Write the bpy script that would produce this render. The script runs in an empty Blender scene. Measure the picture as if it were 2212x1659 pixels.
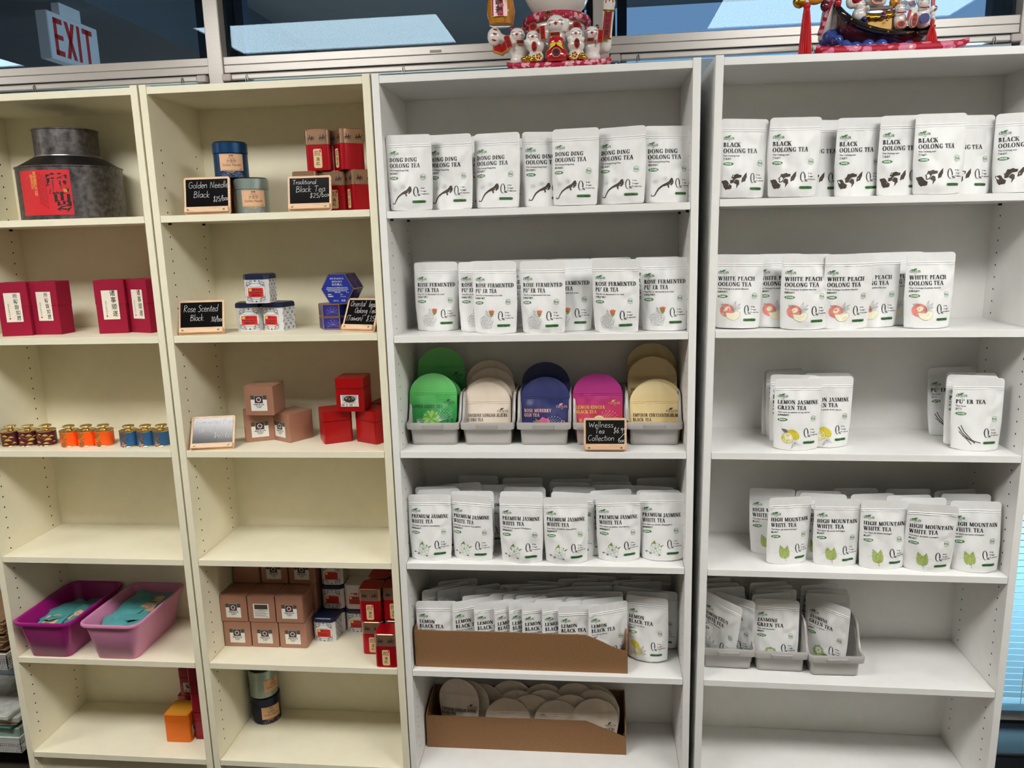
import bpy, bmesh, bisect, math, random
from math import sin, cos, pi, sqrt, atan2, radians
from mathutils import Vector, Matrix, noise

SC = bpy.context.scene
COL = SC.collection
R = random.Random(11)

# ------------------------------------------------------------------ camera
PW, PH, FPX = 2212, 1659, 1681.5
CAM = Vector((0.5434, -1.9879, 1.6234))
PITCH, ROLL, YAW = -0.1907, 0.0274, 0.1074
CROT = Matrix.Rotation(YAW, 3, 'Z') @ Matrix.Rotation(PITCH, 3, 'X') @ Matrix.Rotation(ROLL, 3, 'Y')
cd = bpy.data.cameras.new('camera')
cd.sensor_width, cd.sensor_fit, cd.lens = 36, 'HORIZONTAL', 36 * FPX / PW
cd.clip_start = 0.02
camera = bpy.data.objects.new('camera', cd)
COL.objects.link(camera)
camera.matrix_world = Matrix.Translation(CAM) @ (CROT @ Matrix.Rotation(pi / 2, 3, 'X')).to_4x4()
SC.camera = camera

# ------------------------------------------------------------------ world, light, exposure
SC.view_settings.view_transform = 'Standard'
SC.view_settings.look = 'None'
SC.view_settings.gamma = 1
SC.view_settings.use_curve_mapping = False
SC.view_settings.exposure = 1.66
SC.cycles.use_denoising = True
SC.cycles.max_bounces = 6
SC.cycles.caustics_reflective = False
SC.cycles.caustics_refractive = False
SC.cycles.sample_clamp_indirect = 4
W = bpy.data.worlds.new('world')
SC.world = W
W.use_nodes = True
W.node_tree.nodes['Background'].inputs[0].default_value = (0.29, 0.50, 0.76, 1)
W.node_tree.nodes['Background'].inputs[1].default_value = 0.55
TROFFER = 7.0           # radiance of the ceiling troffers
ZC = 2.62               # ceiling height
TROFFERS = [(-0.75, -1.33), (1.71, -1.33), (-3.2, -1.33), (4.16, -1.33)]


# ------------------------------------------------------------------ pixel -> point on a plane (for measuring where things stand)
def ray(px, py):
    return CROT @ Vector(((px - PW / 2) / FPX, 1, -(py - PH / 2) / FPX))


def at(px, py, y=None, z=None):
    d = ray(px, py)
    t = (y - CAM.y) / d.y if z is None else (z - CAM.z) / d.z
    return CAM + d * t


# ------------------------------------------------------------------ materials
def lin(c):
    return tuple(((v / 255) / 12.92 if v <= 10 else (((v / 255) + 0.055) / 1.055) ** 2.4) for v in c)


MATS = {}


def mat(name, rgb, rough=0.5, metal=0.0, spec=0.5, coat=0.0, noise_amt=0.0, noise_scale=60, bump=0.0, bump_scale=200, emit=0, stretch=None):
    if name in MATS:
        return MATS[name]
    m = bpy.data.materials.new(name)
    MATS[name] = m
    m.use_nodes = True
    nt = m.node_tree
    b = nt.nodes['Principled BSDF']
    c = lin(rgb) + (1,)
    b.inputs['Base Color'].default_value = c
    b.inputs['Roughness'].default_value = rough
    b.inputs['Metallic'].default_value = metal
    b.inputs['Specular IOR Level'].default_value = spec
    b.inputs['Coat Weight'].default_value = coat
    b.inputs['Coat Roughness'].default_value = 0.08
    if emit:
        b.inputs['Emission Color'].default_value = c
        b.inputs['Emission Strength'].default_value = emit
    if noise_amt or bump:
        tc = nt.nodes.new('ShaderNodeTexCoord')
        src = tc.outputs['Object']
        if stretch:
            mp = nt.nodes.new('ShaderNodeMapping')
            mp.inputs['Scale'].default_value = stretch
            nt.links.new(src, mp.inputs[0])
            src = mp.outputs[0]
        if noise_amt:
            n = nt.nodes.new('ShaderNodeTexNoise')
            n.inputs['Scale'].default_value = noise_scale
            n.inputs['Detail'].default_value = 6
            nt.links.new(src, n.inputs['Vector'])
            mx = nt.nodes.new('ShaderNodeMix')
            mx.data_type = 'RGBA'
            mx.inputs['A'].default_value = tuple(max(0, v * (1 - noise_amt)) for v in c[:3]) + (1,)
            mx.inputs['B'].default_value = tuple(min(1, v * (1 + noise_amt)) for v in c[:3]) + (1,)
            rp = nt.nodes.new('ShaderNodeMapRange')
            rp.inputs[1].default_value, rp.inputs[2].default_value = 0.3, 0.7
            nt.links.new(n.outputs['Fac'], rp.inputs[0])
            nt.links.new(rp.outputs[0], mx.inputs['Factor'])
            nt.links.new(mx.outputs['Result'], b.inputs['Base Color'])
        if bump:
            n2 = nt.nodes.new('ShaderNodeTexNoise')
            n2.inputs['Scale'].default_value = bump_scale
            n2.inputs['Detail'].default_value = 3
            nt.links.new(src, n2.inputs['Vector'])
            bp = nt.nodes.new('ShaderNodeBump')
            bp.inputs['Strength'].default_value = bump
            bp.inputs['Distance'].default_value = 0.002
            nt.links.new(n2.outputs['Fac'], bp.inputs['Height'])
            nt.links.new(bp.outputs['Normal'], b.inputs['Normal'])
    return m


WHITE = mat('white_laminate', (235, 234, 231), 0.42, noise_amt=0.02, noise_scale=25, bump=0.03, bump_scale=900)
CREAM = mat('cream_laminate', (234, 228, 203), 0.42, noise_amt=0.02, noise_scale=25, bump=0.03, bump_scale=900)
CREAM_IN = mat('cream_laminate_inside', (238, 231, 206), 0.42, noise_amt=0.02, noise_scale=25, bump=0.03, bump_scale=900)
HOLE = mat('peg_hole_dark', (30, 28, 25), 0.8)
PAPER = mat('pouch_white_paper', (231, 231, 230), 0.46, spec=0.4, noise_amt=0.012, noise_scale=40, bump=0.16, bump_scale=45)
ZIPM = mat('pouch_zip_white', (240, 240, 240), 0.35)
INK = mat('ink_black', (20, 20, 22), 0.5)
INKG = mat('ink_grey', (120, 120, 120), 0.6)
GREEN = mat('ink_green', (64, 122, 66), 0.5)
GREENP = mat('ink_green_pale', (120, 168, 120), 0.5)
INKW = mat('ink_white', (225, 232, 222), 0.5)
BROWNLEAF = mat('ink_dark_brown', (62, 50, 40), 0.6, noise_amt=0.3, noise_scale=300)
LEAFG = mat('ink_leaf_green', (128, 142, 62), 0.6, noise_amt=0.15, noise_scale=200)
LEAFL = mat('ink_leaf_light', (166, 184, 104), 0.6, noise_amt=0.12, noise_scale=200)
YEL = mat('ink_lemon', (214, 196, 52), 0.5, noise_amt=0.1, noise_scale=200)
YELP = mat('ink_lemon_pale', (232, 224, 150), 0.5)
PEACHR = mat('ink_peach', (232, 140, 128), 0.5, noise_amt=0.18, noise_scale=70)
PEACHY = mat('ink_peach_flesh', (240, 234, 205), 0.5)
ROSEO = mat('ink_rose', (214, 96, 66), 0.5, noise_amt=0.2, noise_scale=200)
PINK = mat('ink_pink', (206, 92, 128), 0.5, noise_amt=0.2, noise_scale=150)
GOLDINK = mat('ink_gold', (226, 186, 92), 0.4, 0.3)
BLACKBOARD = mat('chalkboard', (8, 8, 9), 0.13)
CHALK = mat('chalk_marker', (205, 205, 205), 0.9, spec=0.0)
WOOD = mat('pale_wood', (222, 186, 150), 0.5, noise_amt=0.14, noise_scale=30, stretch=(1, 1, 9))
SCREW = mat('screw_steel', (150, 148, 140), 0.25, 1)
GREYPL = mat('grey_plastic', (172, 168, 164), 0.38, coat=0.15)
CARD = mat('cardboard', (132, 95, 60), 0.75, noise_amt=0.08, noise_scale=160, bump=0.04, bump_scale=300)
CARDIN = mat('cardboard_inside', (124, 86, 52), 0.8, noise_amt=0.08, noise_scale=160)
GOLD = mat('gold_metal', (232, 208, 150), 0.18, 1)
GOLDC = mat('gold_glaze', (205, 150, 30), 0.12, 0.85, coat=0.6)
ALU = mat('window_aluminium', (208, 202, 196), 0.32, 0.25, noise_amt=0.04, noise_scale=40, stretch=(0.4, 1, 14))
CERW = mat('white_ceramic', (232, 228, 222), 0.12, coat=0.6)


# ------------------------------------------------------------------ mesh building
class MB:
    def __init__(s):
        s.v, s.f, s.m = [], [], []

    def add(s, vs, fs, m=0, M=None):
        o = len(s.v)
        s.v += [tuple(M @ Vector(p)) for p in vs] if M is not None else [tuple(p) for p in vs]
        s.f += [tuple(i + o for i in q) for q in fs]
        s.m += [m] * len(fs)
        return s

    def box(s, x0, x1, y0, y1, z0, z1, m=0, M=None):
        v = [(x0, y0, z0), (x1, y0, z0), (x1, y1, z0), (x0, y1, z0), (x0, y0, z1), (x1, y0, z1), (x1, y1, z1), (x0, y1, z1)]
        return s.add(v, [(3, 2, 1, 0), (4, 5, 6, 7), (0, 1, 5, 4), (1, 2, 6, 5), (2, 3, 7, 6), (3, 0, 4, 7)], m, M)

    def bbox(s, x0, x1, y0, y1, z0, z1, b=0.001, m=0, M=None):
        """box with chamfered edges"""
        bm = bmesh.new()
        bmesh.ops.create_cube(bm, size=1)
        for q in bm.verts:
            q.co = Vector(((x0 + x1) / 2 + q.co.x * (x1 - x0), (y0 + y1) / 2 + q.co.y * (y1 - y0), (z0 + z1) / 2 + q.co.z * (z1 - z0)))
        bmesh.ops.bevel(bm, geom=list(bm.edges), offset=b, segments=1, affect='EDGES')
        bm.verts.index_update()
        s.add([q.co for q in bm.verts], [[q.index for q in f.verts] for f in bm.faces], m, M)
        bm.free()
        return s

    def loft(s, rings, m=0, M=None, cap0=True, cap1=True, closed=True, mats=None):
        """rings: lists of equally many points"""
        n = len(rings[0])
        vs = [p for r in rings for p in r]
        fs, ms = [], []
        for k in range(len(rings) - 1):
            for i in range(n if closed else n - 1):
                j = (i + 1) % n
                fs.append((k * n + i, k * n + j, (k + 1) * n + j, (k + 1) * n + i))
                ms.append(mats[k] if mats else m)
        if cap0:
            fs.append(tuple(range(n - 1, -1, -1)))
            ms.append(mats[0] if mats else m)
        if cap1:
            fs.append(tuple((len(rings) - 1) * n + i for i in range(n)))
            ms.append(mats[-1] if mats else m)
        o = len(s.m)
        s.add(vs, fs, m, M)
        s.m[o:] = ms
        return s

    def rrect(s, prof, r, n=5, m=0, M=None, mats=None, cap0=True, cap1=True):
        """prof: [(z, half width, half depth, inset radius factor)] rounded-rectangle rings"""
        return s.loft([rr(hw, hd, max(1e-5, r if k is None else k), z, n) for z, hw, hd, k in prof], m, M, cap0, cap1, True, mats)

    def lathe(s, prof, n=32, m=0, M=None, mats=None, cap0=True, cap1=True, sx=1, sy=1):
        return s.loft([[(r * cos(2 * pi * i / n) * sx, r * sin(2 * pi * i / n) * sy, z) for i in range(n)] for r, z in prof], m, M, cap0, cap1, True, mats)

    def tube(s, pts, rad, n=8, m=0, M=None, caps=True, flat=1.0):
        pts = [Vector(p) for p in pts]
        rad = rad if isinstance(rad, (list, tuple)) else [rad] * len(pts)
        rings, up = [], None
        for i, p in enumerate(pts):
            t = (pts[min(i + 1, len(pts) - 1)] - pts[max(i - 1, 0)]).normalized()
            if up is None:
                up = Vector((0, 0, 1)) if abs(t.z) < 0.9 else Vector((0, 1, 0))
            a = t.cross(up).normalized()
            b = a.cross(t).normalized()
            up = b
            rings.append([p + a * (rad[i] * cos(2 * pi * k / n)) + b * (rad[i] * flat * sin(2 * pi * k / n)) for k in range(n)])
        return s.loft(rings, m, M, caps, caps)

    def ball(s, c, r, m=0, M=None, n=16, k=10):
        r = r if isinstance(r, (tuple, list)) else (r, r, r)
        c = Vector(c)
        rings = []
        for j in range(1, k):
            a = -pi / 2 + pi * j / k
            rings.append([(c.x + r[0] * cos(a) * cos(2 * pi * i / n), c.y + r[1] * cos(a) * sin(2 * pi * i / n), c.z + r[2] * sin(a)) for i in range(n)])
        o = len(s.v)
        s.loft(rings, m, M, False, False)
        nn = len(rings) * n
        M = M or Matrix()
        s.v += [tuple(M @ Vector((c.x, c.y, c.z - r[2]))), tuple(M @ Vector((c.x, c.y, c.z + r[2])))]
        for i in range(n):
            s.f.append((o + nn, o + (i + 1) % n, o + i))
            s.f.append((o + nn + 1, o + nn - n + i, o + nn - n + (i + 1) % n))
            s.m += [m, m]
        return s

    def prism(s, pts, y0, y1, m=0, M=None):
        """outline in x,z extruded along y; counter-clockwise outline"""
        n = len(pts)
        vs = [(p[0], y0, p[1]) for p in pts] + [(p[0], y1, p[1]) for p in pts]
        fs = [tuple(range(n)), tuple(range(2 * n - 1, n - 1, -1))] + [(i + n, (i + 1) % n + n, (i + 1) % n, i) for i in range(n)]
        return s.add(vs, fs, m, M)

    def mesh(s, name, mats, smooth=None):
        me = bpy.data.meshes.new(name)
        me.from_pydata(s.v, [], s.f)
        for q in mats if isinstance(mats, (list, tuple)) else [mats]:
            me.materials.append(q)
        me.polygons.foreach_set('material_index', s.m)
        if smooth is not None:
            me.polygons.foreach_set('use_smooth', [True] * len(s.f))
            if smooth < 3:
                me.set_sharp_from_angle(angle=smooth)
        me.update()
        return me

    def build(s, name, mats, parent=None, smooth=None, M=None):
        return obj(name, s.mesh(name, mats, smooth), parent, M)


def rr(hw, hd, r, z, n=5):
    r = min(r, hw * 0.999, hd * 0.999)
    out = []
    for cx, cy, a in ((hw - r, -(hd - r), -pi / 2), (hw - r, hd - r, 0), (-(hw - r), hd - r, pi / 2), (-(hw - r), -(hd - r), pi)):
        for i in range(n + 1):
            t = a + pi / 2 * i / n
            out.append((cx + r * cos(t), cy + r * sin(t), z))
    return out


def obj(name, me, parent=None, M=None):
    o = bpy.data.objects.new(name, me)
    COL.objects.link(o)
    if parent is not None:
        o.parent = parent
    if M is not None:
        if parent is None:
            o.matrix_world = M
        else:
            o.matrix_local = M
    return o


def place(x, y, z, yaw=0.0, lean=0.0, roll=0.0):
    """lean > 0 leans the top back (+y)"""
    return Matrix.Translation((x, y, z)) @ Matrix.Rotation(yaw, 4, 'Z') @ Matrix.Rotation(-lean, 4, 'X') @ Matrix.Rotation(roll, 4, 'Y')


def thing(name, label, cat, M, group=None):
    o = obj(name, None, None, M)
    o.empty_display_size = 0.03
    return tag(o, label, cat, group)


def tag(o, label, cat=None, group=None):
    o['label'] = label
    if cat:
        o['category'] = cat
    if group:
        o['group'] = group
    return o


def struct(o):
    o['kind'] = 'structure'
    return o


def sharedbuild(cache={}):
    def f(key, fn):
        if key not in cache:
            cache[key] = fn()
        return cache[key]
    return f


shared = sharedbuild()
SM = radians(40)


# ------------------------------------------------------------------ flat print: lettering and pictures as thin ink shapes laid on a surface
_fc = bpy.data.curves.new('lettering', 'FONT')
_fc.resolution_u = 2
_fo = bpy.data.objects.new('lettering', _fc)
_tc = {}


def sans(s, bold=0.0):
    """outlines of sans lettering (the built-in font, with its own CJK fallback), capital height 1"""
    k = (s, bold)
    if k not in _tc:
        _fc.body, _fc.offset = s, bold
        me = bpy.data.meshes.new_from_object(_fo)
        _tc[k] = ([(v.co.x / 0.682, v.co.y / 0.682) for v in me.vertices], [tuple(p.vertices) for p in me.polygons])
        bpy.data.meshes.remove(me)
    return _tc[k]


def _ring(cx, cy, rx, ry, ix, iy, a0=0, a1=360, n=14, dx=0):
    out = []
    for i in range(n):
        t, u = radians(a0 + (a1 - a0) * i / n), radians(a0 + (a1 - a0) * (i + 1) / n)
        out.append([(cx + rx * cos(t), cy + ry * sin(t)), (cx + rx * cos(u), cy + ry * sin(u)), (cx + dx + ix * cos(u), cy + iy * sin(u)), (cx + dx + ix * cos(t), cy + iy * sin(t))])
    return out


def _r(x0, x1, y0, y1):
    return [[(x0, y0), (x1, y0), (x1, y1), (x0, y1)]]


def _l(x0, y0, x1, y1, w):
    return [[(x0 - w / 2, y0), (x0 + w / 2, y0), (x1 + w / 2, y1), (x1 - w / 2, y1)]]


def _st(x, w=0.17, o=0.07, y0=0, y1=1):
    """stem with serifs"""
    return _r(x, x + w, y0, y1) + (_r(x - o, x + w + o, y0, y0 + 0.05) if y0 == 0 else []) + (_r(x - o, x + w + o, 0.95, 1) if y1 == 1 else [])


def _sw(pts, ws):
    out = []
    for i in range(len(pts) - 1):
        (x0, y0), (x1, y1) = pts[i], pts[i + 1]
        d = sqrt((x1 - x0) ** 2 + (y1 - y0) ** 2) or 1
        nx, ny = -(y1 - y0) / d, (x1 - x0) / d
        a, b = ws[i] / 2, ws[i + 1] / 2
        out.append([(x0 - nx * a, y0 - ny * a), (x1 - nx * b, y1 - ny * b), (x1 + nx * b, y1 + ny * b), (x0 + nx * a, y0 + ny * a)])
    return out


_bowl = lambda y0, y1, w, x=0.23: _ring(x, (y0 + y1) / 2, w, (y1 - y0) / 2, w - 0.17, (y1 - y0) / 2 - 0.05, -90, 90, 10)
_S = [(.52, .74), (.5, .88), (.38, .965), (.24, .965), (.12, .88), (.1, .76), (.16, .64), (.3, .55), (.43, .45), (.52, .33), (.5, .16), (.38, .045), (.24, .03), (.12, .1), (.07, .26)]
SERIF = {
    'A': (.78, _l(.07, 0, .36, 1, .06) + _l(.66, 0, .37, 1, .18) + _r(.17, .55, .3, .35) + _r(-.03, .19, 0, .05) + _r(.5, .82, 0, .05)),
    'B': (.68, _st(.08) + _bowl(.52, 1, .3) + _bowl(0, .55, .37)),
    'C': (.7, _ring(.42, .5, .4, .52, .22, .46, 42, 318, 16, .02) + _r(.66, .72, .62, .98) + _r(.67, .72, .06, .3)),
    'D': (.78, _st(.08) + _bowl(0, 1, .48)),
    'E': (.64, _st(.08) + _r(.08, .58, .95, 1) + _r(.08, .6, 0, .05) + _r(.25, .42, .49, .54) + _r(.54, .59, .76, 1) + _r(.55, .61, 0, .26) + _r(.39, .44, .38, .66)),
    'F': (.6, _st(.08) + _r(.08, .57, .95, 1) + _r(.25, .42, .49, .54) + _r(.53, .58, .74, 1) + _r(.39, .44, .38, .66)),
    'G': (.78, _ring(.42, .5, .4, .52, .22, .46, 42, 318, 16, .02) + _r(.66, .72, .62, .98) + _r(.55, .72, .02, .42) + _r(.47, .8, .39, .44)),
    'H': (.84, _st(.08) + _st(.56) + _r(.2, .6, .49, .54)),
    'I': (.36, _st(.09)),
    'J': (.48, _r(.22, .39, .12, 1) + _r(.15, .46, .95, 1) + _ring(.19, .12, .2, .16, .03, .1, -180, 0, 8) + _ring(.05, .12, .08, .08, 0, 0, 0, 360, 8)),
    'K': (.8, _st(.08) + _l(.26, .42, .62, 1, .06) + _l(.66, 0, .38, .6, .19) + _r(.5, .8, .95, 1) + _r(.52, .82, 0, .05)),
    'L': (.6, _st(.08) + _r(.08, .56, 0, .05) + _r(.52, .58, 0, .3)),
    'M': (1.0, _r(.1, .16, 0, 1) + _l(.48, .05, .18, 1, .18) + _l(.48, .05, .8, 1, .06) + _st(.75) + _r(0, .25, 0, .05) + _r(.02, .2, .95, 1)),
    'N': (.84, _r(.1, .16, 0, 1) + _l(.66, 0, .16, 1, .19) + _r(.65, .71, 0, 1) + _r(0, .27, 0, .05) + _r(.54, .82, .95, 1) + _r(0, .2, .95, 1)),
    'O': (.84, _ring(.42, .5, .4, .52, .22, .46, 0, 360, 20)),
    'P': (.66, _st(.08) + _bowl(.43, 1, .36)),
    'R': (.76, _st(.08) + _bowl(.46, 1, .34) + _l(.62, 0, .4, .5, .18) + _r(.5, .78, 0, .05)),
    'S': (.62, _sw(_S, [.05, .06, .06, .07, .12, .15, .17, .18, .18, .17, .14, .08, .06, .06, .05]) + _r(.5, .55, .7, .99) + _r(.05, .1, 0, .3)),
    'T': (.7, _st(.26) + _r(.03, .66, .95, 1) + _r(.03, .09, .72, 1) + _r(.6, .66, .72, 1)),
    'U': (.8, _r(.09, .26, .28, 1) + _r(.64, .7, .28, 1) + _ring(.395, .28, .305, .3, .135, .24, 180, 360, 12, .06) + _r(.01, .34, .95, 1) + _r(.55, .79, .95, 1)),
    'W': (1.1, _l(.32, 0, .1, 1, .18) + _l(.32, 0, .54, 1, .06) + _l(.76, 0, .52, 1, .18) + _l(.76, 0, 1.0, 1, .06) + _r(-.02, .26, .95, 1) + _r(.4, .66, .95, 1) + _r(.88, 1.1, .95, 1)),
    'Y': (.78, _l(.38, .42, .12, 1, .18) + _l(.4, .42, .66, 1, .06) + _r(.31, .48, 0, .45) + _r(.24, .55, 0, .05) + _r(0, .28, .95, 1) + _r(.54, .78, .95, 1)),
    "'": (.3, _l(.12, .7, .17, 1.02, .12)),
    '-': (.4, _r(.05, .35, .32, .4)),
    ' ': (.34, []),
}
# single-stroke hand lettering for the chalkboards: x-height 5, capitals 9, strokes split by ';'
HAND = {
    'a': (4.4, '4 4,2.5 5,1 4,0.5 2,1.5 0.3,3 1,4 4;4 5,3.8 1.2,4.6 0.4'), 'b': (4.4, '0.8 9.5,0.7 0.5;0.7 3.5,2.2 5,3.8 3.6,3.6 1,2 0,0.7 1'),
    'c': (3.8, '3.6 4.2,2.2 5,0.8 3.6,0.7 1.4,2 0.2,3.6 1'), 'd': (4.6, '3.8 3.8,2.2 5,0.7 3,1 0.8,2.2 0.3,3.8 2;4.2 9.6,3.9 0.5'),
    'e': (4, '0.8 2.6,3.4 3,3 4.6,1.8 5,0.7 3,1.2 0.6,2.6 0.1,3.8 1'), 'g': (4.4, '3.8 4.2,2.2 5,0.8 3.4,1.2 1.2,2.6 1.2,3.8 3.6;4 4.8,3.9 -2,2.6 -4,1 -3'),
    'h': (4.4, '0.8 9.5,0.8 0.2;0.8 3,2.4 5,3.6 4,3.7 0.2'), 'i': (1.8, '0.9 5,0.9 0.2;1 7,1.2 7.3'), 'k': (4, '0.8 9.5,0.8 0.2;3.4 5,0.9 2.2,3.6 0.2'),
    'l': (1.8, '1 9.6,0.9 0.2'), 'm': (6.4, '0.7 5,0.8 0.2;0.8 3.4,2.2 5,3.2 4,3.2 0.2;3.2 3.4,4.6 5,5.6 4,5.7 0.2'), 'n': (4.4, '0.7 5,0.8 0.2;0.8 3.2,2.2 5,3.5 4,3.7 0.2'),
    'o': (4.2, '2.2 5,0.8 3.6,0.8 1.4,2.2 0.2,3.6 1.6,3.6 3.8,2.2 5'), 'r': (3.2, '0.8 5,0.9 0.2;0.9 3,2 4.8,3 4.6'), 's': (3.6, '3.3 4.4,2 5,0.9 4,1.8 2.8,3.2 1.6,2.4 0.2,0.6 0.6'),
    't': (3.2, '1.6 8,1.5 1,2.8 0.4;0.4 5.4,3 5.6'), 'u': (4.4, '0.8 5,0.9 1,2.2 0.2,3.5 2,3.7 5;3.7 5,3.8 0.3'), 'w': (5.6, '0.5 5,1.6 0.3,2.8 4,4 0.3,5.2 5'),
    'x': (4, '0.6 5,3.6 0.2;3.6 5,0.6 0.2'), 'y': (4.2, '0.7 5,1.2 2,2.4 1.6,3.6 4;3.8 5,3.4 -2,2 -4.4,0.8 -3'), 'v': (4, '0.6 5,2 0.2,3.6 5'),
    'B': (5.4, '1 9,0.9 0.2;1 9,3.6 8.6,4 6.6,1 5;1 5,4.4 4.4,4.4 1.4,0.9 0.2'), 'C': (5.2, '4.8 7.6,3 9,1 7,0.8 2.6,2.6 0.2,4.8 1.6'), 'F': (5, '1.2 8.6,0.9 0.2;1 8.8,4.8 9;1 5,4 5.2'),
    'G': (6, '5 7.8,3.2 9,1 7,0.9 2.6,2.8 0.2,5 1.4,5.2 4;3.2 4,5.8 4.2'), 'N': (6, '0.9 0.2,1.2 8.8,4.6 0.4,5.2 9.2'), 'O': (5.4, '3 8.6,1 7,0.8 2.4,2.6 0.2,4.6 2,4.8 6.6,3 8.6'),
    'P': (5, '1 9,0.9 0.2;1 9,4 8.4,4.2 5.6,1 4.6'), 'R': (5.6, '1 9,0.9 0.2;1 9,4 8.6,4.2 6,1 4.8,4.8 0.2'), 'S': (5, '4.6 8,2.8 9.2,1.2 7.6,2.6 5.4,4.2 3.4,3 0.4,0.6 1'),
    'T': (5.4, '0.4 8.8,5 9;2.8 8.9,2.6 0.2'), 'W': (7.4, '0.6 8,2 0.6,3.6 6,5.2 0.6,6.8 8.6'), '$': (5, '4.4 7.4,2.6 8.4,1.2 7,2.6 5,4 3.2,2.8 1.2,0.6 2;2.8 9.8,2.4 -0.6'),
    '0': (4.6, '2.4 8,0.9 6,1 2,2.4 0.2,3.8 2.4,3.8 6,2.4 8'), '2': (4.8, '0.8 6.6,2.4 8.2,3.8 6.6,3 4,0.8 0.4,4.2 0.6'), '3': (4.6, '0.8 7.4,2.6 8.2,3.6 6.6,2 4.6,3.8 3.2,3.4 1,0.8 0.4'),
    '4': (5, '2.4 8.4,0.6 3,4.6 3.2;3.6 6,3.4 0.2'), '5': (4.6, '4 8.2,1.4 8,1 4.8,3 5,3.8 2.8,2.6 0.4,0.6 0.8'), '6': (4.4, '3.4 8,1.2 4.6,0.9 1.6,2.2 0.2,3.6 2,2.6 4,1 2.6'),
    '9': (4.4, '3.6 6.4,2 8,0.8 6.4,1.6 4.8,3.4 6;3.7 7,3.2 0.2'), '/': (4, '3.8 10,0.4 -1'), '.': (1.8, '0.8 0.6,1.1 0.3'), '(': (2.6, '2 9.6,0.9 6,0.9 3,2 -0.6'), ')': (2.6, '0.6 9.6,1.6 6,1.6 3,0.6 -0.6'), ' ': (3.2, ''),
}


def split(pts, d):
    """cut a large ink shape into pieces so that it follows a curved surface"""
    e = lambda a, b: sqrt((a[0] - b[0]) ** 2 + (a[1] - b[1]) ** 2)
    n = len(pts)
    if n == 4:
        a, b, c, q = pts
        nx, nz = min(8, max(1, math.ceil(max(e(a, b), e(q, c)) / d))), min(8, max(1, math.ceil(max(e(b, c), e(a, q)) / d)))
        if nx == nz == 1:
            return pts, [(0, 1, 2, 3)]
        out = []
        for j in range(nz + 1):
            v = j / nz
            for i in range(nx + 1):
                u = i / nx
                out.append(tuple((a[k] * (1 - u) + b[k] * u) * (1 - v) + (q[k] * (1 - u) + c[k] * u) * v for k in (0, 1)))
        return out, [(j * (nx + 1) + i, j * (nx + 1) + i + 1, (j + 1) * (nx + 1) + i + 1, (j + 1) * (nx + 1) + i) for j in range(nz) for i in range(nx)]
    if n > 6:
        c = (sum(p[0] for p in pts) / n, sum(p[1] for p in pts) / n)
        mid = [((p[0] + c[0]) / 2, (p[1] + c[1]) / 2) for p in pts]
        return list(pts) + mid + [c], [(i, (i + 1) % n, n + (i + 1) % n, n + i) for i in range(n)] + [(n + i, n + (i + 1) % n, 2 * n) for i in range(n)]
    return pts, [tuple(range(n))]


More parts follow.
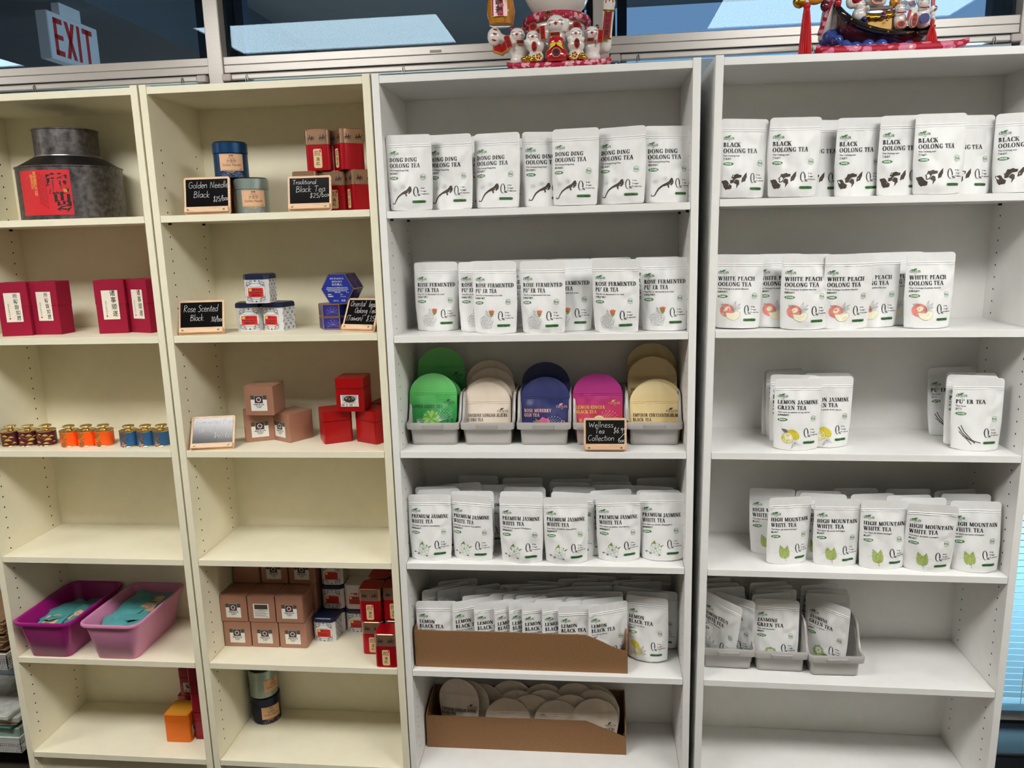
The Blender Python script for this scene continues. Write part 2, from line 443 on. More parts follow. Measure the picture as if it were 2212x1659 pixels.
class PR:
    """ink shapes in sheet coordinates (x right, z up); one layer number per shape"""

    def __init__(s):
        s.p = []

    def poly(s, pts, m, l=0):
        s.p.append((pts, [tuple(range(len(pts)))], m, l))
        return s

    def grid(s, x0, x1, z0, z1, m, l=0, nx=1, nz=1):
        pts = [(x0 + (x1 - x0) * i / nx, z0 + (z1 - z0) * j / nz) for j in range(nz + 1) for i in range(nx + 1)]
        s.p.append((pts, [(j * (nx + 1) + i, j * (nx + 1) + i + 1, (j + 1) * (nx + 1) + i + 1, (j + 1) * (nx + 1) + i) for j in range(nz) for i in range(nx)], m, l))
        return s

    def polys(s, ps, m, l=0, f=lambda p: p):
        for q in ps:
            s.poly([f(p) for p in q], m, l)
        return s

    def disc(s, cx, cz, rx, rz, m, l=0, n=18, a=0):
        return s.poly([(cx + rx * cos(t) * cos(a) - rz * sin(t) * sin(a), cz + rx * cos(t) * sin(a) + rz * sin(t) * cos(a)) for t in [2 * pi * i / n for i in range(n)]], m, l)

    def round(s, x0, x1, z0, z1, r, m, l=0):
        return s.poly([(p[0] + (x0 + x1) / 2, p[1] + (z0 + z1) / 2) for p in rr((x1 - x0) / 2, (z1 - z0) / 2, r, 0, 4)], m, l)

    def ring(s, cx, cz, r, w, m, l=0, n=20, rz=None):
        rz = rz or r
        return s.polys(_ring(cx, cz, r, rz, r - w, rz - w, 0, 360, n), m, l)

    def line(s, pts, w, m, l=0):
        ws = w if isinstance(w, (list, tuple)) else [w] * len(pts)
        return s.polys(_sw(pts, ws), m, l)

    def outline(s, pts, w, m, l=0):
        return s.line(list(pts) + [pts[0]], w, m, l)

    def text(s, t, x, z, h, m, l=1, w=None, bold=0.0, align=0, a=0.0):
        """sans lettering; align 0 left, 0.5 centred; w fits the width"""
        vs, fs = sans(t, bold)
        x0, x1 = min(v[0] for v in vs), max(v[0] for v in vs)
        k = h if w is None else w / (x1 - x0)
        ww = (x1 - x0) * k
        s.p.append(([(x + (v[0] - x0) * k * cos(a) - ww * align * cos(a) - v[1] * h * sin(a), z + v[1] * h * cos(a) + ((v[0] - x0) * k - ww * align) * sin(a)) for v in vs], fs, m, l))
        return s

    def column(s, t, x, z, h, m, l=1, step=1.15, bold=0.0, w=None):
        """characters one below another; x centre, z top"""
        for i, c in enumerate(t):
            s.text(c, x, z - h * 0.9 - i * h * step, h * 0.78, m, l, w=w or h * 0.95, bold=bold, align=0.5)
        return s

    def serif(s, t, x, z, h, m, l=1, w=None, align=0, gap=0.10, bold=0.0):
        tot = sum(SERIF[c][0] + gap for c in t) - gap
        k = h if w is None else w / tot
        xx = x - tot * k * align
        for c in t:
            for d in ((-bold, bold) if bold else (0,)):
                s.polys(SERIF[c][1], m, l, lambda p: (xx + (p[0] + d) * k, z + p[1] * h))
            xx += (SERIF[c][0] + gap) * k
        return s

    def hand(s, t, x, z, h, m, l=1, w=0.0009, slant=0.12, width=None, rise=0.0):
        k = h / 9
        tot = sum(HAND[c][0] for c in t)
        kx = k if width is None else width / tot
        xx = x
        for c in t:
            adv, st = HAND[c]
            j = R.uniform(-.3, .3)
            for part in st.split(';'):
                if part:
                    pts = [tuple(map(float, q.split())) for q in part.split(',')]
                    fine = []
                    for i in range(len(pts) - 1):      # a smooth curve through the points
                        p0, p1, p2, p3 = pts[max(i - 1, 0)], pts[i], pts[i + 1], pts[min(i + 2, len(pts) - 1)]
                        for q in range(3):
                            u = q / 3
                            fine.append(tuple(0.5 * (2 * p1[d] + (p2[d] - p0[d]) * u + (2 * p0[d] - 5 * p1[d] + 4 * p2[d] - p3[d]) * u * u + (3 * p1[d] - p0[d] - 3 * p2[d] + p3[d]) * u ** 3) for d in (0, 1)))
                    fine.append(pts[-1])
                    s.line([(xx + p[0] * kx + p[1] * k * slant, z + (p[1] + j) * k + rise * (xx - x)) for p in fine], w, m, l)
            xx += adv * kx
        return s

    def mesh(s, name, fn, off=0.0003, step=0.0001, sub=0.0):
        """fn(x, z, offset) -> point on the surface"""
        mb, mats = MB(), []
        for pts, fs, m, l in s.p:
            if m not in mats:
                mats.append(m)
            if sub and len(fs) == 1:
                pts, fs = split([pts[i] for i in fs[0]], sub)
            mb.add([fn(p[0], p[1], off + step * l) for p in pts], fs, mats.index(m))
        return mb.mesh(name, mats)


def flat(y=0.0, dx=0.0, dz=0.0):
    """onto the front of a box whose face is the plane y"""
    return lambda x, z, o: (x + dx, y - o, z + dz)


def wrap(r, z0=0.0, a0=0.0, sy=1.0):
    """round an upright cylinder; x is the length along its side from the front"""
    def f(x, z, o):
        a = -pi / 2 + a0 + x / r
        return ((r + o) * cos(a), (r + o) * sin(a) * sy, z0 + z)
    return f


def leaf_outline(cx, cz, ln, wd, a, n=8, tip=0.6):
    pts = []
    for sgn, rng in ((1, range(n + 1)), (-1, range(n - 1, 0, -1))):
        for i in rng:
            t = i / n
            h = wd / 2 * sin(pi * t ** tip) * sgn
            pts.append((cx + ln * t * cos(a) - h * sin(a), cz + ln * t * sin(a) + h * cos(a)))
    return pts


def leaf(p, cx, cz, ln, wd, a, fill, line, l=0, w=0.0004):
    o = leaf_outline(cx, cz, ln, wd, a)
    if fill:
        p.poly(o, fill, l)
    p.outline(o, w, line, l + 1)
    p.line([(cx, cz), (cx + ln * cos(a), cz + ln * sin(a))], w, line, l + 1)
    for t in (0.3, 0.5, 0.7):
        for sg in (1, -1):
            bx, bz = cx + ln * t * cos(a), cz + ln * t * sin(a)
            p.line([(bx, bz), (bx + wd * .38 * cos(a + sg * .9), bz + wd * .38 * sin(a + sg * .9))], w * .7, line, l + 1)
ORD0 = 'first second third fourth fifth sixth seventh eighth ninth tenth eleventh twelfth thirteenth fourteenth fifteenth sixteenth seventeenth eighteenth'.split()


# ------------------------------------------------------------------ the room
FLOORM = mat('dark_floor', (62, 54, 50), 0.35, noise_amt=0.15, noise_scale=8, stretch=(1, 8, 1))
WALLM = mat('wall_paint', (198, 176, 148), 0.8, noise_amt=0.02, noise_scale=4)
CEILM = mat('ceiling_tile', (214, 214, 212), 0.9, noise_amt=0.03, noise_scale=220, bump=0.15, bump_scale=260)
SLATE = mat('slate_soffit', (96, 104, 108), 0.75, noise_amt=0.04, noise_scale=5)
SOFF = mat('pale_soffit', (150, 160, 165), 0.7, noise_amt=0.05, noise_scale=5)
DARKBLUE = mat('dark_blue_metal', (42, 58, 78), 0.35, 0.2)
DARKPAN = mat('dark_heater_metal', (40, 44, 52), 0.5, 0.2, noise_amt=0.04, noise_scale=20)
BLACKGAP = mat('black_gap_shade', (12, 14, 18), 0.6)

X0R, X1R, Y0R, YW = -4.6, 5.2, -5.2, 0.33
struct(MB().box(X0R, X1R, Y0R, 0.5, -0.06, 0).build('floor', FLOORM))
struct(MB().box(X0R - .1, X0R, Y0R, 0.5, 0, 2.72).build('wall_left', WALLM))
struct(MB().box(X1R, X1R + .1, Y0R, 0.5, 0, 2.72).build('wall_right', WALLM))
struct(MB().box(X0R - .1, X1R + .1, Y0R - .1, Y0R, 0, 2.72).build('wall_front', WALLM))
struct(MB().box(X0R, X1R, YW, YW + .12, 0, 0.10).build('wall_back', DARKPAN))


def ceiling():
    """ceiling grid with holes where the troffers sit"""
    ce = obj('ceiling', None)
    struct(ce)
    xs = sorted({X0R, X1R} | {t[0] + s * .61 for t in TROFFERS for s in (-1, 1)})
    ys = sorted({Y0R, YW + .02} | {t[1] + s * .305 for t in TROFFERS for s in (-1, 1)})
    tile = MB()
    for i in range(len(xs) - 1):
        for j in range(len(ys) - 1):
            cx, cy = (xs[i] + xs[i + 1]) / 2, (ys[j] + ys[j + 1]) / 2
            if not any(abs(cx - t[0]) < .61 and abs(cy - t[1]) < .305 for t in TROFFERS):
                tile.box(xs[i], xs[i + 1], ys[j], ys[j + 1], ZC, ZC + .02)
    tile.build('ceiling_board', CEILM, ce)
    bars = MB()
    y = -1.025
    for k in range(-7, 3):
        yy = -1.025 + k * .61
        if Y0R < yy < YW:
            bars.box(X0R, X1R, yy - .012, yy + .012, ZC - .003, ZC)
    for k in range(-3, 4):
        xx = -.14 + k * 1.225
        if X0R < xx < X1R:
            bars.box(xx - .012, xx + .012, Y0R, YW, ZC - .0032, ZC)
    bars.build('ceiling_grid_bar', mat('grid_white', (205, 205, 203), 0.5), ce)


ceiling()
TROF = bpy.data.materials.new('troffer_diffuser')
TROF.use_nodes = True
nt = TROF.node_tree
em = nt.nodes['Principled BSDF']
em.inputs['Base Color'].default_value = (.8, .8, .8, 1)
em.inputs['Emission Color'].default_value = (1.0, 0.985, 0.95, 1)
wv = nt.nodes.new('ShaderNodeTexWave')       # prismatic ribs and two brighter tubes behind the lens
wv.inputs['Scale'].default_value = 34
wv.bands_direction = 'DIAGONAL'
tc = nt.nodes.new('ShaderNodeTexCoord')
nt.links.new(tc.outputs['Object'], wv.inputs['Vector'])
mr = nt.nodes.new('ShaderNodeMapRange')
mr.inputs[3].default_value, mr.inputs[4].default_value = TROFFER * .85, TROFFER * 1.15
nt.links.new(wv.outputs['Fac'], mr.inputs[0])
nt.links.new(mr.outputs[0], em.inputs['Emission Strength'])
for i, (x, y) in enumerate(TROFFERS):
    o = thing('ceiling_troffer', 'long white ceiling light panel, %s of four, mirrored in the window glass' % ORD0[i], 'light', Matrix.Translation((x, y, ZC)), 'ceiling light panels')
    MB().box(-.585, .585, -.28, .28, .004, .01).build('diffuser', TROF, o)
    f = MB()
    for s in (-1, 1):
        f.box(-.608, .608, s * .29 - .013, s * .29 + .013, -.002, .03)
        f.box(s * .596 - .012, s * .596 + .012, -.277, .277, -.002, .03)
    f.box(-.608, .608, -.303, .303, .03, .05)
    f.build('frame', mat('troffer_frame', (200, 200, 200), 0.5), o)

vent = thing('ceiling_vent', 'slatted ceiling vent by the window, its bars mirrored in the glass', 'vent', Matrix.Translation((-1.02, -.82, ZC)))
MB().box(-.5, .5, -.16, .16, -.002, .0).build('backing', SLATE, vent)
slat = MB().box(-.5, .5, -.004, .004, -.016, 0).mesh('slat', mat('vent_slat', (170, 170, 168), 0.5))
for k in range(9):
    obj('slat', slat, vent, Matrix.Translation((0, -.15 + k * .0375, -.002)))

# ---- window wall: mullions, rails, glass, blind head rails
GLASS = bpy.data.materials.new('window_glass_upper')
GLASS.use_nodes = True
nt = GLASS.node_tree
nt.nodes.remove(nt.nodes['Principled BSDF'])
tr = nt.nodes.new('ShaderNodeBsdfTransparent')
tr.inputs[0].default_value = (.50, .55, .60, 1)
gl = nt.nodes.new('ShaderNodeBsdfGlossy')
gl.inputs['Color'].default_value = (.36, .49, .58, 1)
gl.inputs['Roughness'].default_value = 0.0
fr = nt.nodes.new('ShaderNodeFresnel')
fr.inputs['IOR'].default_value = 1.5
ms = nt.nodes.new('ShaderNodeMixShader')
nt.links.new(fr.outputs[0], ms.inputs[0])
nt.links.new(tr.outputs[0], ms.inputs[1])
nt.links.new(gl.outputs[0], ms.inputs[2])
nt.links.new(ms.outputs[0], nt.nodes['Material Output'].inputs[0])
GLASS2 = GLASS.copy()
GLASS2.name = 'window_glass_lower'
GLASS2.node_tree.nodes['Transparent BSDF'].inputs[0].default_value = (.70, .86, .92, 1)

MULL = [-2.80, -1.68, -.5525, .5685, 1.687, 2.81]
hook = MB().tube([(0, 0, -.012), (0, 0, .004), (.004, 0, .008), (.006, 0, 0), (.0065, 0, -.010)], .0012, 6).mesh('hook', SCREW, SM)
for i in range(5):
    a, b = MULL[i] + .0225, MULL[i + 1] - .0225
    w = struct(obj('window_%d' % (i + 1), None))
    mb = MB().bbox(MULL[i] - .0225, MULL[i] + .0225, YW - .008, YW + .06, .10, ZC, .002)
    mb.build('mullion', ALU, w)
    if i == 4:
        MB().bbox(MULL[5] - .0225, MULL[5] + .0225, YW - .008, YW + .06, .10, ZC, .002).build('mullion', ALU, w)
    MB().bbox(a, b, YW, YW + .045, 2.1305, 2.153, .0015).bbox(a, b, YW + .0005, YW + .012, 2.1465, 2.1495, .0012).build('frame_rail', ALU, w)
    MB().bbox(a, b, YW, YW + .045, 2.108, 2.1297, .0015).build('frame_rail', ALU, w)
    MB().box(a, b, YW + .006, YW + .028, 2.094, 2.1075).build('gap_shade', BLACKGAP, w)  # black strip paints the shade of the gap under the rail, stops glow
    MB().box(a, b, YW + .004, YW + .055, ZC - .03, ZC).build('frame_head', ALU, w)
    MB().box(a, b, YW, YW + .05, .10, .132).build('frame_sill', ALU, w)
    MB().box(a, b, YW + .030, YW + .034, 2.15, ZC - .028).build('glass_pane', GLASS, w)
    MB().box(a, b, YW + .030, YW + .034, .13, 2.11).build('glass_pane', GLASS2, w)
    g = MB().box(a - .01, a + .018, YW + .05, YW + .09, .1, ZC).box(a + .024, a + .05, YW + .05, YW + .09, .1, ZC).box(b - .05, b - .024, YW + .05, YW + .09, .1, ZC).box(b - .018, b + .01, YW + .05, YW + .09, .1, ZC)
    g.build('outer_frame', DARKBLUE, w)
    hb = thing('blind_head_rail', 'pale blind rail with end caps under window rail, bay %s from the EXIT sign' % ORD0[i], 'blind', Matrix.Translation((0, YW - .012, 2.0915)), 'blind head rails')
    MB().bbox(a + .030, b - .030, -.012, .012, -.0085, .0085, .0035).build('rail', ALU, hb)
    cap = MB().bbox(-.014, .014, -.0135, .0135, -.0098, .0098, .0025).mesh('end_cap', mat('rail_cap', (200, 188, 184), 0.45))
    obj('end_cap', cap, hb, Matrix.Translation((a + .016, 0, 0)))
    obj('end_cap', cap, hb, Matrix.Translation((b - .016, 0, 0)))
    for t in (.07, .5, .93):
        obj('hook', hook, hb, Matrix.Translation((a + (b - a) * t, -.014, -.003)))
tp = MB().bbox(.085, .118, YW - .0012, YW + .0003, 2.1345, 2.1415, .0003).build('sticker', mat('grey_sticker', (176, 166, 154), 0.6))
tag(tp, 'small grey sticker on the window rail above the white bookcase', 'sticker')

# ---- beyond the glass: a covered walkway with a lower bay at one end
struct(MB().box(.32, 6, .46, 2.55, 2.80, 2.9).build('ceiling_walkway', SLATE))
struct(MB().box(-5, .32, .46, 4.2, 2.95, 3.05).build('ceiling_walkway', SOFF))
struct(MB().box(-6, -1.43, .46, 4.2, 2.56, 2.96).build('trim_bulkhead', [SLATE]))
struct(MB().box(-6, .32, 4.2, 4.3, 0, 3.1).build('wall_walkway', SLATE))
struct(MB().box(-6, 8, .46, 6, -.06, 0).build('floor_walkway', SLATE))
wl = thing('walkway_fill_light', 'added unseen fill light panel low in the walkway beyond the windows', 'fill light', Matrix.Translation((0, 4.2, 1.2)))  # added glowing panel, hidden behind the bookcases, to brighten the walkway
MB().bbox(-3.5, .2, -.07, -.01, 0, .25, .01).build('fill_panel', mat('walkway_fill_glow', (244, 232, 212), .5, emit=4.6), wl)
for nm, bx in (('first', 0), ('second', 1), ('third', 2), ('fourth', 3)):
    b_ = thing('window_blind', 'closed pale blind behind the bookcases, in the %s window bay' % nm, 'blind', Matrix.Translation((0, 0, 0)), None)
    mb = MB()
    for k in range(94):
        z = .15 + k * .0205
        mb.box(MULL[bx] + .05, MULL[bx + 1] - .05, YW - .022, YW - .0212, z, z + .0212, 0, None)
    sl_ = mb.build('slats', mat('closed_slat', (150, 165, 176), .5), b_)
    sl_['kind'] = 'stuff'
ex = thing('exit_sign', 'white EXIT sign with red capitals hanging beyond the window glass', 'sign', Matrix.Translation((-1.525, 1.0, 2.336)))
MB().bbox(-.048, 0, 0, .31, 0, .175, .003).build('housing', mat('sign_plastic', (216, 220, 220), 0.4, emit=0.10), ex)
MB().box(-.040, -.008, .09, .22, .175, .224).build('canopy_mount', mat('sign_plastic', (216, 220, 220), 0.4), ex)
p = PR()
for ch, x in (('E', .03), ('X', .095), ('I', .17), ('T', .205)):
    h, zb = .138, .018
    wd = .055
    if ch == 'E':
        for z0, z1 in ((0, .02), (.06, .078), (.118, .138)):
            p.grid(x, x + wd * .95, zb + z0, zb + z1, 'r')
        p.grid(x, x + .019, zb, zb + h, 'r')
    if ch == 'X':
        p.polys(_l(x + .01, zb, x + .052, zb + h, .021) + _l(x + .052, zb, x + .01, zb + h, .021), 'r')
    if ch == 'I':
        p.grid(x, x + .019, zb, zb + h, 'r')
    if ch == 'T':
        p.grid(x, x + .064, zb + .118, zb + h, 'r')
        p.grid(x + .0225, x + .0415, zb, zb + h, 'r')
RED = mat('exit_red', (178, 42, 36), 0.5, emit=0.12)
p.p = [(a, b, RED, d) for a, b, c, d in p.p]
obj('exit_lettering', p.mesh('exit_lettering', lambda x, z, o: (o, x, z), .0006), ex)

# ---- right end: blind slats, heater panel, boxes
bl = thing('window_blind', 'pale blue lit slatted blind beside the end bookcase', 'blind', Matrix.Translation((2.25, YW - .014, 0)))
SLAT = mat('blind_slat', (176, 200, 214), 0.45)
SLAT.node_tree.nodes['Principled BSDF'].inputs['Transmission Weight'].default_value = 0.0
nt = SLAT.node_tree
tl = nt.nodes.new('ShaderNodeBsdfTranslucent')
tl.inputs[0].default_value = lin((190, 222, 232)) + (1,)
mx = nt.nodes.new('ShaderNodeMixShader')
mx.inputs[0].default_value = 0.5
nt.links.new(nt.nodes['Principled BSDF'].outputs[0], mx.inputs[1])
nt.links.new(tl.outputs[0], mx.inputs[2])
nt.links.new(mx.outputs[0], nt.nodes['Material Output'].inputs[0])
sl = MB()
prof = [(-.0115, -.0035), (-.006, -.0008), (0, 0), (.006, .0012), (.0115, .0012)]
sl.loft([[(x, p_[0], p_[1] + d) for p_ in prof] + [(x, p_[0], p_[1] + d - .0004) for p_ in prof[::-1]] for x, d in ((-.53, 0), (.53, 0))])
slm = sl.mesh('slat', SLAT, SM)
for k in range(38):
    obj('slat', slm, bl, Matrix.Translation((0, 0, .185 + k * .0205)) @ Matrix.Rotation(radians(-40), 4, 'X'))
mb = MB()
for k in range(53):
    mb.box(-.53, .53, -.007, .007, .964 + k * .0205, .9645 + k * .0205, 0, Matrix.Identity(4))
up = mb.build('upper_slats', SLAT, bl)
up['kind'] = 'stuff'
MB().bbox(-.53, .53, -.011, .011, .146, .170, .003).build('bottom_rail', SLAT, bl)
cords = MB()
for x in (-.42, 0, .42):
    cords.box(x - .0008, x + .0008, -.0125, -.0115, .16, 2.07)
cords.build('ladder_cord', mat('cord_white', (220, 220, 220), .7), bl)
ld = bpy.data.lights.new('daylight', 'AREA')       # daylight falling on the blind from outside
ld.energy, ld.size, ld.color = 95, 2.0, (.72, .92, 1.0)
lo = bpy.data.objects.new('daylight', ld)
COL.objects.link(lo)
lo.matrix_world = Matrix.Translation((3.0, 2.4, 1.1)) @ Vector((-.75, -2.0, -.5)).to_track_quat('-Z', 'Y').to_matrix().to_4x4()
ht = thing('heater_cabinet', 'dark metal heater cabinet under the window beside the end bookcase', 'heater', Matrix.Translation((0, 0, 0)))
MB().bbox(1.70, 2.9, .17, .316, 0, .088, .004).build('body', DARKPAN, ht)
MB().bbox(1.69, 2.91, .165, .316, .088, .0995, .003).build('top', DARKPAN, ht)
tb = thing('low_table', 'low black side table carrying the cardboard boxes by the blind', 'table', Matrix.Translation((2.16, .02, 0)))
BLK = mat('black_wood', (34, 32, 32), .5)
MB().bbox(-.2, .25, -.13, .13, .30, .325, .003).build('table_top', BLK, tb)
for sx in (-.18, .23):
    for sy in (-.11, .11):
        MB().bbox(sx - .015, sx + .015, sy - .015, sy + .015, 0, .30, .002).build('leg', BLK, tb)


def carton(label, x, y, z, w, d, h, yaw, group=None):
    o = thing('cardboard_box', label, 'box', place(x, y, z, yaw), group)
    MB().bbox(-w / 2, w / 2, -d / 2, d / 2, 0, h, .002).build('body', CARD, o)
    for s in (-1, 1):
        MB().bbox(-w / 2 + .001, w / 2 - .001, s * d / 4 - d / 4 + .0012, s * d / 4 + d / 4 - .0012, h, h + .003, .0008).build('flap', CARD, o)
    MB().box(-w / 2 - .0004, w / 2 + .0004, -.024, .024, h + .003, h + .0034).build('tape', mat('brown_tape', (120, 84, 52), .25), o)
    p = PR().text('UP', -w * .2, h * .1, .03, INK, w=.05)
    obj('carton_print', p.mesh('carton_print', flat(-d / 2)), o)


carton('brown cardboard box on the low table beside the lit blind', 2.02, .05, .325, .36, .28, .20, -.5)
carton('brown cardboard box on top of another box by the blind', 2.05, .06, .5295, .33, .27, .13, -.2)

# ---- left end: wire letter trays with bags and papers
WIRE = mat('tray_wire', (196, 196, 194), .4, .2)


def wire_tray(z, label):
    o = thing('wire_tray', label, 'tray', Matrix.Translation((-1.395, .14, z)), 'wire letter trays')
    w, d, h = .15, .128, .05
    MB().tube([(-w, -d, h), (w, -d, h), (w, d, h), (-w, d, h), (-w, -d, h)], .0035, 8).build('rim', WIRE, o, SM)
    mb = MB()
    n = 46
    for i in range(n + 1):
        x = -w + 2 * w * i / n
        mb.box(x - .0007, x + .0007, -d - .0007, -d + .0007, 0, h)
    for j in range(9):
        mb.box(-w, w, -d - .0007, -d + .0007, j * .006, j * .006 + .0013)
    for i in range(34):
        y = -d + 2 * d * i / 33
        mb.box(w - .0007, w + .0007, y - .0007, y + .0007, 0, h)
    for j in range(9):
        mb.box(w - .0007, w + .0007, -d, d, j * .006, j * .006 + .0013)
    m = mb.build('wire_mesh', WIRE, o)
    m['kind'] = 'stuff'
    MB().box(-w, w, -d, d, -.002, 0).build('tray_floor', WIRE, o)


BAG = mat('kraft_bag', (128, 98, 66), .75, noise_amt=.1, noise_scale=60)
wire_tray(.356, 'white wire tray of kraft paper bags beside the end bookcase, upper one')
wire_tray(.072, 'white wire tray holding newspaper and folders beside the end bookcase, lower one')
rk = MB()
for x in (-.158, .158):
    for y in (-.1, .1):
        rk.box(x - .004, x + .004, y - .004, y + .004, 0, .48)
tag(rk.build('tray_rack', WIRE, None, None, Matrix.Translation((-1.395, .14, 0))), 'wire rack posts carrying the letter trays', 'rack')
for k in range(18):
    b = MB().bbox(-.13, .13, -.105, .105, 0, .006, .0015)
    o = b.build('paper_bag', BAG, None, None, place(-1.392 + R.uniform(-.006, .008), .14 + R.uniform(-.008, .006), .3565 + k * .0082, R.uniform(-.03, .03)))
    tag(o, 'folded brown kraft paper bag in the upper wire tray, %s from its floor' % ORD0[k], 'paper bag', 'kraft bags in the wire tray')
NEWS = mat('newsprint', (176, 178, 170), .8, noise_amt=.25, noise_scale=45)
for nm, lb, ct, m, z, h, yw in (('cardboard_sheet', 'tan cardboard sheet in the lower wire tray', 'sheet', BAG, .0725, .004, .02), ('plastic_bag', 'crumpled pale green bag in the lower wire tray', 'bag', mat('pale_bag', (150, 172, 160), .35, noise_amt=.3, noise_scale=25), .0770, .055, .08),
                              ('green_folder', 'dark green folder lying above the pale bag in the wire tray', 'folder', mat('dark_green', (18, 74, 64), .5), .1325, .012, -.05), ('file_folder', 'tan file folder under the newspapers in the wire tray', 'folder', BAG, .145, .003, .05),
                              ('newspaper', 'folded newspaper lying on the folders in the lower wire tray', 'newspaper', NEWS, .1485, .02, .1), ('newspaper', 'upper folded newspaper in the lower wire tray', 'newspaper', NEWS, .169, .016, -.08)):
    o = MB().bbox(-.12, .12, -.105, .105, 0, h, min(.003, h * .3)).build(nm, m, None, None, place(-1.40, .14, z, yw))
    tag(o, lb, ct, 'folded newspapers' if nm == 'newspaper' else None)


# ---- bookcases
def bookcase(label, x0, w, y0, tops, m_out, m_in, lean=0.0, zr=0.0):
    o = thing('bookcase', label, 'bookcase', Matrix.Translation((x0, y0, zr)) @ Matrix.Rotation(lean, 4, 'Y'))
    t, D, H = .019, .28, 2.0205
    for sx in (0, 1):
        s = MB().bbox(0, t, 0, D, 0, H, .0007).build('side_panel', m_in, o, None, Matrix.Translation((sx * (w - t), 0, 0)))
        e = MB().box(0.0005, t - .0005, -.0006, .0002, .001, H - .0005).build('edge_band', m_out, s)
        h = MB()
        xx = t + .0003 if sx == 0 else -.0003
        for y in (.040, .225):
            for k in range(55):
                z = .135 + k * .032
                if any(abs(z - q + .009) < .016 for q in tops):
                    continue
                h.add([(xx, y + .0027 * cos(a), z + .0027 * sin(a)) for a in [pi / 4 * j for j in range(8)]], [tuple(range(8)) if sx == 0 else tuple(range(7, -1, -1))])
        hh = h.build('peg_holes', HOLE, s)
        hh['kind'] = 'stuff'
    MB().bbox(t, w - t, .0015, D - .012, 1.9975, 2.0155, .0007).build('top_panel', m_out, o)
    MB().box(t * .5, w - t * .5, D - .0115, D - .006, .02, H - .006).build('back_panel', m_in, o)
    pins = MB()
    for i, zt in enumerate(tops):
        b = MB().bbox(t + .0008, w - t - .0008, .0005 + .0009 * (i % 2), D - .0125, zt - .0178, zt, .0006)
        s = b.build('shelf', m_in, o)
        MB().box(t + .0012, w - t - .0012, -.0002 + .0009 * (i % 2), .0006 + .0009 * (i % 2), zt - .0174, zt - .0004).build('edge_band', m_out, s)
        if 0 < i + 1 < 6:
            for x in (t, w - t - .007):
                for y in (.037, .222):
                    pins.box(x, x + .007, y, y + .006, zt - .0235, zt - .0178)
    q = pins.build('shelf_pins', HOLE, o)
    q['kind'] = 'stuff'
    MB().bbox(t, w - t, .03, .045, 0, tops[-1] - .0178, .0007).build('plinth', m_out, o)


ZS12 = (1.694, 1.3753, 1.0545, .7325, .4105, .09)
ZS3 = (1.6876, 1.3669, 1.0531, .7318, .4055, .0855)
ZS4 = (1.689, 1.365, 1.048, .7236, .399, .0775)
bookcase('narrow cream bookcase at the far end, holding the big grey canister', -1.2105, .600, -.006, ZS12, CREAM, CREAM_IN)
bookcase('narrow cream bookcase between its cream twin and a white bookcase', -.6057, .6025, -.005, ZS12, CREAM, CREAM_IN)
bookcase('wide white bookcase with the lucky cat figurine on top', 0, .80, 0, ZS3, WHITE, WHITE)
bookcase('wide white bookcase with the ship figurine on top', .8145, .798, .004, ZS4, WHITE, WHITE, .0098, .0038)


# ------------------------------------------------------------------ stand-up pouches
PWD, PHT = 0.120, 0.186


def pouch_surface(seed, T, W=PWD, H=PHT, dome=0.0, base=0.93):
    rd = random.Random(seed)
    cre = []
    for k in range(9):
        sg = rd.choice((-1, 1))
        cre.append((sg * rd.uniform(.5, 1), rd.uniform(.15, .8), rd.uniform(-.6, .6) + (pi if sg > 0 else 0), rd.uniform(.25, .7), rd.choice((-1, 1, 1)) * rd.uniform(.0014, .0034), rd.uniform(.03, .055)))
    for sg in (-1, 1):                       # the slack below the zip
        cre.append((sg * .98, .80 - rd.uniform(0, .1), (pi + .75 if sg > 0 else -.75) + rd.uniform(-.3, .3), rd.uniform(.35, .55), rd.uniform(.002, .0036), .04))
    off = Vector((rd.uniform(0, 50), rd.uniform(0, 50), seed))
    zs = H * (0.69 if dome else 0.86)

    def hw(z):
        h = W / 2 * (base + (1 - base) * min(1, z / 0.07))
        if z < 0.006:
            h -= 0.006 - sqrt(max(0, 0.006 ** 2 - (0.006 - z) ** 2))
        r = dome or 0.009
        if z > H - r:
            q = sqrt(max(0, 1 - ((z - (H - r)) / r) ** 2))
            h = h * q if dome else h - r + r * q
        return max(h, 0.0008)

    def t(u, z):
        q = z / zs
        p = 0.0 if q >= 1 else (0.86 + 0.14 * min(1, q / .12)) * max(0, 1 - max(0, (q - .1) / .9) ** 1.25)
        return T * p * max(0, 1 - abs(u) ** 2.3) ** 0.8

    def wr(u, z):
        e = max(0, 1 - u ** 6) * min(1, (H - z) / .02)
        v = z / H
        n = noise.noise(Vector((u * 2.2, v * 3.5, 0)) + off) * .0042 + noise.noise(Vector((u * 5, v * 6, 5)) + off) * .0024
        c = 0
        for u0, v0, a, ln, dp, wd in cre:
            du, dv = (u - u0) * .6, v - v0
            s = du * cos(a) + dv * sin(a)
            d = -du * sin(a) + dv * cos(a)
            if 0 < s < ln:
                c += dp * (1 - s / ln) * math.exp(-(d / wd) ** 2)
        k = 1.0 if v < zs / H else 0.35
        return (n + c) * e * k

    def front(x, z, o=0.0):
        h = hw(z)
        u = max(-1, min(1, x / h))
        return Vector((x, -t(u, z) * .55 - .0004 + wr(u, z) - o, z))

    def back(x, z):
        h = hw(z)
        u = max(-1, min(1, x / h))
        return Vector((x, t(u, z) * .45 + .0004 + wr(u, z) * .5, z))
    return front, back, hw, t, wr


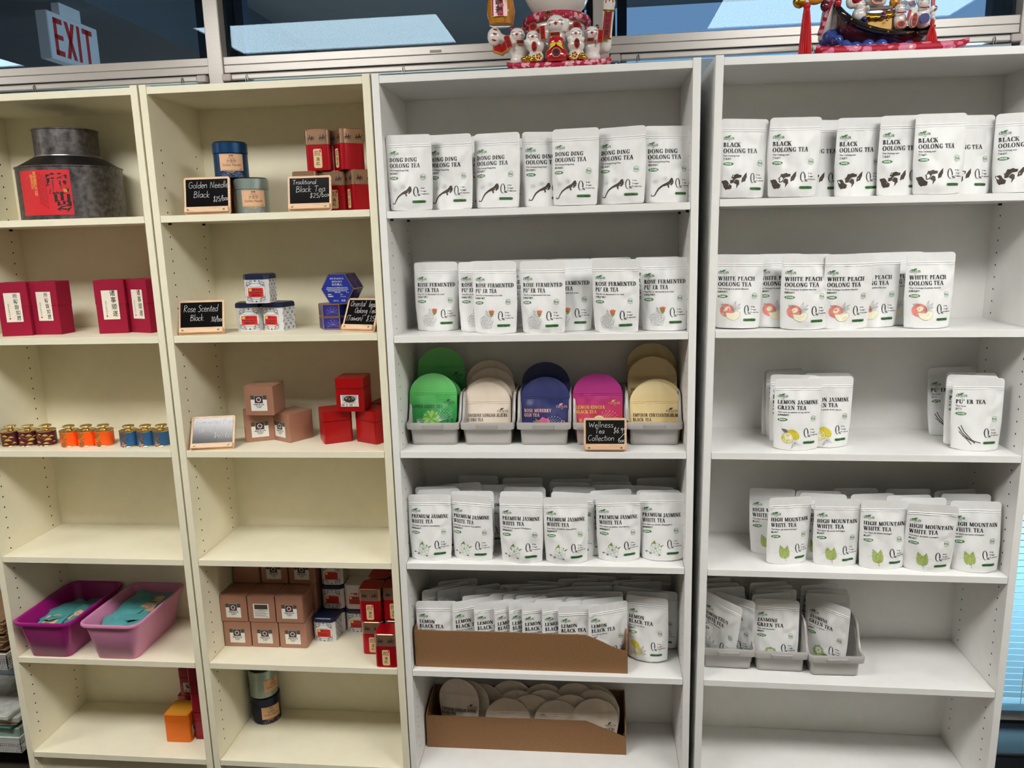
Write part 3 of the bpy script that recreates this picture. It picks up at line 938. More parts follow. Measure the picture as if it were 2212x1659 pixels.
def pouch_meshes(seed, T, W, H, dome, mats, base=0.93):
    front, back, hw = pouch_surface(seed, T, W, H, dome, base)[:3]
    us = [sin(pi / 2 * (-1 + 2 * i / 26)) * .25 + (-1 + 2 * i / 26) * .75 for i in range(27)]
    if dome:
        zs = [H * v for v in (0, .02, .05, .1, .16, .23, .3, .37, .44, .5, .56, .61, .65, .69)] + [H - dome + dome * sin(pi / 2 * k / 9) for k in range(1, 10)]
    else:
        zs = [H * v for v in [0, .012, .032] + [.06 + .04 * k for k in range(22)] + [.93, .952, .97, .985, .995, 1]]
    mb = MB()
    n = len(us)
    for fn in (front, back):
        vs = [fn(u * hw(z), z) for z in zs for u in us]
        q = [(j * n + i, j * n + i + 1, (j + 1) * n + i + 1, (j + 1) * n + i) for j in range(len(zs) - 1) for i in range(n - 1)]
        mb.add(vs, q if fn is front else [f[::-1] for f in q])
    nv = n * len(zs)
    rim = list(range(n)) + [j * n + n - 1 for j in range(1, len(zs))] + [(len(zs) - 1) * n + i for i in range(n - 2, -1, -1)] + [j * n for j in range(len(zs) - 2, 0, -1)]
    for a, b in zip(rim, rim[1:] + rim[:1]):
        mb.f.append((b, a, a + nv, b + nv))
        mb.m.append(0)
    body = mb.mesh('pouch_body', mats[0], radians(50))
    z0 = H * (0.685 if dome else 0.845)
    zb = MB()
    for zc in (z0, z0 + .0048):
        rows = []
        for dz, dy in ((-.0014, .0002), (-.0006, .0013), (.0006, .0013), (.0014, .0002)):
            rows.append([front(u * .97 * hw(zc), zc + dz, dy) for u in us])
        vs = [p for r in rows for p in r]
        zb.add(vs, [(j * n + i, j * n + i + 1, (j + 1) * n + i + 1, (j + 1) * n + i) for j in range(3) for i in range(n - 1)])
    tab = [[front(u * hw(z), z).y for u in us] for z in zs]

    def skin(x, z, o=0.0):
        """the front as meshed, for the ink to lie on"""
        u = max(-1, min(1, x / hw(z)))
        i = max(0, min(n - 2, bisect.bisect_right(us, u) - 1))
        j = max(0, min(len(zs) - 2, bisect.bisect_right(zs, z) - 1))
        a, b = (u - us[i]) / (us[i + 1] - us[i]), (z - zs[j]) / (zs[j + 1] - zs[j])
        y = (tab[j][i] * (1 - a) + tab[j][i + 1] * a) * (1 - b) + (tab[j + 1][i] * (1 - a) + tab[j + 1][i + 1] * a) * b
        return Vector((x, y - o, z))
    return body, zb.mesh('zip_seal', mats[1], 3), skin


F = lambda u: u * PWD / 2
V = lambda v: v * PHT


def _px(cx, half, bot, h):
    return lambda x, y: (F((x - cx) / half), V((bot - y) / h))


def art_twig(p):
    q = _px(1337, 155, 655, 539)
    P = [q(*a) for a in ((1222, 594), (1218, 607), (1238, 606), (1250, 580), (1264, 556), (1288, 536), (1312, 526), (1334, 516), (1350, 484), (1356, 512), (1342, 534))]
    p.line(P, [.0010, .0016, .0024, .003, .004, .0046, .0068, .0085, .004, .0052, .0034], BROWNLEAF, 1)
    p.line([q(1322, 532), q(1326, 552)], [.004, .0035], BROWNLEAF, 1)
    for cx, cy, r in ((1305, 490, 20), (1245, 505, 14)):
        a, b = q(cx, cy)
        for k in range(5):
            t = k * 1.3
            p.ring(a + .004 * cos(t), b + .003 * sin(t), r / 155 * .028, .00028, INKG, 0, 14)


def art_rolled(p):
    q = _px(664, 168, 1022, 545)
    for pts in (((518, 905), (545, 902), (558, 925), (574, 938), (570, 955), (540, 965), (528, 940)), ((568, 918), (566, 892), (582, 866), (612, 860), (634, 868), (632, 882), (606, 884), (592, 902), (586, 918)),
                ((590, 912), (604, 896), (620, 902), (622, 926), (604, 955), (608, 930), (594, 922)), ((640, 912), (642, 884), (662, 860), (674, 850), (672, 880), (660, 906))):
        P = [q(*a) for a in pts]
        c = (sum(a[0] for a in P) / len(P), sum(a[1] for a in P) / len(P))
        R2 = random.Random(len(pts))
        O = []
        for i in range(len(P)):
            a, b = P[i], P[(i + 1) % len(P)]
            for k in range(3):
                t = k / 3
                m = 1 + R2.uniform(-.09, .09)
                O.append((c[0] + (a[0] + (b[0] - a[0]) * t - c[0]) * m * 1.12, c[1] + (a[1] + (b[1] - a[1]) * t - c[1]) * m * 1.12))
        for i in range(len(O)):
            p.poly([c, O[i], O[(i + 1) % len(O)]], BROWNLEAF, 1)


def flower(p, cx, cz, r, n, line=INKG, fill=None, l=0, a0=0.0, wob=0.35):
    for k in range(n):
        leafo = leaf_outline(cx, cz, r, r * .75, a0 + 2 * pi * k / n, tip=1.6)
        if fill:
            p.poly(leafo, fill, l)
        p.outline(leafo, .00038, line, l + 1)
        p.line([(cx, cz), (cx + r * .6 * cos(a0 + 2 * pi * k / n), cz + r * .6 * sin(a0 + 2 * pi * k / n))], .0002, line, l + 1)


def art_rose(p):
    q = _px(275, 158, 612, 490)
    cx, cz = q(226, 532)
    leaf(p, *q(236, 490), .015, .008, 1.9, None, INKG)
    for k, r in enumerate((.0185, .0150, .0118, .0085, .0055, .003)):
        o = [(cx + r * (1 + .09 * sin(5 * t + k * 2)) * cos(t), cz + r * (1 + .09 * sin(5 * t + k * 2)) * sin(t) * .95) for t in [2 * pi * i / 26 for i in range(26)]]
        p.outline(o, .0005, INKG, 1)
        for j in range(6):
            t = j * 1.05 + k * .6
            p.line([(cx + r * cos(t), cz + r * .95 * sin(t)), (cx + r * .72 * cos(t + .35), cz + r * .7 * sin(t + .35))], .0004, INKG, 1)
    bx, bz = q(262, 478)
    for a in (.9, 1.3, 1.75, 2.2):
        p.poly(leaf_outline(bx, bz, .0125, .0062, a), ROSEO, 2)
    for a in (.3, 1.1, 2.0, 2.7):
        p.poly(leaf_outline(bx, bz - .002, .007, .0042, a), LEAFG, 3)
    p.disc(bx, bz - .003, .0036, .004, LEAFG, 3)


def art_jasmine(p):
    q = _px(922, 160, 735, 490)
    p.poly(leaf_outline(*q(856, 640), .021, .0135, 1.35), LEAFG, 0)
    p.poly(leaf_outline(*q(893, 640), .0135, .0055, 1.3), LEAFG, 0)
    p.poly(leaf_outline(*q(900, 636), .015, .004, .5), LEAFG, 0)
    cx, cz = q(874, 648)
    flower(p, cx, cz, .0165, 7, INKG, INKW, 1, .3)
    flower(p, cx - .001, cz + .002, .010, 5, INKG, INKW, 3, .9)
    p.line([q(868, 668), q(840, 672), q(812, 668)], .0007, INKG, 2)
    for a in ((808, 668), (836, 680), (900, 690)):
        p.disc(*q(*a), .0032, .0022, INKG, 2)


def slice_(p, cx, cz, r, l=2):
    p.disc(cx, cz, r, r, YEL, l, 22)
    p.disc(cx, cz, r * .88, r * .88, INKW, l + 1, 22)
    for k in range(9):
        a = 2 * pi * k / 9
        p.poly([(cx + r * .1 * cos(a + .3), cz + r * .1 * sin(a + .3)), (cx + r * .8 * cos(a + .06), cz + r * .8 * sin(a + .06)), (cx + r * .8 * cos(a + .6), cz + r * .8 * sin(a + .6))], YEL, l + 2)
    p.ring(cx, cz, r, .0004, INKG, l + 2, 22)


def art_lemon(p):
    q = _px(1865, 152, 705, 470)
    p.disc(*q(1783, 588), .0145, .0085, YEL, 0, 20, -.5)
    p.outline(leaf_outline(*q(1752, 575), .027, .017, -.5), .0003, INKG, 1)
    slice_(p, *q(1804, 632), .0125)
    for a, x, y in ((1.1, 1828, 628), (.5, 1830, 640), (.1, 1826, 650)):
        leaf(p, *q(x, y), .016, .007, a, None, INKG, 3)


def art_lemon_jasmine(p):
    q = _px(685, 158, 650, 470)
    leaf(p, *q(614, 530), .017, .009, 2.6, INKG, INK, 0)
    p.disc(*q(652, 545), .0165, .0115, YEL, 0, 22, -.6)
    p.outline(leaf_outline(*q(612, 522), .034, .022, -.6), .0003, INKG, 1)
    slice_(p, *q(615, 566), .0142)
    flower(p, *q(662, 600), .008, 5, INKG, None, 3)
    leaf(p, *q(650, 608), .012, .005, 4.4, None, INKG, 3)
    p.line([q(672, 604), q(696, 616)], .0006, INKG, 3)


def art_peach(p):
    q = _px(745, 162, 592, 490)
    cx, cz = q(668, 474)
    p.disc(cx, cz, .0168, .0162, PEACHR, 0, 26)
    p.disc(cx + .001, cz + .003, .008, .006, PEACHY, 1, 18, .5)
    for a, ln in ((1.25, .026), (.75, .027), (.4, .022)):
        leaf(p, cx + .013, cz - .001, ln, .0085, a, None, INKG, 1)
    leaf(p, cx, cz + .013, .015, .006, 3.0, None, INKG, 1)
    sx, sz = q(708, 500)
    o = [(sx - .017, sz + .004)] + [(sx + .0175 * cos(t), sz + .004 + .0185 * sin(t)) for t in [pi + pi * i / 14 for i in range(1, 14)]] + [(sx + .0175, sz + .006), (sx + .008, sz + .0085), (sx - .006, sz + .003)]
    p.poly(o, PEACHY, 4)
    p.outline(o, .0004, INKG, 5)


def art_sticks(p):
    q = _px(1890, 172, 645, 480)
    for P, w in ((((1764, 490), (1790, 530), (1830, 565), (1868, 580), (1904, 588)), .0024), (((1778, 478), (1800, 520), (1840, 562), (1866, 592)), .0022), (((1768, 520), (1810, 560), (1846, 600)), .0020), (((1790, 545), (1836, 572), (1868, 586)), .0024)):
        p.line([q(*a) for a in P], w, INKG, 0)
        p.line([q(a[0] + 2, a[1] + 2) for a in P], w * .35, INK, 1)


def art_leaf(p):
    q = _px(945, 156, 690, 450)
    x, z = q(908, 640)
    leaf(p, x, z, .038, .021, 1.95, LEAFL, LEAFG, 0, .0005)
    leaf(p, x, z, .036, .018, 1.42, LEAFL, LEAFG, 2, .0005)
    p.line([(x, z + .002), (x + .002, z - .009)], .0009, LEAFG, 2)
    p.line([q(838, 610), q(862, 596), q(880, 606), q(920, 604), q(950, 590), q(976, 606)], .0003, INKG, 0)


def art_osmanthus(p):
    for k in range(5):
        leaf(p, F(-.35), V(.14), .03, .011, .5 + k * .55, None, INKG, 0)


def art_greenjas(p):
    flower(p, F(-.25), V(.17), .017, 8, INKG, LEAFL, 0)
    flower(p, F(-.25), V(.18), .010, 6, INKG, INKW, 2, .3)
    leaf(p, F(-.1), V(.13), .02, .007, .3, INKG, INK, 0)


def white_print(l1, l2, w1, w2, fr, zh, season, art):
    p = PR()
    x0 = F(-.86)
    p.serif('CHALIN', x0, V(.738), V(.032), GREEN, w=F(.43), bold=.02)
    leaf(p, F(-.72), V(.768), .0105, .0044, .42, GREEN, GREEN, 2)
    p.poly(leaf_outline(F(-.72), V(.767), .006, .003, 2.7), GREEN, 2)
    p.text('TEA', F(-.70), V(.717), V(.012), GREEN, w=F(.11))
    z = V(.645)
    p.serif(l1, x0, z, V(.056), INK, w=F(w1), bold=.03)
    if l2:
        z = V(.568)
        p.serif(l2, x0, z, V(.058), INK, w=F(w2), bold=.03)
    z -= V(.043)
    p.text(fr, x0, z, V(.020), INK, w=F(.043) * len(fr), bold=.012)
    z -= V(.042)
    p.text(zh, x0, z, V(.020), INK, w=F(.078) * len(zh), bold=.02)
    z -= V(.052)
    p.disc(F(-.66), z, F(.2), V(.023), GREEN, 0, 20)
    p.text(season, F(-.66), z - V(.011), V(.022), INKW, w=F(.28), align=.5, bold=.03)
    cx, cz = F(.64), V(.443)
    p.ring(cx, cz, F(.125), .0006, GREENP, 0)
    p.ring(cx, cz, F(.10), .0003, GREENP, 0)
    for k in range(22):
        a = 2 * pi * k / 22
        p.line([(cx + F(.107) * cos(a), cz + F(.107) * sin(a)), (cx + F(.118) * cos(a), cz + F(.118) * sin(a))], .0004, GREENP, 1)
    p.grid(cx - F(.135), cx + F(.135), cz - V(.014), cz + V(.014), MATS['pouch_white_paper'], 1)
    p.text('FDA', cx, cz - V(.013), V(.026), GREEN, 2, w=F(.19), align=.5, bold=.04)
    ox, oz, rx, rz = F(.325), V(.252), F(.105), V(.064)
    p.polys(_ring(ox, oz, rx, rz, rx - .0026, rz - .0012, -22, 292, 22), INK, 1)
    p.text('%', F(.38), V(.193), V(.028), INK, 2, w=F(.13), bold=.02)
    for k, t in enumerate(('0 fat', '0 sugar', '0 calories')):
        p.text(t, F(.52), V(.285 - .037 * k), V(.018), INK, 1, w=F(.034) * len(t), bold=.012)
    p.grid(F(.24), F(.68), V(.098), V(.135), GREEN, 0)
    p.disc(F(.24), V(.1165), V(.0185), V(.0185), GREEN, 0, 12)
    p.disc(F(.68), V(.1165), V(.0185), V(.0185), GREEN, 0, 12)
    p.text('Net.2g*10bags', F(.46), V(.108), V(.017), INK, 2, w=F(.44), align=.5, bold=.03)
    art(p)
    return p


ROWS = {
    'A': ('DONG DING OOLONG TEA', white_print('DONG DING', 'OOLONG TEA', 1.22, 1.37, 'Thé Oolong Dong Ding', '冻顶乌龙茶', 'AUTUMN', art_twig)),
    'B': ('ROSE FERMENTED PU ER TEA', white_print('ROSE FERMENTED', "PU' ER TEA", 1.74, 1.0, "Thé Pu' er fermenté à la rose", '玫瑰普洱熟茶', 'WINTER', art_rose)),
    'D': ('PREMIUM JASMINE WHITE TEA', white_print('PREMIUM JASMINE', 'WHITE TEA', 1.72, 1.0, "Thé blanc au jasmin d'exception", '茉莉极品白茶', 'SPRING', art_jasmine)),
    'E': ('LEMON BLACK TEA', white_print('LEMON', 'BLACK TEA', .75, 1.16, 'Thé noir au citron', '柠檬红茶', 'SUMMER', art_lemon)),
    'G': ('BLACK OOLONG TEA', white_print('BLACK', 'OOLONG TEA', .7, 1.36, 'Thé Oolong noir', '黑乌龙茶', 'WINTER', art_rolled)),
    'H': ('WHITE PEACH OOLONG TEA', white_print('WHITE PEACH', 'OOLONG TEA', 1.5, 1.36, 'Thé Oolong à la pêche blanche', '白桃乌龙茶', 'SUMMER', art_peach)),
    'I': ('LEMON JASMINE GREEN TEA', white_print('LEMON JASMINE', 'GREEN TEA', 1.7, 1.18, 'Thé vert au jasmin et au citron', '柠檬茉莉绿茶', 'SPRING', art_lemon_jasmine)),
    'J': ('PU ER TEA', white_print("PU' ER TEA", '', 1.14, 1, "Thé Pu'er", '普洱茶', 'WINTER', art_sticks)),
    'K': ('HIGH MOUNTAIN WHITE TEA', white_print('HIGH MOUNTAIN', 'WHITE TEA', 1.72, 1.12, 'Thé blanc de haute montagne', '高山白茶', 'AUTUMN', art_leaf)),
    'L': ('OSMANTHUS WHITE TEA', white_print('OSMANTHUS', 'WHITE TEA', 1.3, 1.12, "Thé blanc à l'osmanthus", '桂花白茶', 'SPRING', art_osmanthus)),
    'M': ('JASMINE GREEN TEA', white_print('JASMINE', 'GREEN TEA', .9, 1.16, 'Thé vert au jasmin', '茉莉绿茶', 'SPRING', art_greenjas)),
}
ROWS['N'] = ROWS['M']
ORD = 'first second third fourth fifth sixth seventh eighth ninth tenth eleventh twelfth thirteenth fourteenth fifteenth sixteenth seventeenth eighteenth nineteenth twentieth'.split()
ORD += ['twenty-' + o for o in ORD[:9]] + ['thirtieth'] + ['thirty-' + o for o in ORD[:9]]
ZROW = {'A': 1.6885, 'B': 1.367, 'D': 0.731, 'E': 0.4095, 'G': 1.690, 'H': 1.366, 'I': 1.048, 'J': 1.048, 'K': 0.7225, 'L': 0.4055, 'M': 0.4055, 'N': 0.4055}
FRONT = {'A': 'A1 A2 A3 A4 A5 A6 A7', 'B': 'B1 B2 B3 B4 B5 B6 B7', 'D': 'D1 D2 D3 D4 D5 D6', 'E': 'E1 E2 E3 E4 E5 E6 E7 E8 E9', 'G': 'G1 G2 G3 G4 G5 G6 G7 G8', 'H': 'H1 H2 H3 H4 H5 H6 H7',
         'I': 'I1 I2', 'J': 'J1', 'K': 'K1 K2 K3 K4 K5 K6', 'L': 'L1 L2', 'M': 'M1', 'N': 'N1'}
FULL = set('A1 A3 A5 A6 A7 B1 B3 B4 B6 B7 D1 D2 D3 D4 D5 D6 G1 G2 G6 G8 H1 H3 H7 I1 I2 J1 K2 K3 K4 K5 K6 E38'.split())
SPECIAL = {'E38': 'loose LEMON BLACK TEA pouch standing on the shelf beside the cardboard tray', 'E39': 'pouch directly behind the loose LEMON BLACK TEA pouch beside the tray',
           'E37': 'turned pouch at the back beside the LEMON BLACK TEA tray, text half hidden', 'E40': 'shaded pouch in the far corner behind the loose LEMON BLACK TEA pouches',
           'J1': 'white PU ER TEA pouch standing alone in front, dark twig picture', 'J4': 'shaded PU ER TEA pouch with twig picture standing furthest back',
           'J2': 'turned plain pouch just behind the front PU ER TEA pouch, second of the file', 'J3': 'pouch pressed against the back of the front PU ER TEA pouch',
           'I1': 'LEMON JASMINE GREEN TEA pouch in front, with whole lemon picture visible', 'I2': 'LEMON JASMINE GREEN TEA pouch tucked behind its fully visible neighbour',
           'M1': 'upright JASMINE GREEN TEA pouch in the middle grey bin', 'N1': 'tilted JASMINE GREEN TEA pouch in the grey bin with empty shelf beside it',
           'L1': 'slanting OSMANTHUS WHITE TEA pouch in front of its grey bin', 'L2': 'OSMANTHUS WHITE TEA pouch behind the slanting one in the same bin'}
BEHIND = {'A': 'half-hidden DONG DING pouch in the gap behind the front row', 'B': 'pouch showing only its edge behind the ROSE FERMENTED row', 'D': 'plain pouch top behind the PREMIUM JASMINE row',
          'E': 'pouch top packed behind the front row of the LEMON tray', 'I': 'pouch top behind the LEMON JASMINE pair', 'K': 'plain pouch top behind the HIGH MOUNTAIN row',
          'L': 'shaded pouch at the back of the OSMANTHUS bin', 'M': 'shaded pouch at the back of the middle JASMINE bin', 'N': 'shaded pouch behind the tilted JASMINE GREEN TEA pouch'}
POSES = [
    ('A1',0.079,0.029,-0.117,-0.054,0.018), ('A2',0.18,0.045,-0.165,-0.014,0.006), ('A3',0.3,0.044,-0.167,0.043,0.005), ('A4',0.423,0.071,0.22,-0.003,0.006),
    ('A5',0.498,0.032,-0.25,0.003,0.018), ('A6',0.615,0.03,-0.275,0.017,-0.004), ('A7',0.729,0.048,0.213,0.016,0.003), ('A8',0.274,0.136,0.163,0.021,0.049),
    ('A9',0.293,0.174,0.255,0.008,0.082), ('B1',0.115,0.12,0.007,0.012,0.005), ('B2',0.243,0.081,0.046,0.082,-0.0), ('B3',0.286,0.042,-0.185,0.017,-0.004),
    ('B4',0.413,0.029,-0.206,-0.006,-0.0), ('B5',0.48,0.073,0.003,0.05,-0.0), ('B6',0.601,0.03,-0.228,-0.065,-0.0), ('B7',0.725,0.051,-0.076,0.043,-0.006),
    ('B8',0.116,0.179,0.091,0.038,0.025), ('B9',0.267,0.129,0.073,0.037,-0.0), ('B10',0.364,0.154,-0.107,0.042,0.001), ('B11',0.476,0.16,-0.25,0.044,-0.0),
    ('B12',0.59,0.136,0.329,0.04,0.006), ('B13',0.712,0.12,-0.07,0.02,0.0), ('D1',0.084,0.038,0.014,0.044,-0.0), ('D2',0.202,0.045,-0.167,-0.019,0.002),
    ('D3',0.341,0.031,-0.069,0.009,-0.002), ('D4',0.464,0.031,0.027,0.003,-0.007), ('D5',0.608,0.053,0.03,-0.013,-0.017), ('D6',0.727,0.06,-0.069,0.073,-0.029),
    ('D7',0.092,0.108,0.063,0.033,-0.014), ('D8',0.102,0.087,0.168,0.038,-0.0), ('D9',0.199,0.08,0.034,-0.02,0.009), ('D10',0.233,0.147,0.089,-0.075,0.01),
    ('D11',0.173,0.127,-0.027,0.027,-0.089), ('D12',0.2,0.208,-0.061,0.037,-0.017), ('D13',0.339,0.072,-0.017,0.022,-0.004), ('D14',0.345,0.113,-0.062,0.024,-0.006),
    ('D15',0.335,0.141,0.049,0.019,-0.001), ('D16',0.34,0.185,-0.096,0.03,-0.05), ('D17',0.482,0.077,-0.142,-0.031,-0.0), ('D18',0.484,0.117,-0.011,0.025,-0.0),
    ('D19',0.474,0.154,-0.13,0.02,-0.016), ('D20',0.475,0.186,0.06,0.018,-0.0), ('D21',0.59,0.162,-0.048,0.034,-0.0), ('D22',0.587,0.222,-0.191,0.03,-0.03),
    ('D23',0.584,0.089,0.266,0.029,0.019), ('D24',0.597,0.128,-0.064,0.05,-0.02), ('D25',0.705,0.124,-0.168,0.028,-0.01), ('D26',0.717,0.092,0.034,0.025,0.002),
    ('D27',0.724,0.201,0.105,0.031,-0.004), ('E1',0.089,0.047,0.045,0.016,-0.001), ('E2',0.191,0.064,0.416,0.016,-0.0), ('E3',0.256,0.054,0.35,0.022,0.0),
    ('E4',0.313,0.061,0.481,0.022,-0.012), ('E5',0.354,0.066,0.522,0.035,-0.009), ('E6',0.393,0.054,0.311,0.024,0.001), ('E7',0.448,0.056,0.354,0.019,0.009),
    ('E8',0.496,0.05,0.163,-0.032,-0.0), ('E9',0.577,0.057,0.41,0.007,0.004), ('E10',0.109,0.155,0.479,0.03,0.0), ('E11',0.127,0.185,0.281,0.03,0.003),
    ('E12',0.084,0.127,0.458,0.021,0.032), ('E13',0.135,0.135,0.428,0.029,0.001), ('E14',0.215,0.093,0.292,0.028,0.012), ('E15',0.203,0.149,0.383,0.03,0.0),
    ('E16',0.247,0.127,-0.131,0.017,-0.002), ('E17',0.285,0.103,0.414,0.028,0.046), ('E18',0.328,0.108,0.396,0.024,0.031), ('E19',0.371,0.099,0.179,0.029,0.009),
    ('E20',0.318,0.166,0.096,0.014,-0.0), ('E21',0.373,0.156,0.197,0.018,0.014), ('E22',0.426,0.138,0.328,0.032,0.007), ('E23',0.428,0.081,0.278,0.036,0.002),
    ('E24',0.461,0.125,0.096,0.029,0.0), ('E25',0.398,0.187,-0.026,0.021,-0.0), ('E27',0.487,0.209,0.142,0.032,0.013), ('E28',0.549,0.231,-0.161,0.032,-0.015),
    ('E29',0.532,0.185,0.11,0.031,0.01), ('E30',0.532,0.159,0.168,0.033,0.007), ('E31',0.514,0.091,0.262,0.031,0.018), ('E32',0.562,0.126,0.032,0.033,-0.0),
    ('E33',0.566,0.084,0.219,0.033,-0.016), ('E34',0.648,0.205,0.216,0.037,0.012), ('E35',0.653,0.156,-0.225,0.03,-0.006), ('E36',0.679,0.194,0.131,0.034,0.007),
    ('E37',0.724,0.167,-0.22,-0.089,-0.002), ('E38',0.691,0.095,-0.251,0.038,-0.026), ('E39',0.691,0.128,-0.066,0.045,0.004), ('E40',0.708,0.237,0.08,0.038,0.01),
    ('G1',0.905,0.029,0.2,-0.014,0.024), ('G2',1.025,0.027,-0.004,-0.019,0.019), ('G3',1.11,0.092,0.034,0.009,0.023), ('G4',1.191,0.066,0.113,-0.05,-0.0),
    ('G5',1.286,0.05,0.106,-0.051,0.0), ('G6',1.363,0.03,0.084,0.0,-0.0), ('G7',1.448,0.074,0.077,0.037,0.009), ('G8',1.557,0.041,-0.309,0.057,-0.0),
    ('H1',0.908,0.055,-0.01,0.043,0.028), ('H2',1.016,0.08,0.205,0.041,0.013), ('H3',1.068,0.036,0.028,-0.026,0.016), ('H4',1.171,0.045,0.094,-0.078,0.002),
    ('H5',1.252,0.078,0.094,-0.008,-0.0), ('H6',1.328,0.117,0.085,0.053,-0.0), ('H7',1.372,0.053,0.098,0.008,0.005), ('I1',1.067,0.052,0.037,0.008,0.012),
    ('I2',1.153,0.082,0.107,0.008,0.024), ('I3',1.072,0.118,-0.131,-0.032,0.005), ('I4',1.074,0.171,0.019,-0.042,-0.019), ('I5',1.166,0.135,0.007,0.036,-0.0),
    ('I6',1.061,0.21,0.366,-0.049,-0.0), ('I7',1.181,0.175,0.073,0.03,0.018), ('J1',1.517,0.065,-0.092,0.038,0.002), ('J2',1.534,0.133,-0.16,0.118,-0.003),
    ('J3',1.514,0.099,-0.136,0.039,0.02), ('J4',1.519,0.213,0.103,0.101,-0.014), ('K1',1.034,0.123,-0.14,0.06,-0.025), ('K2',1.06,0.069,0.216,-0.02,0.019),
    ('K3',1.186,0.066,0.009,-0.03,-0.004), ('K4',1.302,0.053,-0.001,0.001,0.002), ('K5',1.414,0.045,-0.143,-0.083,0.011), ('K6',1.534,0.046,-0.108,0.072,-0.021),
    ('K7',1.15,0.119,-0.018,0.02,0.013), ('K8',1.157,0.096,-0.101,0.028,0.008), ('K9',1.289,0.102,0.137,0.03,0.006), ('K10',1.257,0.148,0.059,0.015,0.01),
    ('K11',1.398,0.149,0.043,0.02,0.004), ('K12',1.378,0.096,0.111,0.016,0.013), ('K13',1.409,0.078,0.047,0.02,0.0), ('K14',1.52,0.147,0.212,0.02,0.004),
    ('K15',1.537,0.107,-0.128,0.033,-0.039), ('L1',0.882,0.105,-0.7,0.0,0.13), ('L2',0.935,0.12,-0.58,0.02,0.0), ('L3',0.925,0.162,0.06,0.06,-0.06),
    ('L4',0.912,0.19,0.05,0.055,-0.05), ('L5',0.897,0.218,0.087,0.058,-0.08), ('M1',1.05,0.1,-0.1,0.06,0.0), ('M2',1.037,0.137,0.3,0.03,0.04), ('M3',1.058,0.162,0.1,0.045,0.02),
    ('M4',1.064,0.181,0.2,0.04,-0.047), ('M5',1.042,0.206,0.3,0.04,0.06), ('N1',1.185,0.107,-0.72,0.0,0.04), ('N2',1.203,0.149,-0.056,0.04,-0.01),
    ('N3',1.203,0.173,0.15,0.045,0.03), ('N4',1.19,0.203,0.3,0.045,0.037),
]
SIDE = {'A': 'cream bookcase', 'B': 'cream bookcase', 'D': 'cream bookcase', 'E': 'cream bookcase'}


def white_pouches():
    fronts = {k: v.split() for k, v in FRONT.items()}
    backs = {}
    for q in POSES:
        if q[0] not in fronts[q[0][0]] and q[0] not in SPECIAL:
            backs.setdefault(q[0][0], []).append((q[1], q[0]))
    rank = {}
    for k, v in backs.items():
        for i, (x, n) in enumerate(sorted(v)):
            rank[n] = i
    for i, (n, x, y, yaw, lean, roll) in enumerate(POSES):
        k = n[0]
        text, pr = ROWS[k]
        var = i % 4
        T = (.044 if n in FULL else .030) if k in 'ABGHIJ' else (.042 if n in FULL else .020)
        if k in 'ELMN' and n != 'E38':
            T = .016
        body, zp, fr = shared(('pouch', var, T), lambda: pouch_meshes(var * 7 + 3, T, PWD, PHT, 0, (PAPER, ZIPM)))
        ink = shared(('ink', k, var, T), lambda: pr.mesh('front_print', fr, .0005, .00012, .0035))
        side = SIDE.get(k, 'lucky cat bookcase')
        if n in SPECIAL:
            label = SPECIAL[n]
        elif n in fronts[k]:
            label = 'white %s pouch, %s in its front row from the %s' % (text, ORD[fronts[k].index(n)], side)
        else:
            label = '%s, %s from the %s' % (BEHIND[k], ORD[rank[n]], side)
        z = ZROW[k] + abs(sin(roll)) * PWD * .46
        if k in 'GHIJKLMN':
            z -= (x - 1.2135) * .0098          # that bookcase leans a little
        if k == 'E' and n not in SPECIAL:      # keep clear of the tray's front panel
            y = max(y, .034 + .056 * abs(sin(yaw)))
        o = thing('tea_pouch', label, 'pouch', place(x, y, z, yaw, lean, roll), 'white %s pouches' % text.lower())
        obj('pouch_body', body, o)
        obj('zip_seal', zp, o)
        obj('front_print', ink, o)


# ------------------------------------------------------------------ round-topped wellness pouches
RW, RH, RD = 0.136, 0.188, 0.060


def grad(name, stops, rough=.42):
    """pouch printed with its own colour run from foot to top"""
    m = mat(name, stops[0][1], rough, spec=.45, bump=.08, bump_scale=60)
    nt = m.node_tree
    tc = nt.nodes.new('ShaderNodeTexCoord')
    sp = nt.nodes.new('ShaderNodeSeparateXYZ')
    mr = nt.nodes.new('ShaderNodeMapRange')
    mr.inputs[2].default_value = RH
    cr = nt.nodes.new('ShaderNodeValToRGB')
    while len(cr.color_ramp.elements) < len(stops):
        cr.color_ramp.elements.new(.5)
    for e, (q, c) in zip(cr.color_ramp.elements, stops):
        e.position = q
        e.color = lin(c) + (1,)
    nt.links.new(tc.outputs['Object'], sp.inputs[0])
    nt.links.new(sp.outputs[2], mr.inputs[0])
    nt.links.new(mr.outputs[0], cr.inputs[0])
    nt.links.new(cr.outputs[0], nt.nodes['Principled BSDF'].inputs['Base Color'])
    return m


RM = {
    'green': grad('pouch_green', ((0, (14, 96, 44)), (.45, (40, 142, 66)), (.75, (96, 190, 100)), (1, (120, 205, 120)))),
    'beige': grad('pouch_beige', ((0, (222, 208, 190)), (1, (222, 206, 188)))),
    'navy': grad('pouch_navy', ((0, (46, 44, 96)), (.5, (40, 46, 98)), (1, (48, 56, 104)))),
    'magenta': grad('pouch_magenta', ((0, (196, 46, 66)), (.4, (194, 48, 84)), (.7, (168, 44, 118)), (1, (158, 40, 124)))),
    'tan': grad('pouch_tan', ((0, (206, 170, 92)), (.5, (222, 198, 142)), (1, (226, 206, 158)))),
}
RZ = {k: m for k, m in RM.items()}


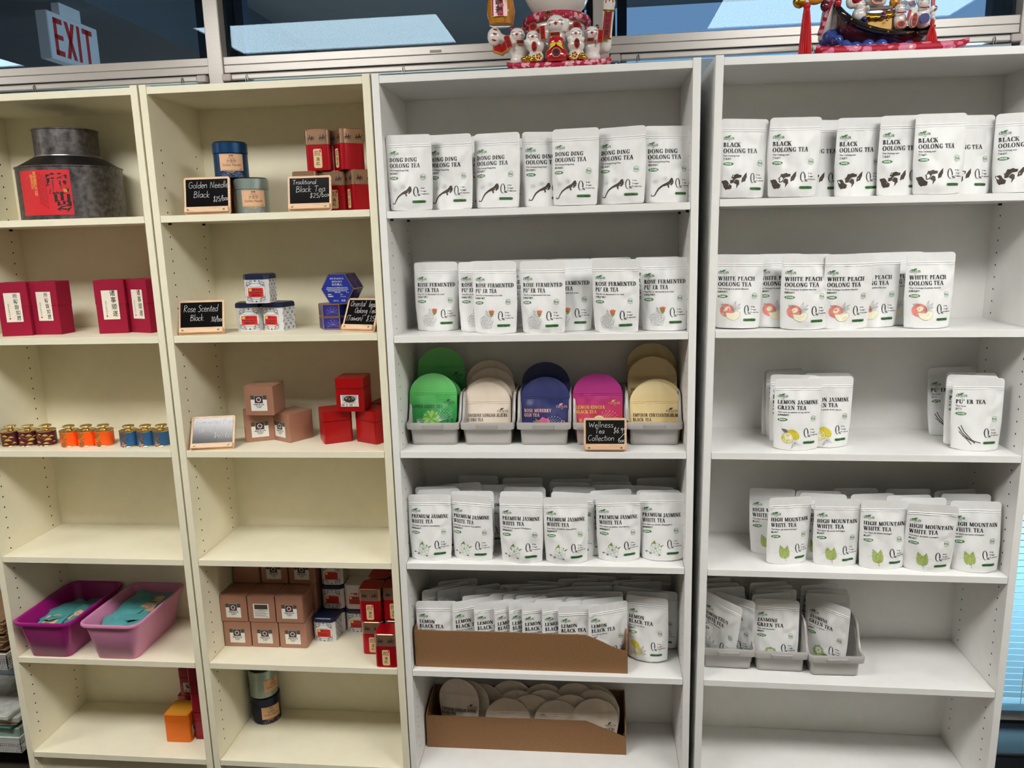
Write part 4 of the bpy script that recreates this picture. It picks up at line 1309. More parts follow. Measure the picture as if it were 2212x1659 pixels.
def splash(p, x, z, s, m, l):
    for k in range(7):
        a = .4 + k * .28
        p.line([(x, z), (x + s * .6 * cos(a), z + s * .5 * sin(a)), (x + s * cos(a - .25), z + s * .8 * sin(a))], [.0012, .0007, .0003], m, l)
        p.disc(x + s * 1.1 * cos(a - .3), z + s * .95 * sin(a), .0011, .0011, m, l, 8)


def round_print(kind):
    p = PR()
    fu = lambda u: u * RW / 2
    ink = {'green': mat('ink_dark_green', (18, 62, 34), .5), 'beige': mat('ink_brown', (58, 34, 24), .5), 'navy': mat('ink_rose_gold', (226, 172, 156), .4), 'magenta': GOLDINK, 'tan': mat('ink_brown', (58, 34, 24), .5)}[kind]
    wht = mat('ink_splash', (206, 214, 218), .4)
    z0 = RH - .085
    p.serif('CHALIN', fu(.44), z0, .0064, ink, w=fu(.46))
    p.poly(leaf_outline(fu(.56), z0 + .0075, .012, .0052, .35), ink, 1)
    p.text('TEA', fu(.60), z0 - .0045, .0026, ink, w=fu(.13))
    t = {'green': ('LOTUS LIGHT TEA', '', 1.26, 0), 'beige': ('TANGRINE LONGAN JUJUBE', 'PU-ERH TEA', 1.72, .72), 'navy': ('ROSE MUBERRY', 'GOJI TEA', 1.1, .62), 'magenta': ('LEMON GINGER', 'BLACK TEA', 1.16, .82), 'tan': ('EMPEROR CHRYSANTHEMUM', 'BLACK TEA', 1.76, .72)}[kind]
    p.serif(t[0], fu(-.86), RH - .098, .0094, ink, w=fu(t[2]), bold=.03)
    if t[1]:
        p.serif(t[1], fu(-.86), RH - .1105, .0094, ink, w=fu(t[3]), bold=.03)
    zc = RH - .128
    p.polys(_ring(fu(.72), zc - .004, .0075, .012, .0052, .0108, 0, 360, 16), ink, 3)
    if kind == 'green':
        for k in range(22):
            a = 2 * pi * k / 22
            p.poly(leaf_outline(fu(-.06), zc + .0, .0265, .0085, a, tip=1.5), LEAFL if k % 2 else mat('ink_bright_green', (72, 170, 60), .5), k % 3)
        splash(p, fu(.3), zc - .006, .03, wht, 4)
        splash(p, fu(-.62), zc - .012, .012, wht, 4)
    elif kind == 'navy':
        for k in range(3):
            flower(p, fu(-.05), zc - .004, .021 - k * .006, 7 - k, PINK, mat('ink_rose_pink', (214, 96, 136), .5) if k % 2 == 0 else PINK, k * 2, k * .4)
        for a in (2.6, 3.1, 2.1):
            p.poly(leaf_outline(fu(-.25), zc - .004, .02, .009, a), LEAFG, 0)
        splash(p, fu(.24), zc - .008, .028, wht, 6)
    elif kind == 'magenta':
        slice_(p, fu(.06), zc - .004, .017, 1)
        splash(p, fu(.3), zc - .006, .032, wht, 5)
        p.text('茶', fu(-.76), zc - .006, .008, GOLDINK, 2)
    elif kind == 'tan':
        for x, z, s in ((.06, -.004, .018), (-.2, -.011, .012), (.3, -.01, .012)):
            flower(p, fu(x), zc + z, s, 11, YEL, mat('ink_marigold', (226, 170, 40), .5), 1)
        splash(p, fu(.36), zc - .006, .024, wht, 4)
    else:
        p.disc(fu(-.1), zc - .016, .016, .013, ROSEO, 1)
        p.disc(fu(.25), zc - .018, .012, .010, mat('ink_brown', (58, 34, 24), .5), 1)
    return p


RPR = {k: round_print(k) for k in RM}


def round_pouch(kind, label, x, y, ztop, lean, yaw=0.0, roll=0.0, var=0, T=.018, group=None, printed=True, H=None):
    H = H or RH
    body, zp, fr = shared(('round', kind, var, T, H), lambda: pouch_meshes(var * 5 + 40, T, RW, H, RD, (RM[kind], RM[kind]), .84))
    z = ztop - H * cos(lean) * cos(roll)
    o = thing('round_top_pouch', label, 'pouch', place(x, y, z, yaw, lean, roll), group or 'round-topped %s pouches' % kind)
    obj('pouch_body', body, o)
    obj('zip_seal', zp, o)
    if printed:
        obj('front_print', shared(('roundink', kind, var, T, H), lambda: RPR[kind].mesh('front_print', lambda x, z, o_: fr(x, z + H - RH, o_), .0005, .00012, .0035)), o)


# ------------------------------------------------------------------ grey stacking bins
def bin_mesh():
    N = 14

    def ring(hw, y0, y1, r, zf):
        pts = [(p[0], p[1] + (y0 + y1) / 2, 0) for p in rr(hw, (y1 - y0) / 2, r, 0, 6)]
        # extra points along the sides so that the rim can rise
        out = []
        for i, a in enumerate(pts):
            b = pts[(i + 1) % len(pts)]
            out.append(a)
            if abs(b[1] - a[1]) > .05:
                for k in range(1, N):
                    t = k / N
                    out.append((a[0] + (b[0] - a[0]) * t, a[1] + (b[1] - a[1]) * t, 0))
        return [(p[0], p[1], zf(p[1])) for p in out]

    def top(dz):
        def f(y):
            t = max(0, min(1, (y - .022) / .042))
            return .066 + (.136 - .066) * (t * t * (3 - 2 * t)) + dz
        return f
    mb = MB()
    R_ = [ring(.0600, .010, .185, .007, lambda y: 0.0), ring(.0625, .006, .188, .008, lambda y: .003), ring(.0650, .002, .190, .009, top(-.021)), ring(.0735, -.012, .199, .012, top(-.018)), ring(.0745, -.0135, .200, .012, top(-.003)),
          ring(.0735, -.012, .199, .012, top(0)), ring(.0690, -.004, .194, .010, top(0)), ring(.0670, -.001, .192, .009, top(-.004)), ring(.0605, .006, .188, .007, lambda y: .004)]
    mb.loft(R_, 0, None, True, True)
    return mb.mesh('bin_body', GREYPL, radians(50))


def grey_bin(label, x, y, z, yaw=0.0, group='grey stacking bins'):
    o = thing('storage_bin', label, 'bin', place(x, y, z, yaw), group)
    obj('bin_body', shared('bin', bin_mesh), o)
    tb = shared('bintab', lambda: MB().bbox(-.029, .029, -.0155, -.012, .0475, .0615, .0012).bbox(-.025, .025, -.0162, -.0150, .0500, .0590, .0004).mesh('label_tab', mat('grey_plastic_tab', (158, 154, 150), .4)))
    obj('label_tab', tb, o)


def wellness_shelf():
    z = 1.0533
    kinds = ('green', 'beige', 'navy', 'magenta', 'tan')
    for k, x in zip(kinds, (.1005, .2515, .4060, .5590, .7025)):
        grey_bin('grey stacking bin holding the %s round-topped pouches' % {'navy': 'navy blue', 'magenta': 'magenta lemon ginger'}.get(k, k), x, .063, z)
    rp = lambda kind, lb, px, py, y, lean, yaw=0, var=0, roll=0, pr=True: round_pouch(kind, lb, at(px, py, y).x, y - RH * sin(lean), at(px, py, y).z, lean, yaw, roll, var, printed=pr)
    rp('green', 'dark back LOTUS LIGHT TEA pouch standing tallest in the green bin', 952, 750, .205, .05, .1, 1)
    rp('green', 'middle green pouch peeking out beside the front LOTUS LIGHT TEA pouch', 947, 812, .165, .16, .1, 2, 0, False)
    rp('green', 'front LOTUS LIGHT TEA pouch with its lotus picture in the green bin', 935, 806, .125, .20, -.03, 0)
    rp('beige', 'backmost beige pouch top in the beige bin', 1059, 778, .215, .1, .1, 1, 0, False)
    rp('beige', 'third beige pouch top counted from the front of the beige bin', 1062, 795, .19, .14, .08, 2, 0, False)
    rp('beige', 'second beige pouch close behind the front TANGRINE LONGAN JUJUBE pouch', 1057, 815, .165, .2, .08, 0, 0, False)
    rp('beige', 'front TANGRINE LONGAN JUJUBE PU-ERH TEA pouch in the beige bin', 1052, 825.5, .145, .26, .02, 1)
    rp('navy', 'nearly black pouch top behind in the navy blue bin', 1178, 782, .18, .08, -.05, 1, 0, False)
    rp('navy', 'front navy ROSE MUBERRY GOJI TEA pouch with pink rose', 1177, 814, .13, .18, -.05, 0)
    rp('magenta', 'magenta LEMON GINGER BLACK TEA pouch alone in its grey bin', 1290, 806, .125, .16, -.02, 2)
    rp('tan', 'backmost shaded tan pouch in the tan bin', 1407, 741, .225, .02, .02, 1, 0, False)
    rp('tan', 'tall tan pouch between the front and backmost ones of the tan bin', 1409, 770, .185, .06, -.02, 0)
    rp('tan', 'tan pouch pressed against the front EMPEROR CHRYSANTHEMUM pouch', 1417, 818, .15, .22, -.06, 2, 0, False)
    rp('tan', 'front EMPEROR CHRYSANTHEMUM BLACK TEA pouch in the tan bin', 1413, 823, .13, .26, -.03, 1)


# ------------------------------------------------------------------ cardboard trays
def card_tray(label, x, y, z, w, d, yaw, hf, hs, hb, cut):
    o = thing('cardboard_tray', label, 'tray', place(x, y, z, yaw), 'cut-down cardboard trays')
    t = .004
    mats = [CARD, CARDIN]
    ed = [(0, 0), (w, 0), (w, cut[1])]
    n = 5
    for k in range(n + 1):
        u = k / n
        ed.append((w + (cut[0] - w) * u, cut[1] + (hf - cut[1]) * u + R.uniform(-.0012, .0012)))
    for k in range(1, 7):
        ed.append((cut[0] * (1 - k / 6), hf + R.uniform(-.0008, .0008)))
    MB().prism(ed, 0, t).build('front_panel', mats, o)
    rot = Matrix.Rotation(pi / 2, 4, 'Z')
    MB().prism([(t, t), (d - t, t), (d - t, hs), (d * .5, hs + .003), (t, hf + .004)], -t, 0).build('side_panel', mats, o, None, rot)
    MB().prism([(t, t), (d - t, t), (d - t, hs), (t * 2, cut[1] + .035), (t, cut[1] + .01)], -w, -w + t).build('side_panel', mats, o, None, rot)
    MB().prism([(0, 0), (w, 0), (w, hb), (0, hb)], d - t, d).build('back_panel', mats, o)
    MB().box(t, w - t, t, d - t, .0, t).build('tray_bottom', mats, o)
    MB().box(t, t * 2, t, t + .03, t, hf - .012).box(w - 2 * t, w - t, t, t + .03, t, cut[1] - .008).build('corner_flap', mats, o)


def trays():
    card_tray('brown cardboard tray full of LEMON BLACK TEA pouches', .0255, .0205, .4055, .605, .225, -.005, .1135, .122, .10, (.488, .063))
    card_tray('brown cardboard tray of beige round pouches on the bottom shelf', .0265, .104, .0855, .604, .148, .002, .1065, .124, .12, (.485, .058))
    L = [(1007, 1468, .172, .20, .30, .10, 1, 'first', True), (1031, 1472, .185, .20, .35, .12, 2, 'second', False), (1066, 1480, .20, .20, .42, .14, 0, 'third', False)]
    for px, py, y, lean, yaw, roll, var, nm, pr in L:
        q = at(px, py, y)
        round_pouch('beige', 'slanting beige round pouch by the tray end panel, %s of the slanting file' % nm, q.x - .02, y - .150 * sin(lean), q.z, lean, -yaw, -roll, var, .014, 'beige pouches in the tray', pr, .150)
    rest = [(1096.4, 1508.4, .140, .14, 0, 1, 'front beige round pouch in the bottom tray, next to the slanting file', False), (1203, 1512.6, .140, .14, .0, 2, 'front beige round pouch in the bottom tray, middle of three domes', False),
            (1285.8, 1508.9, .140, .14, .05, 0, 'front beige round pouch in the bottom tray, text showing above the cut corner', True),
            (1147, 1501, .155, .16, .02, 0, 'dome peeking between the two plain front beige pouches', False), (1234, 1500.5, .155, .16, -.02, 1, 'dome peeking between middle and printed front beige pouches', False),
            (1177.6, 1489.8, .172, .18, .05, 2, 'beige dome in the third rank of the bottom tray, centre one', False), (1118, 1491, .170, .18, 0, 1, 'beige dome in the third rank of the bottom tray, nearer the slanting file', False),
            (1105, 1470, .205, .2, .0, 0, 'large beige dome at the back of the bottom tray beside the slanting file', False), (1174.7, 1476.5, .20, .2, .04, 2, 'beige dome at the back of the bottom tray, middle one', False),
            (1243, 1475.6, .195, .2, -.1, 1, 'large turned beige dome at the back of the bottom tray', False), (1288, 1490, .165, .17, -.15, 0, 'beige dome behind the printed front pouch at the tray end', False),
            (1284, 1480, .195, .2, -.2, 2, 'backmost beige dome at the tray end with the cut corner', False)]
    for px, py, y, lean, yaw, var, lb, pr in rest:
        q = at(px, py, y)
        round_pouch('beige', lb, q.x, y - .150 * sin(lean), q.z, lean, yaw, 0, var, .010, 'beige pouches in the tray', pr, .150)
    z = .3995
    for x, y, yw, lb in ((.9115, .060, -.03, 'grey bin of OSMANTHUS WHITE TEA pouches against the bookcase side'), (1.0535, .056, -.02, 'middle grey bin holding the upright JASMINE GREEN TEA pouch'), (1.1985, .044, .02, 'grey bin of a tilted JASMINE GREEN TEA pouch, next to empty shelf')):
        grey_bin(lb, x, y, z - (x - 1.2135) * .0098, yw)


# ------------------------------------------------------------------ chalkboard price signs
def chalk_sign(label, lines, x, y, z, yaw, lean, wdt=.122, hgt=.096, screw=SCREW):
    o = thing('chalkboard_sign', label, 'sign', place(x, y, z + .001, yaw, lean), 'small wooden chalkboard price signs')
    fr_ = MB()
    hw, hh = wdt / 2, hgt / 2
    fr_.loft([[(p[0], yy, p[1] + hh) for p in rr(hw - i, hh - i, .006, 0, 4)] for yy, i in ((.005, .0006), (.0044, 0), (.0006, 0), (0, .0006))], 0, None, True, True)
    fr_.build('wood_frame', WOOD, o)
    MB().bbox(-hw + .0055, hw - .0055, -.0006, .0004, .020, hgt - .0055, .0003).build('chalk_panel', BLACKBOARD, o)
    MB().bbox(-hw + .003, hw - .003, -.0085, 0, .0045, .0185, .0012).build('ledge', WOOD, o)
    for s in (-1, 1):
        MB().lathe([(.0026, 0), (.0026, .0008), (.0018, .0014)], 10).box(-.0018, .0018, -.0003, .0003, .0012, .0016).build('screw', screw, o, SM, Matrix.Translation((s * (hw - .014), -.0085, .0115)) @ Matrix.Rotation(pi / 2, 4, 'X'))
    MB().prism([(-.012, 0), (.012, 0), (.012, .06), (-.012, .06)], .0, .0025).build('rear_prop', WOOD, o, None, Matrix.Translation((0, .005, hgt * .62)) @ Matrix.Rotation(radians(180) + lean * 2.0, 4, 'X'))
    p = PR()
    for q in lines:
        t, u, v, h, w = q[:5]
        p.hand(t, -hw + u * wdt, v * hgt, h * hgt, CHALK, 1, width=w * wdt, rise=q[5] if len(q) > 5 else 0)
    obj('chalk_lettering', p.mesh('chalk_lettering', flat(-.0006), .0002), o)


def signs():
    chalk_sign('chalkboard sign reading Golden Needle Black', [('Golden Needle', .10, .70, .17, .87), ('Black', .20, .45, .17, .36), ('$25/box', .63, .32, .15, .33, .1)], -.461, .006, 1.694, .0, .14, .126)
    chalk_sign('chalkboard sign reading Traditional Black Tea', [('Traditional', .11, .76, .13, .55), ('Black Tea', .18, .54, .17, .68), ('$25/box', .5, .36, .14, .46, .06)], -.184, .006, 1.694, .0, .155, .116, .09, mat('screw_brass', (196, 170, 80), .25, 1))
    chalk_sign('chalkboard sign reading Rose Scented Black', [('Rose Scented', .11, .66, .2, .75), ('Black.', .25, .40, .18, .32), ('30/box', .70, .36, .16, .27)], -.522, .026, 1.3753, .14, .26, .124, .094)
    chalk_sign('chalkboard sign reading Oriental beauty Oolong Tea', [('Oriental', .11, .74, .17, .46), ('beauty', .68, .73, .17, .3), ('Oolong Tea', .28, .55, .16, .66), ('(Taiwan)', .08, .32, .16, .5), ('$35', .68, .30, .18, .26)], -.089, .036, 1.3753, -.30, .50, .104, .098)
    chalk_sign('glaring chalkboard sign reading Fermented Puer shou', [('Fermented Puer', .10, .76, .14, .86), ('(shou)', .17, .52, .17, .38), ('$40/box', .52, .34, .19, .44)], -.516, .006, 1.0545, .19, .505, .12, .098)
    chalk_sign('chalkboard sign reading Wellness Tea Collection', [('Wellness', .11, .72, .17, .58), ('Tea', .26, .54, .15, .22), ('Collection', .09, .32, .17, .62), ('$6.99', .68, .54, .19, .3), ('bag', .8, .27, .13, .16), ('/', .78, .36, .22, .2)], .5705, .004, 1.0533, .0, .12, .112, .088)


# ------------------------------------------------------------------ tins, boxes and tubs on the cream bookcases
Z1, Z2, Z3_, Z5, Z6 = 1.694, 1.3753, 1.0545, .4105, .09
TINM = mat('aged_tin', (92, 88, 88), .42, .85, noise_amt=.5, noise_scale=70, bump=.12, bump_scale=40)
TIND = mat('aged_tin_dark', (62, 58, 60), .38, .85, noise_amt=.3, noise_scale=50)
REDP = mat('red_paper', (206, 22, 34), .55, noise_amt=.04, noise_scale=200)


def canister():
    o = thing('metal_canister', 'big aged grey metal tea canister with a red paper label', 'canister', Matrix.Translation((-.9225, .142, Z1)))
    Rb = .1335
    MB().lathe([(Rb - .001, 0), (Rb, .0015), (Rb, .1375), (Rb + .002, .139), (Rb + .002, .142), (Rb - .001, .1425)], 64).build('body', TINM, o, radians(30))
    MB().lathe([(Rb - .0005, .1425), (Rb - .004, .1435), (.088, .168), (.085, .1695)], 64).build('shoulder', TIND, o, radians(30))
    MB().lathe([(.0845, .1692), (.0855, .171), (.0850, .173), (.0825, .174)], 64).build('neck_seam', mat('tin_seam', (150, 148, 146), .3, .9), o, radians(30))
    MB().lathe([(.0815, .1735), (.0815, .240), (.0835, .2415), (.0835, .2435), (.081, .2448), (.001, .2455)], 64).build('lid', TINM, o, radians(30))
    p = PR()
    L = .118
    p.grid(-.132, .0115, .012, .129, REDP, 0, 26, 1)
    for i in range(46):
        p.disc(-.128 + R.random() * .075, .016 + R.random() * .108, R.uniform(.0004, .0011), R.uniform(.0003, .0008), mat('gold_fleck', (206, 140, 60), .4), 1, 6)
    BK = mat('brush_black', (14, 10, 10), .6)
    p.text('藏', -.0215, .074, .036, BK, 2, w=.055, bold=.045, align=.5)
    p.text('山', -.0125, .046, .020, BK, 2, w=.038, bold=.05, align=.5)
    p.text('岁', -.0105, .0155, .025, BK, 2, w=.037, bold=.045, align=.5)
    p.column('茶馆雪红之秋', -.078, .125, .0105, GOLDINK, 2, 1.0)
    p.column('临沧月光', -.088, .118, .0095, GOLDINK, 2, 1.0)
    for k in range(4):
        p.column('普洱熟茶古树陈香大雪山藏', -.068 + k * .006, .123 - k * .004, .0052, mat('red_dark_ink', (120, 12, 20), .6), 1, 1.35)
    p.text('福', -.0035, .072, .007, GOLDINK, 3, align=.5)
    me = p.mesh('paper_label', wrap(Rb, 0, .50), .0006)
    tag(obj('paper_label', me, o), 'red paper label with black brush characters')


BOXRED = mat('crimson_cloth', (150, 22, 52), .75, spec=.2, noise_amt=.10, noise_scale=420, bump=.1, bump_scale=700)


def gift_boxes():
    W_, D_, H_ = .082, .058, .1505
    body = MB().bbox(-W_ / 2, W_ / 2, 0, D_, 0, H_ * .55, .0008).mesh('box_base', BOXRED)
    lid = MB().bbox(-W_ / 2 - .0008, W_ / 2 + .0008, -.0008, D_ + .0008, H_ * .55 - .0002, H_, .0012).mesh('box_lid', BOXRED)
    CREAMP = mat('rice_paper', (232, 224, 208), .7, noise_amt=.06, noise_scale=260)
    lab = {}
    for key, big in (('a', '所盼皆如愿'), ('b', '诸事顺遂')):
        p = PR()
        p.grid(-.0225, .0225, .040, .122, CREAMP, 0)
        n = len(big)
        for i, c in enumerate(big):
            p.text(c, .008 + .0009 * i, .1075 - i * (.0155 if n == 5 else .0192), .0098 if n == 5 else .0122, INK, 1, align=.5, bold=.01, w=.0118 if n == 5 else .0145)
        p.column('愿君多福常安岁岁', -.0125, .092, .0042, INKG if 0 else INK, 1, 1.35)
        p.grid(-.0145, -.0105, .0475, .0515, REDP, 1)
        for k in range(12):
            p.disc(R.uniform(-.02, .02), R.uniform(.043, .12), .0007, .0004, GOLDINK, 1, 6)
        lab[key] = p.mesh('calligraphy_label', flat(-.0008), .0003)
    for k, x, y, yaw, lb in (('a', -1.0880, .058, .20, 'crimson gift box with vertical calligraphy, nearest the end panel'), ('a', -1.0095, .080, -.03, 'crimson gift box with vertical calligraphy touching the box at the end panel'),
                             ('b', -.8150, .088, .16, 'crimson gift box with four large characters, farther from the bookcase divider'), ('b', -.7385, .0965, -.36, 'turned crimson gift box with four characters beside the bookcase divider')):
        o = thing('gift_box', lb, 'box', place(x, y, Z2, yaw), 'crimson gift boxes')
        obj('box_base', body, o)
        obj('box_lid', lid, o)
        obj('calligraphy_label', lab[k], o)


def small_cans():
    knobp = [(.0085, .0), (.0085, .003), (.0072, .0045), (.0072, .0075), (.0095, .009), (.0095, .0098)]
    top = MB().lathe([(.0262, 0), (.0268, .0006), (.0268, .0022), (.0255, .0030), (.0252, .0022), (.001, .0022)], 40).mesh('lid_disc', GOLD, radians(30))
    neck = MB().lathe([(.0095, .0022), (.0098, .0045), (.0082, .006), (.0082, .0095), (.0088, .0105)], 28).mesh('lid_neck', GOLD, radians(30))
    kn = MB()
    rings = []
    for z, s, lobe in ((.0100, .010, 0), (.0110, .0128, .0), (.0120, .0142, .10), (.0140, .0146, .14), (.0155, .0142, .12), (.0165, .0128, .05), (.0170, .0100, 0), (.0166, .0060, 0)):
        rings.append([(s * (1 + lobe * abs(sin(6 * a))) * cos(a), s * (1 + lobe * abs(sin(6 * a))) * sin(a), z) for a in [2 * pi * i / 48 for i in range(48)]])
    kn.loft(rings, 0)
    knm = kn.mesh('knob', GOLD, radians(50))
    cols = {'maroon': mat('can_maroon', (78, 18, 34), .4), 'orange': mat('can_orange', (255, 92, 12), .38), 'blue': mat('can_blue', (42, 92, 138), .4)}
    ink = {}
    for c in cols:
        p = PR()
        if c == 'maroon':
            for x, z, s in ((-.018, .014, .0055), (.003, .033, .006), (.019, .029, .0055), (.004, .010, .0055), (-.012, .036, .004), (.026, .012, .004), (-.026, .026, .0045), (.010, .021, .0075)):
                for dx, dz, r in ((0, 0, .62), (-.7, -.1, .42), (.7, -.1, .42), (-.3, .3, .4), (.35, .28, .4), (1.2, -.22, .2), (-1.2, -.2, .22)):
                    p.disc(x + dx * s, z + dz * s, s * r, s * r * .62, GOLDINK, 1, 12)
            p.line([(-.024, .030), (-.016, .032), (-.010, .026), (-.002, .024), (.006, .030), (.014, .028)], [.0006, .0022, .0028, .0028, .002, .0006], mat('ink_bronze', (140, 92, 52), .4), 0)
            p.grid(-.0125, -.0095, .011, .015, mat('ink_bronze', (140, 92, 52), .4), 1)
        else:
            bk = mat('can_dark_ink', (44, 30, 24), .5)
            gd = GOLDINK
            for ch, x, z, s in (('招', -.010, .026, .012), ('大', -.008, .014, .014)):
                p.text(ch, x, z, s, bk, 1, w=s * 1.3, bold=.04, align=.5)
                p.text(ch, x + .0006, z + .0004, s * .98, gd if c == 'orange' else mat('can_bronze', (150, 112, 60), .4), 2, w=s * 1.22, bold=-.006, align=.5)
            p.column('茶罐', -.0215, .038, .0065, bk, 1)
            for k in range(7):
                a = .2 + k * .8
                p.poly(leaf_outline(-.010, .007, .0095, .0056, a), mat('ink_bronze', (140, 92, 52), .4) if c == 'orange' else (mat('ink_wine', (110, 44, 52), .5) if k % 2 else mat('ink_sand', (196, 160, 124), .5)), 3)
        ink[c] = p.mesh('can_print', wrap(.0258, 0, .25), .0003)
    body = {c: MB().lathe([(.0252, 0), (.0262, .0006), (.0262, .0022), (.0258, .0028), (.0258, .0428), (.0262, .0434)], 40, 0, None, [1, 1, 1, 0, 1]).mesh('can_body', [cols[c], GOLD], radians(30)) for c in cols}
    xs = [-1.149, -1.097, -1.043, -.965, -.914, -.864, -.782, -.733, -.687]
    for i, x in enumerate(xs):
        c = ('maroon', 'orange', 'blue')[i // 3]
        where = ('first', 'middle', 'last')[i % 3]
        o = thing('tea_can', 'small %s can with gold blossom lid, %s of its three from the end panel' % (c, where), 'can', place(x - .005, .056 + .004 * (i % 3), Z3_, (-.35, .3, 0.1)[i % 3] if c == 'maroon' else .0), 'small %s tea cans' % c)
        obj('can_body', body[c], o)
        obj('can_print', ink[c], o)
        l = obj('lid_disc', top, o, Matrix.Translation((0, 0, .0434)))
        obj('lid_neck', neck, l)
        obj('knob', knm, l)


def sachet_mesh(seed):
    rd = random.Random(seed)
    off = Vector((rd.random() * 30, seed, 0))
    n = 9
    mb = MB()
    w, h = .036, .050

    def P(i, j, s):
        u, v = -1 + 2 * i / n, -1 + 2 * j / n
        e = (1 - u ** 4) * (1 - v ** 4)
        z = s * .0042 * e + noise.noise(Vector((u * 1.6, v * 1.6, 0)) + off) * .005 + noise.noise(Vector((u * 4, v * 4, 3)) + off) * .0016
        return (u * w, v * h, z)
    for s in (1, -1):
        vs = [P(i, j, s) for j in range(n + 1) for i in range(n + 1)]
        q = [(j * (n + 1) + i, j * (n + 1) + i + 1, (j + 1) * (n + 1) + i + 1, (j + 1) * (n + 1) + i) for j in range(n) for i in range(n)]
        mb.add(vs, q if s > 0 else [f[::-1] for f in q])
    lab = MB()
    vs = [tuple(a + b for a, b in zip(P(n / 2 + x * 2.6, n / 2 + y * 2.2, 1), (0, 0, .0007))) for y in (-1, -.5, 0, .5, 1) for x in (-1, -.5, 0, .5, 1)]
    lab.add(vs, [(j * 5 + i, j * 5 + i + 1, (j + 1) * 5 + i + 1, (j + 1) * 5 + i) for j in range(4) for i in range(4)])
    pr = PR()
    pr.serif('TEA', -.012, .004, .006, INK, w=.022)
    for k in range(3):
        pr.grid(-.012, .012 - k * .003, -.004 - k * .005, -.0025 - k * .005, INK, 0)
    lp = pr.mesh('x', lambda x, z, o: tuple(a + b for a, b in zip(P(n / 2 + (x / w) * n / 2, n / 2 + (z / h) * n / 2, 1), (0, 0, .0010))))
    return mb, lab, lp


def tubs():
    TEAL = mat('sachet_teal', (82, 160, 162), .35, noise_amt=.05, noise_scale=60)
    DARKS = mat('sachet_dark', (52, 42, 58), .4)
    LABP = mat('sachet_label', (226, 190, 150), .6)
    sm = []
    for k in range(4):
        a, b, lp = sachet_mesh(k + 1)
        sm.append((a.mesh('sachet_body', TEAL, radians(60)), b.mesh('sachet_label', LABP), lp, a.mesh('sachet_body', DARKS, radians(60))))
    for nm, x, c, cr in (('magenta', -1.0915, (158, 20, 118), (176, 40, 134)), ('pink', -.8800, (214, 140, 178), (226, 160, 190))):
        m = mat('tub_' + nm, c, .32, coat=.1)
        o = thing('plastic_tub', '%s plastic tub of teal tea sachets' % nm, 'tub', Matrix.Translation((x, .120, Z5)), 'plastic tubs of sachets')
        H = .121

        def rg(z, hw, hd, r):
            return rr(hw, hd, r, z, 6)
        MB().loft([rg(0, .061, .116, .016), rg(.002, .0640, .119, .018), rg(H - .006, .0850, .138, .028), rg(H - .006, .0905, .1435, .031), rg(H - .009, .0935, .1460, .033), rg(H - .005, .0955, .1480, .034), rg(H, .0940, .1465, .033), rg(H + .0015, .0905, .1430, .031),
                   rg(H, .0870, .1395, .029), rg(H - .006, .0835, .1365, .027), rg(.006, .0625, .1175, .017), rg(.0035, .060, .115, .016)], 0, None, True, True).build('tub_body', m, o, radians(50))
        n = 24 if nm == 'pink' else 21
        rd = random.Random(5 if nm == 'pink' else 9)
        for k in range(n):
            lay, q = divmod(k, 8) if nm == 'pink' else divmod(k, 7)
            gy = (-.042 + (q // 2) * .030 if lay == 0 else -.060 + (q // 2) * .045) + rd.uniform(-.006, .006)
            gx = (-1 if q % 2 else 1) * (.014, .021, .026)[lay] + rd.uniform(-.004, .004)
            z = .036 + lay * (.024 if nm == 'pink' else .020) + (q % 2) * .006 + (.004 if nm == 'pink' else 0)
            v = rd.randrange(4)
            dark = nm == 'magenta' and k == 9
            s = thing('tea_sachet', '%s tea sachet in the %s tub, %s up from the tub floor' % ('dark' if dark else 'teal', nm, ORD[k]), 'sachet', Matrix.Translation((x + gx, .120 + gy, Z5 + z)) @ Matrix.Rotation(rd.uniform(-.5, .5), 4, 'Z') @ Matrix.Rotation(rd.uniform(-.2, .2), 4, 'X') @ Matrix.Rotation(rd.uniform(-.28, .28), 4, 'Y'), 'tea sachets in the %s tub' % nm)
            obj('sachet_body', sm[v][3 if dark else 0], s)
            if rd.random() < .42 and not dark:
                obj('sachet_label', sm[v][1], s)
                obj('sachet_print', sm[v][2], s)


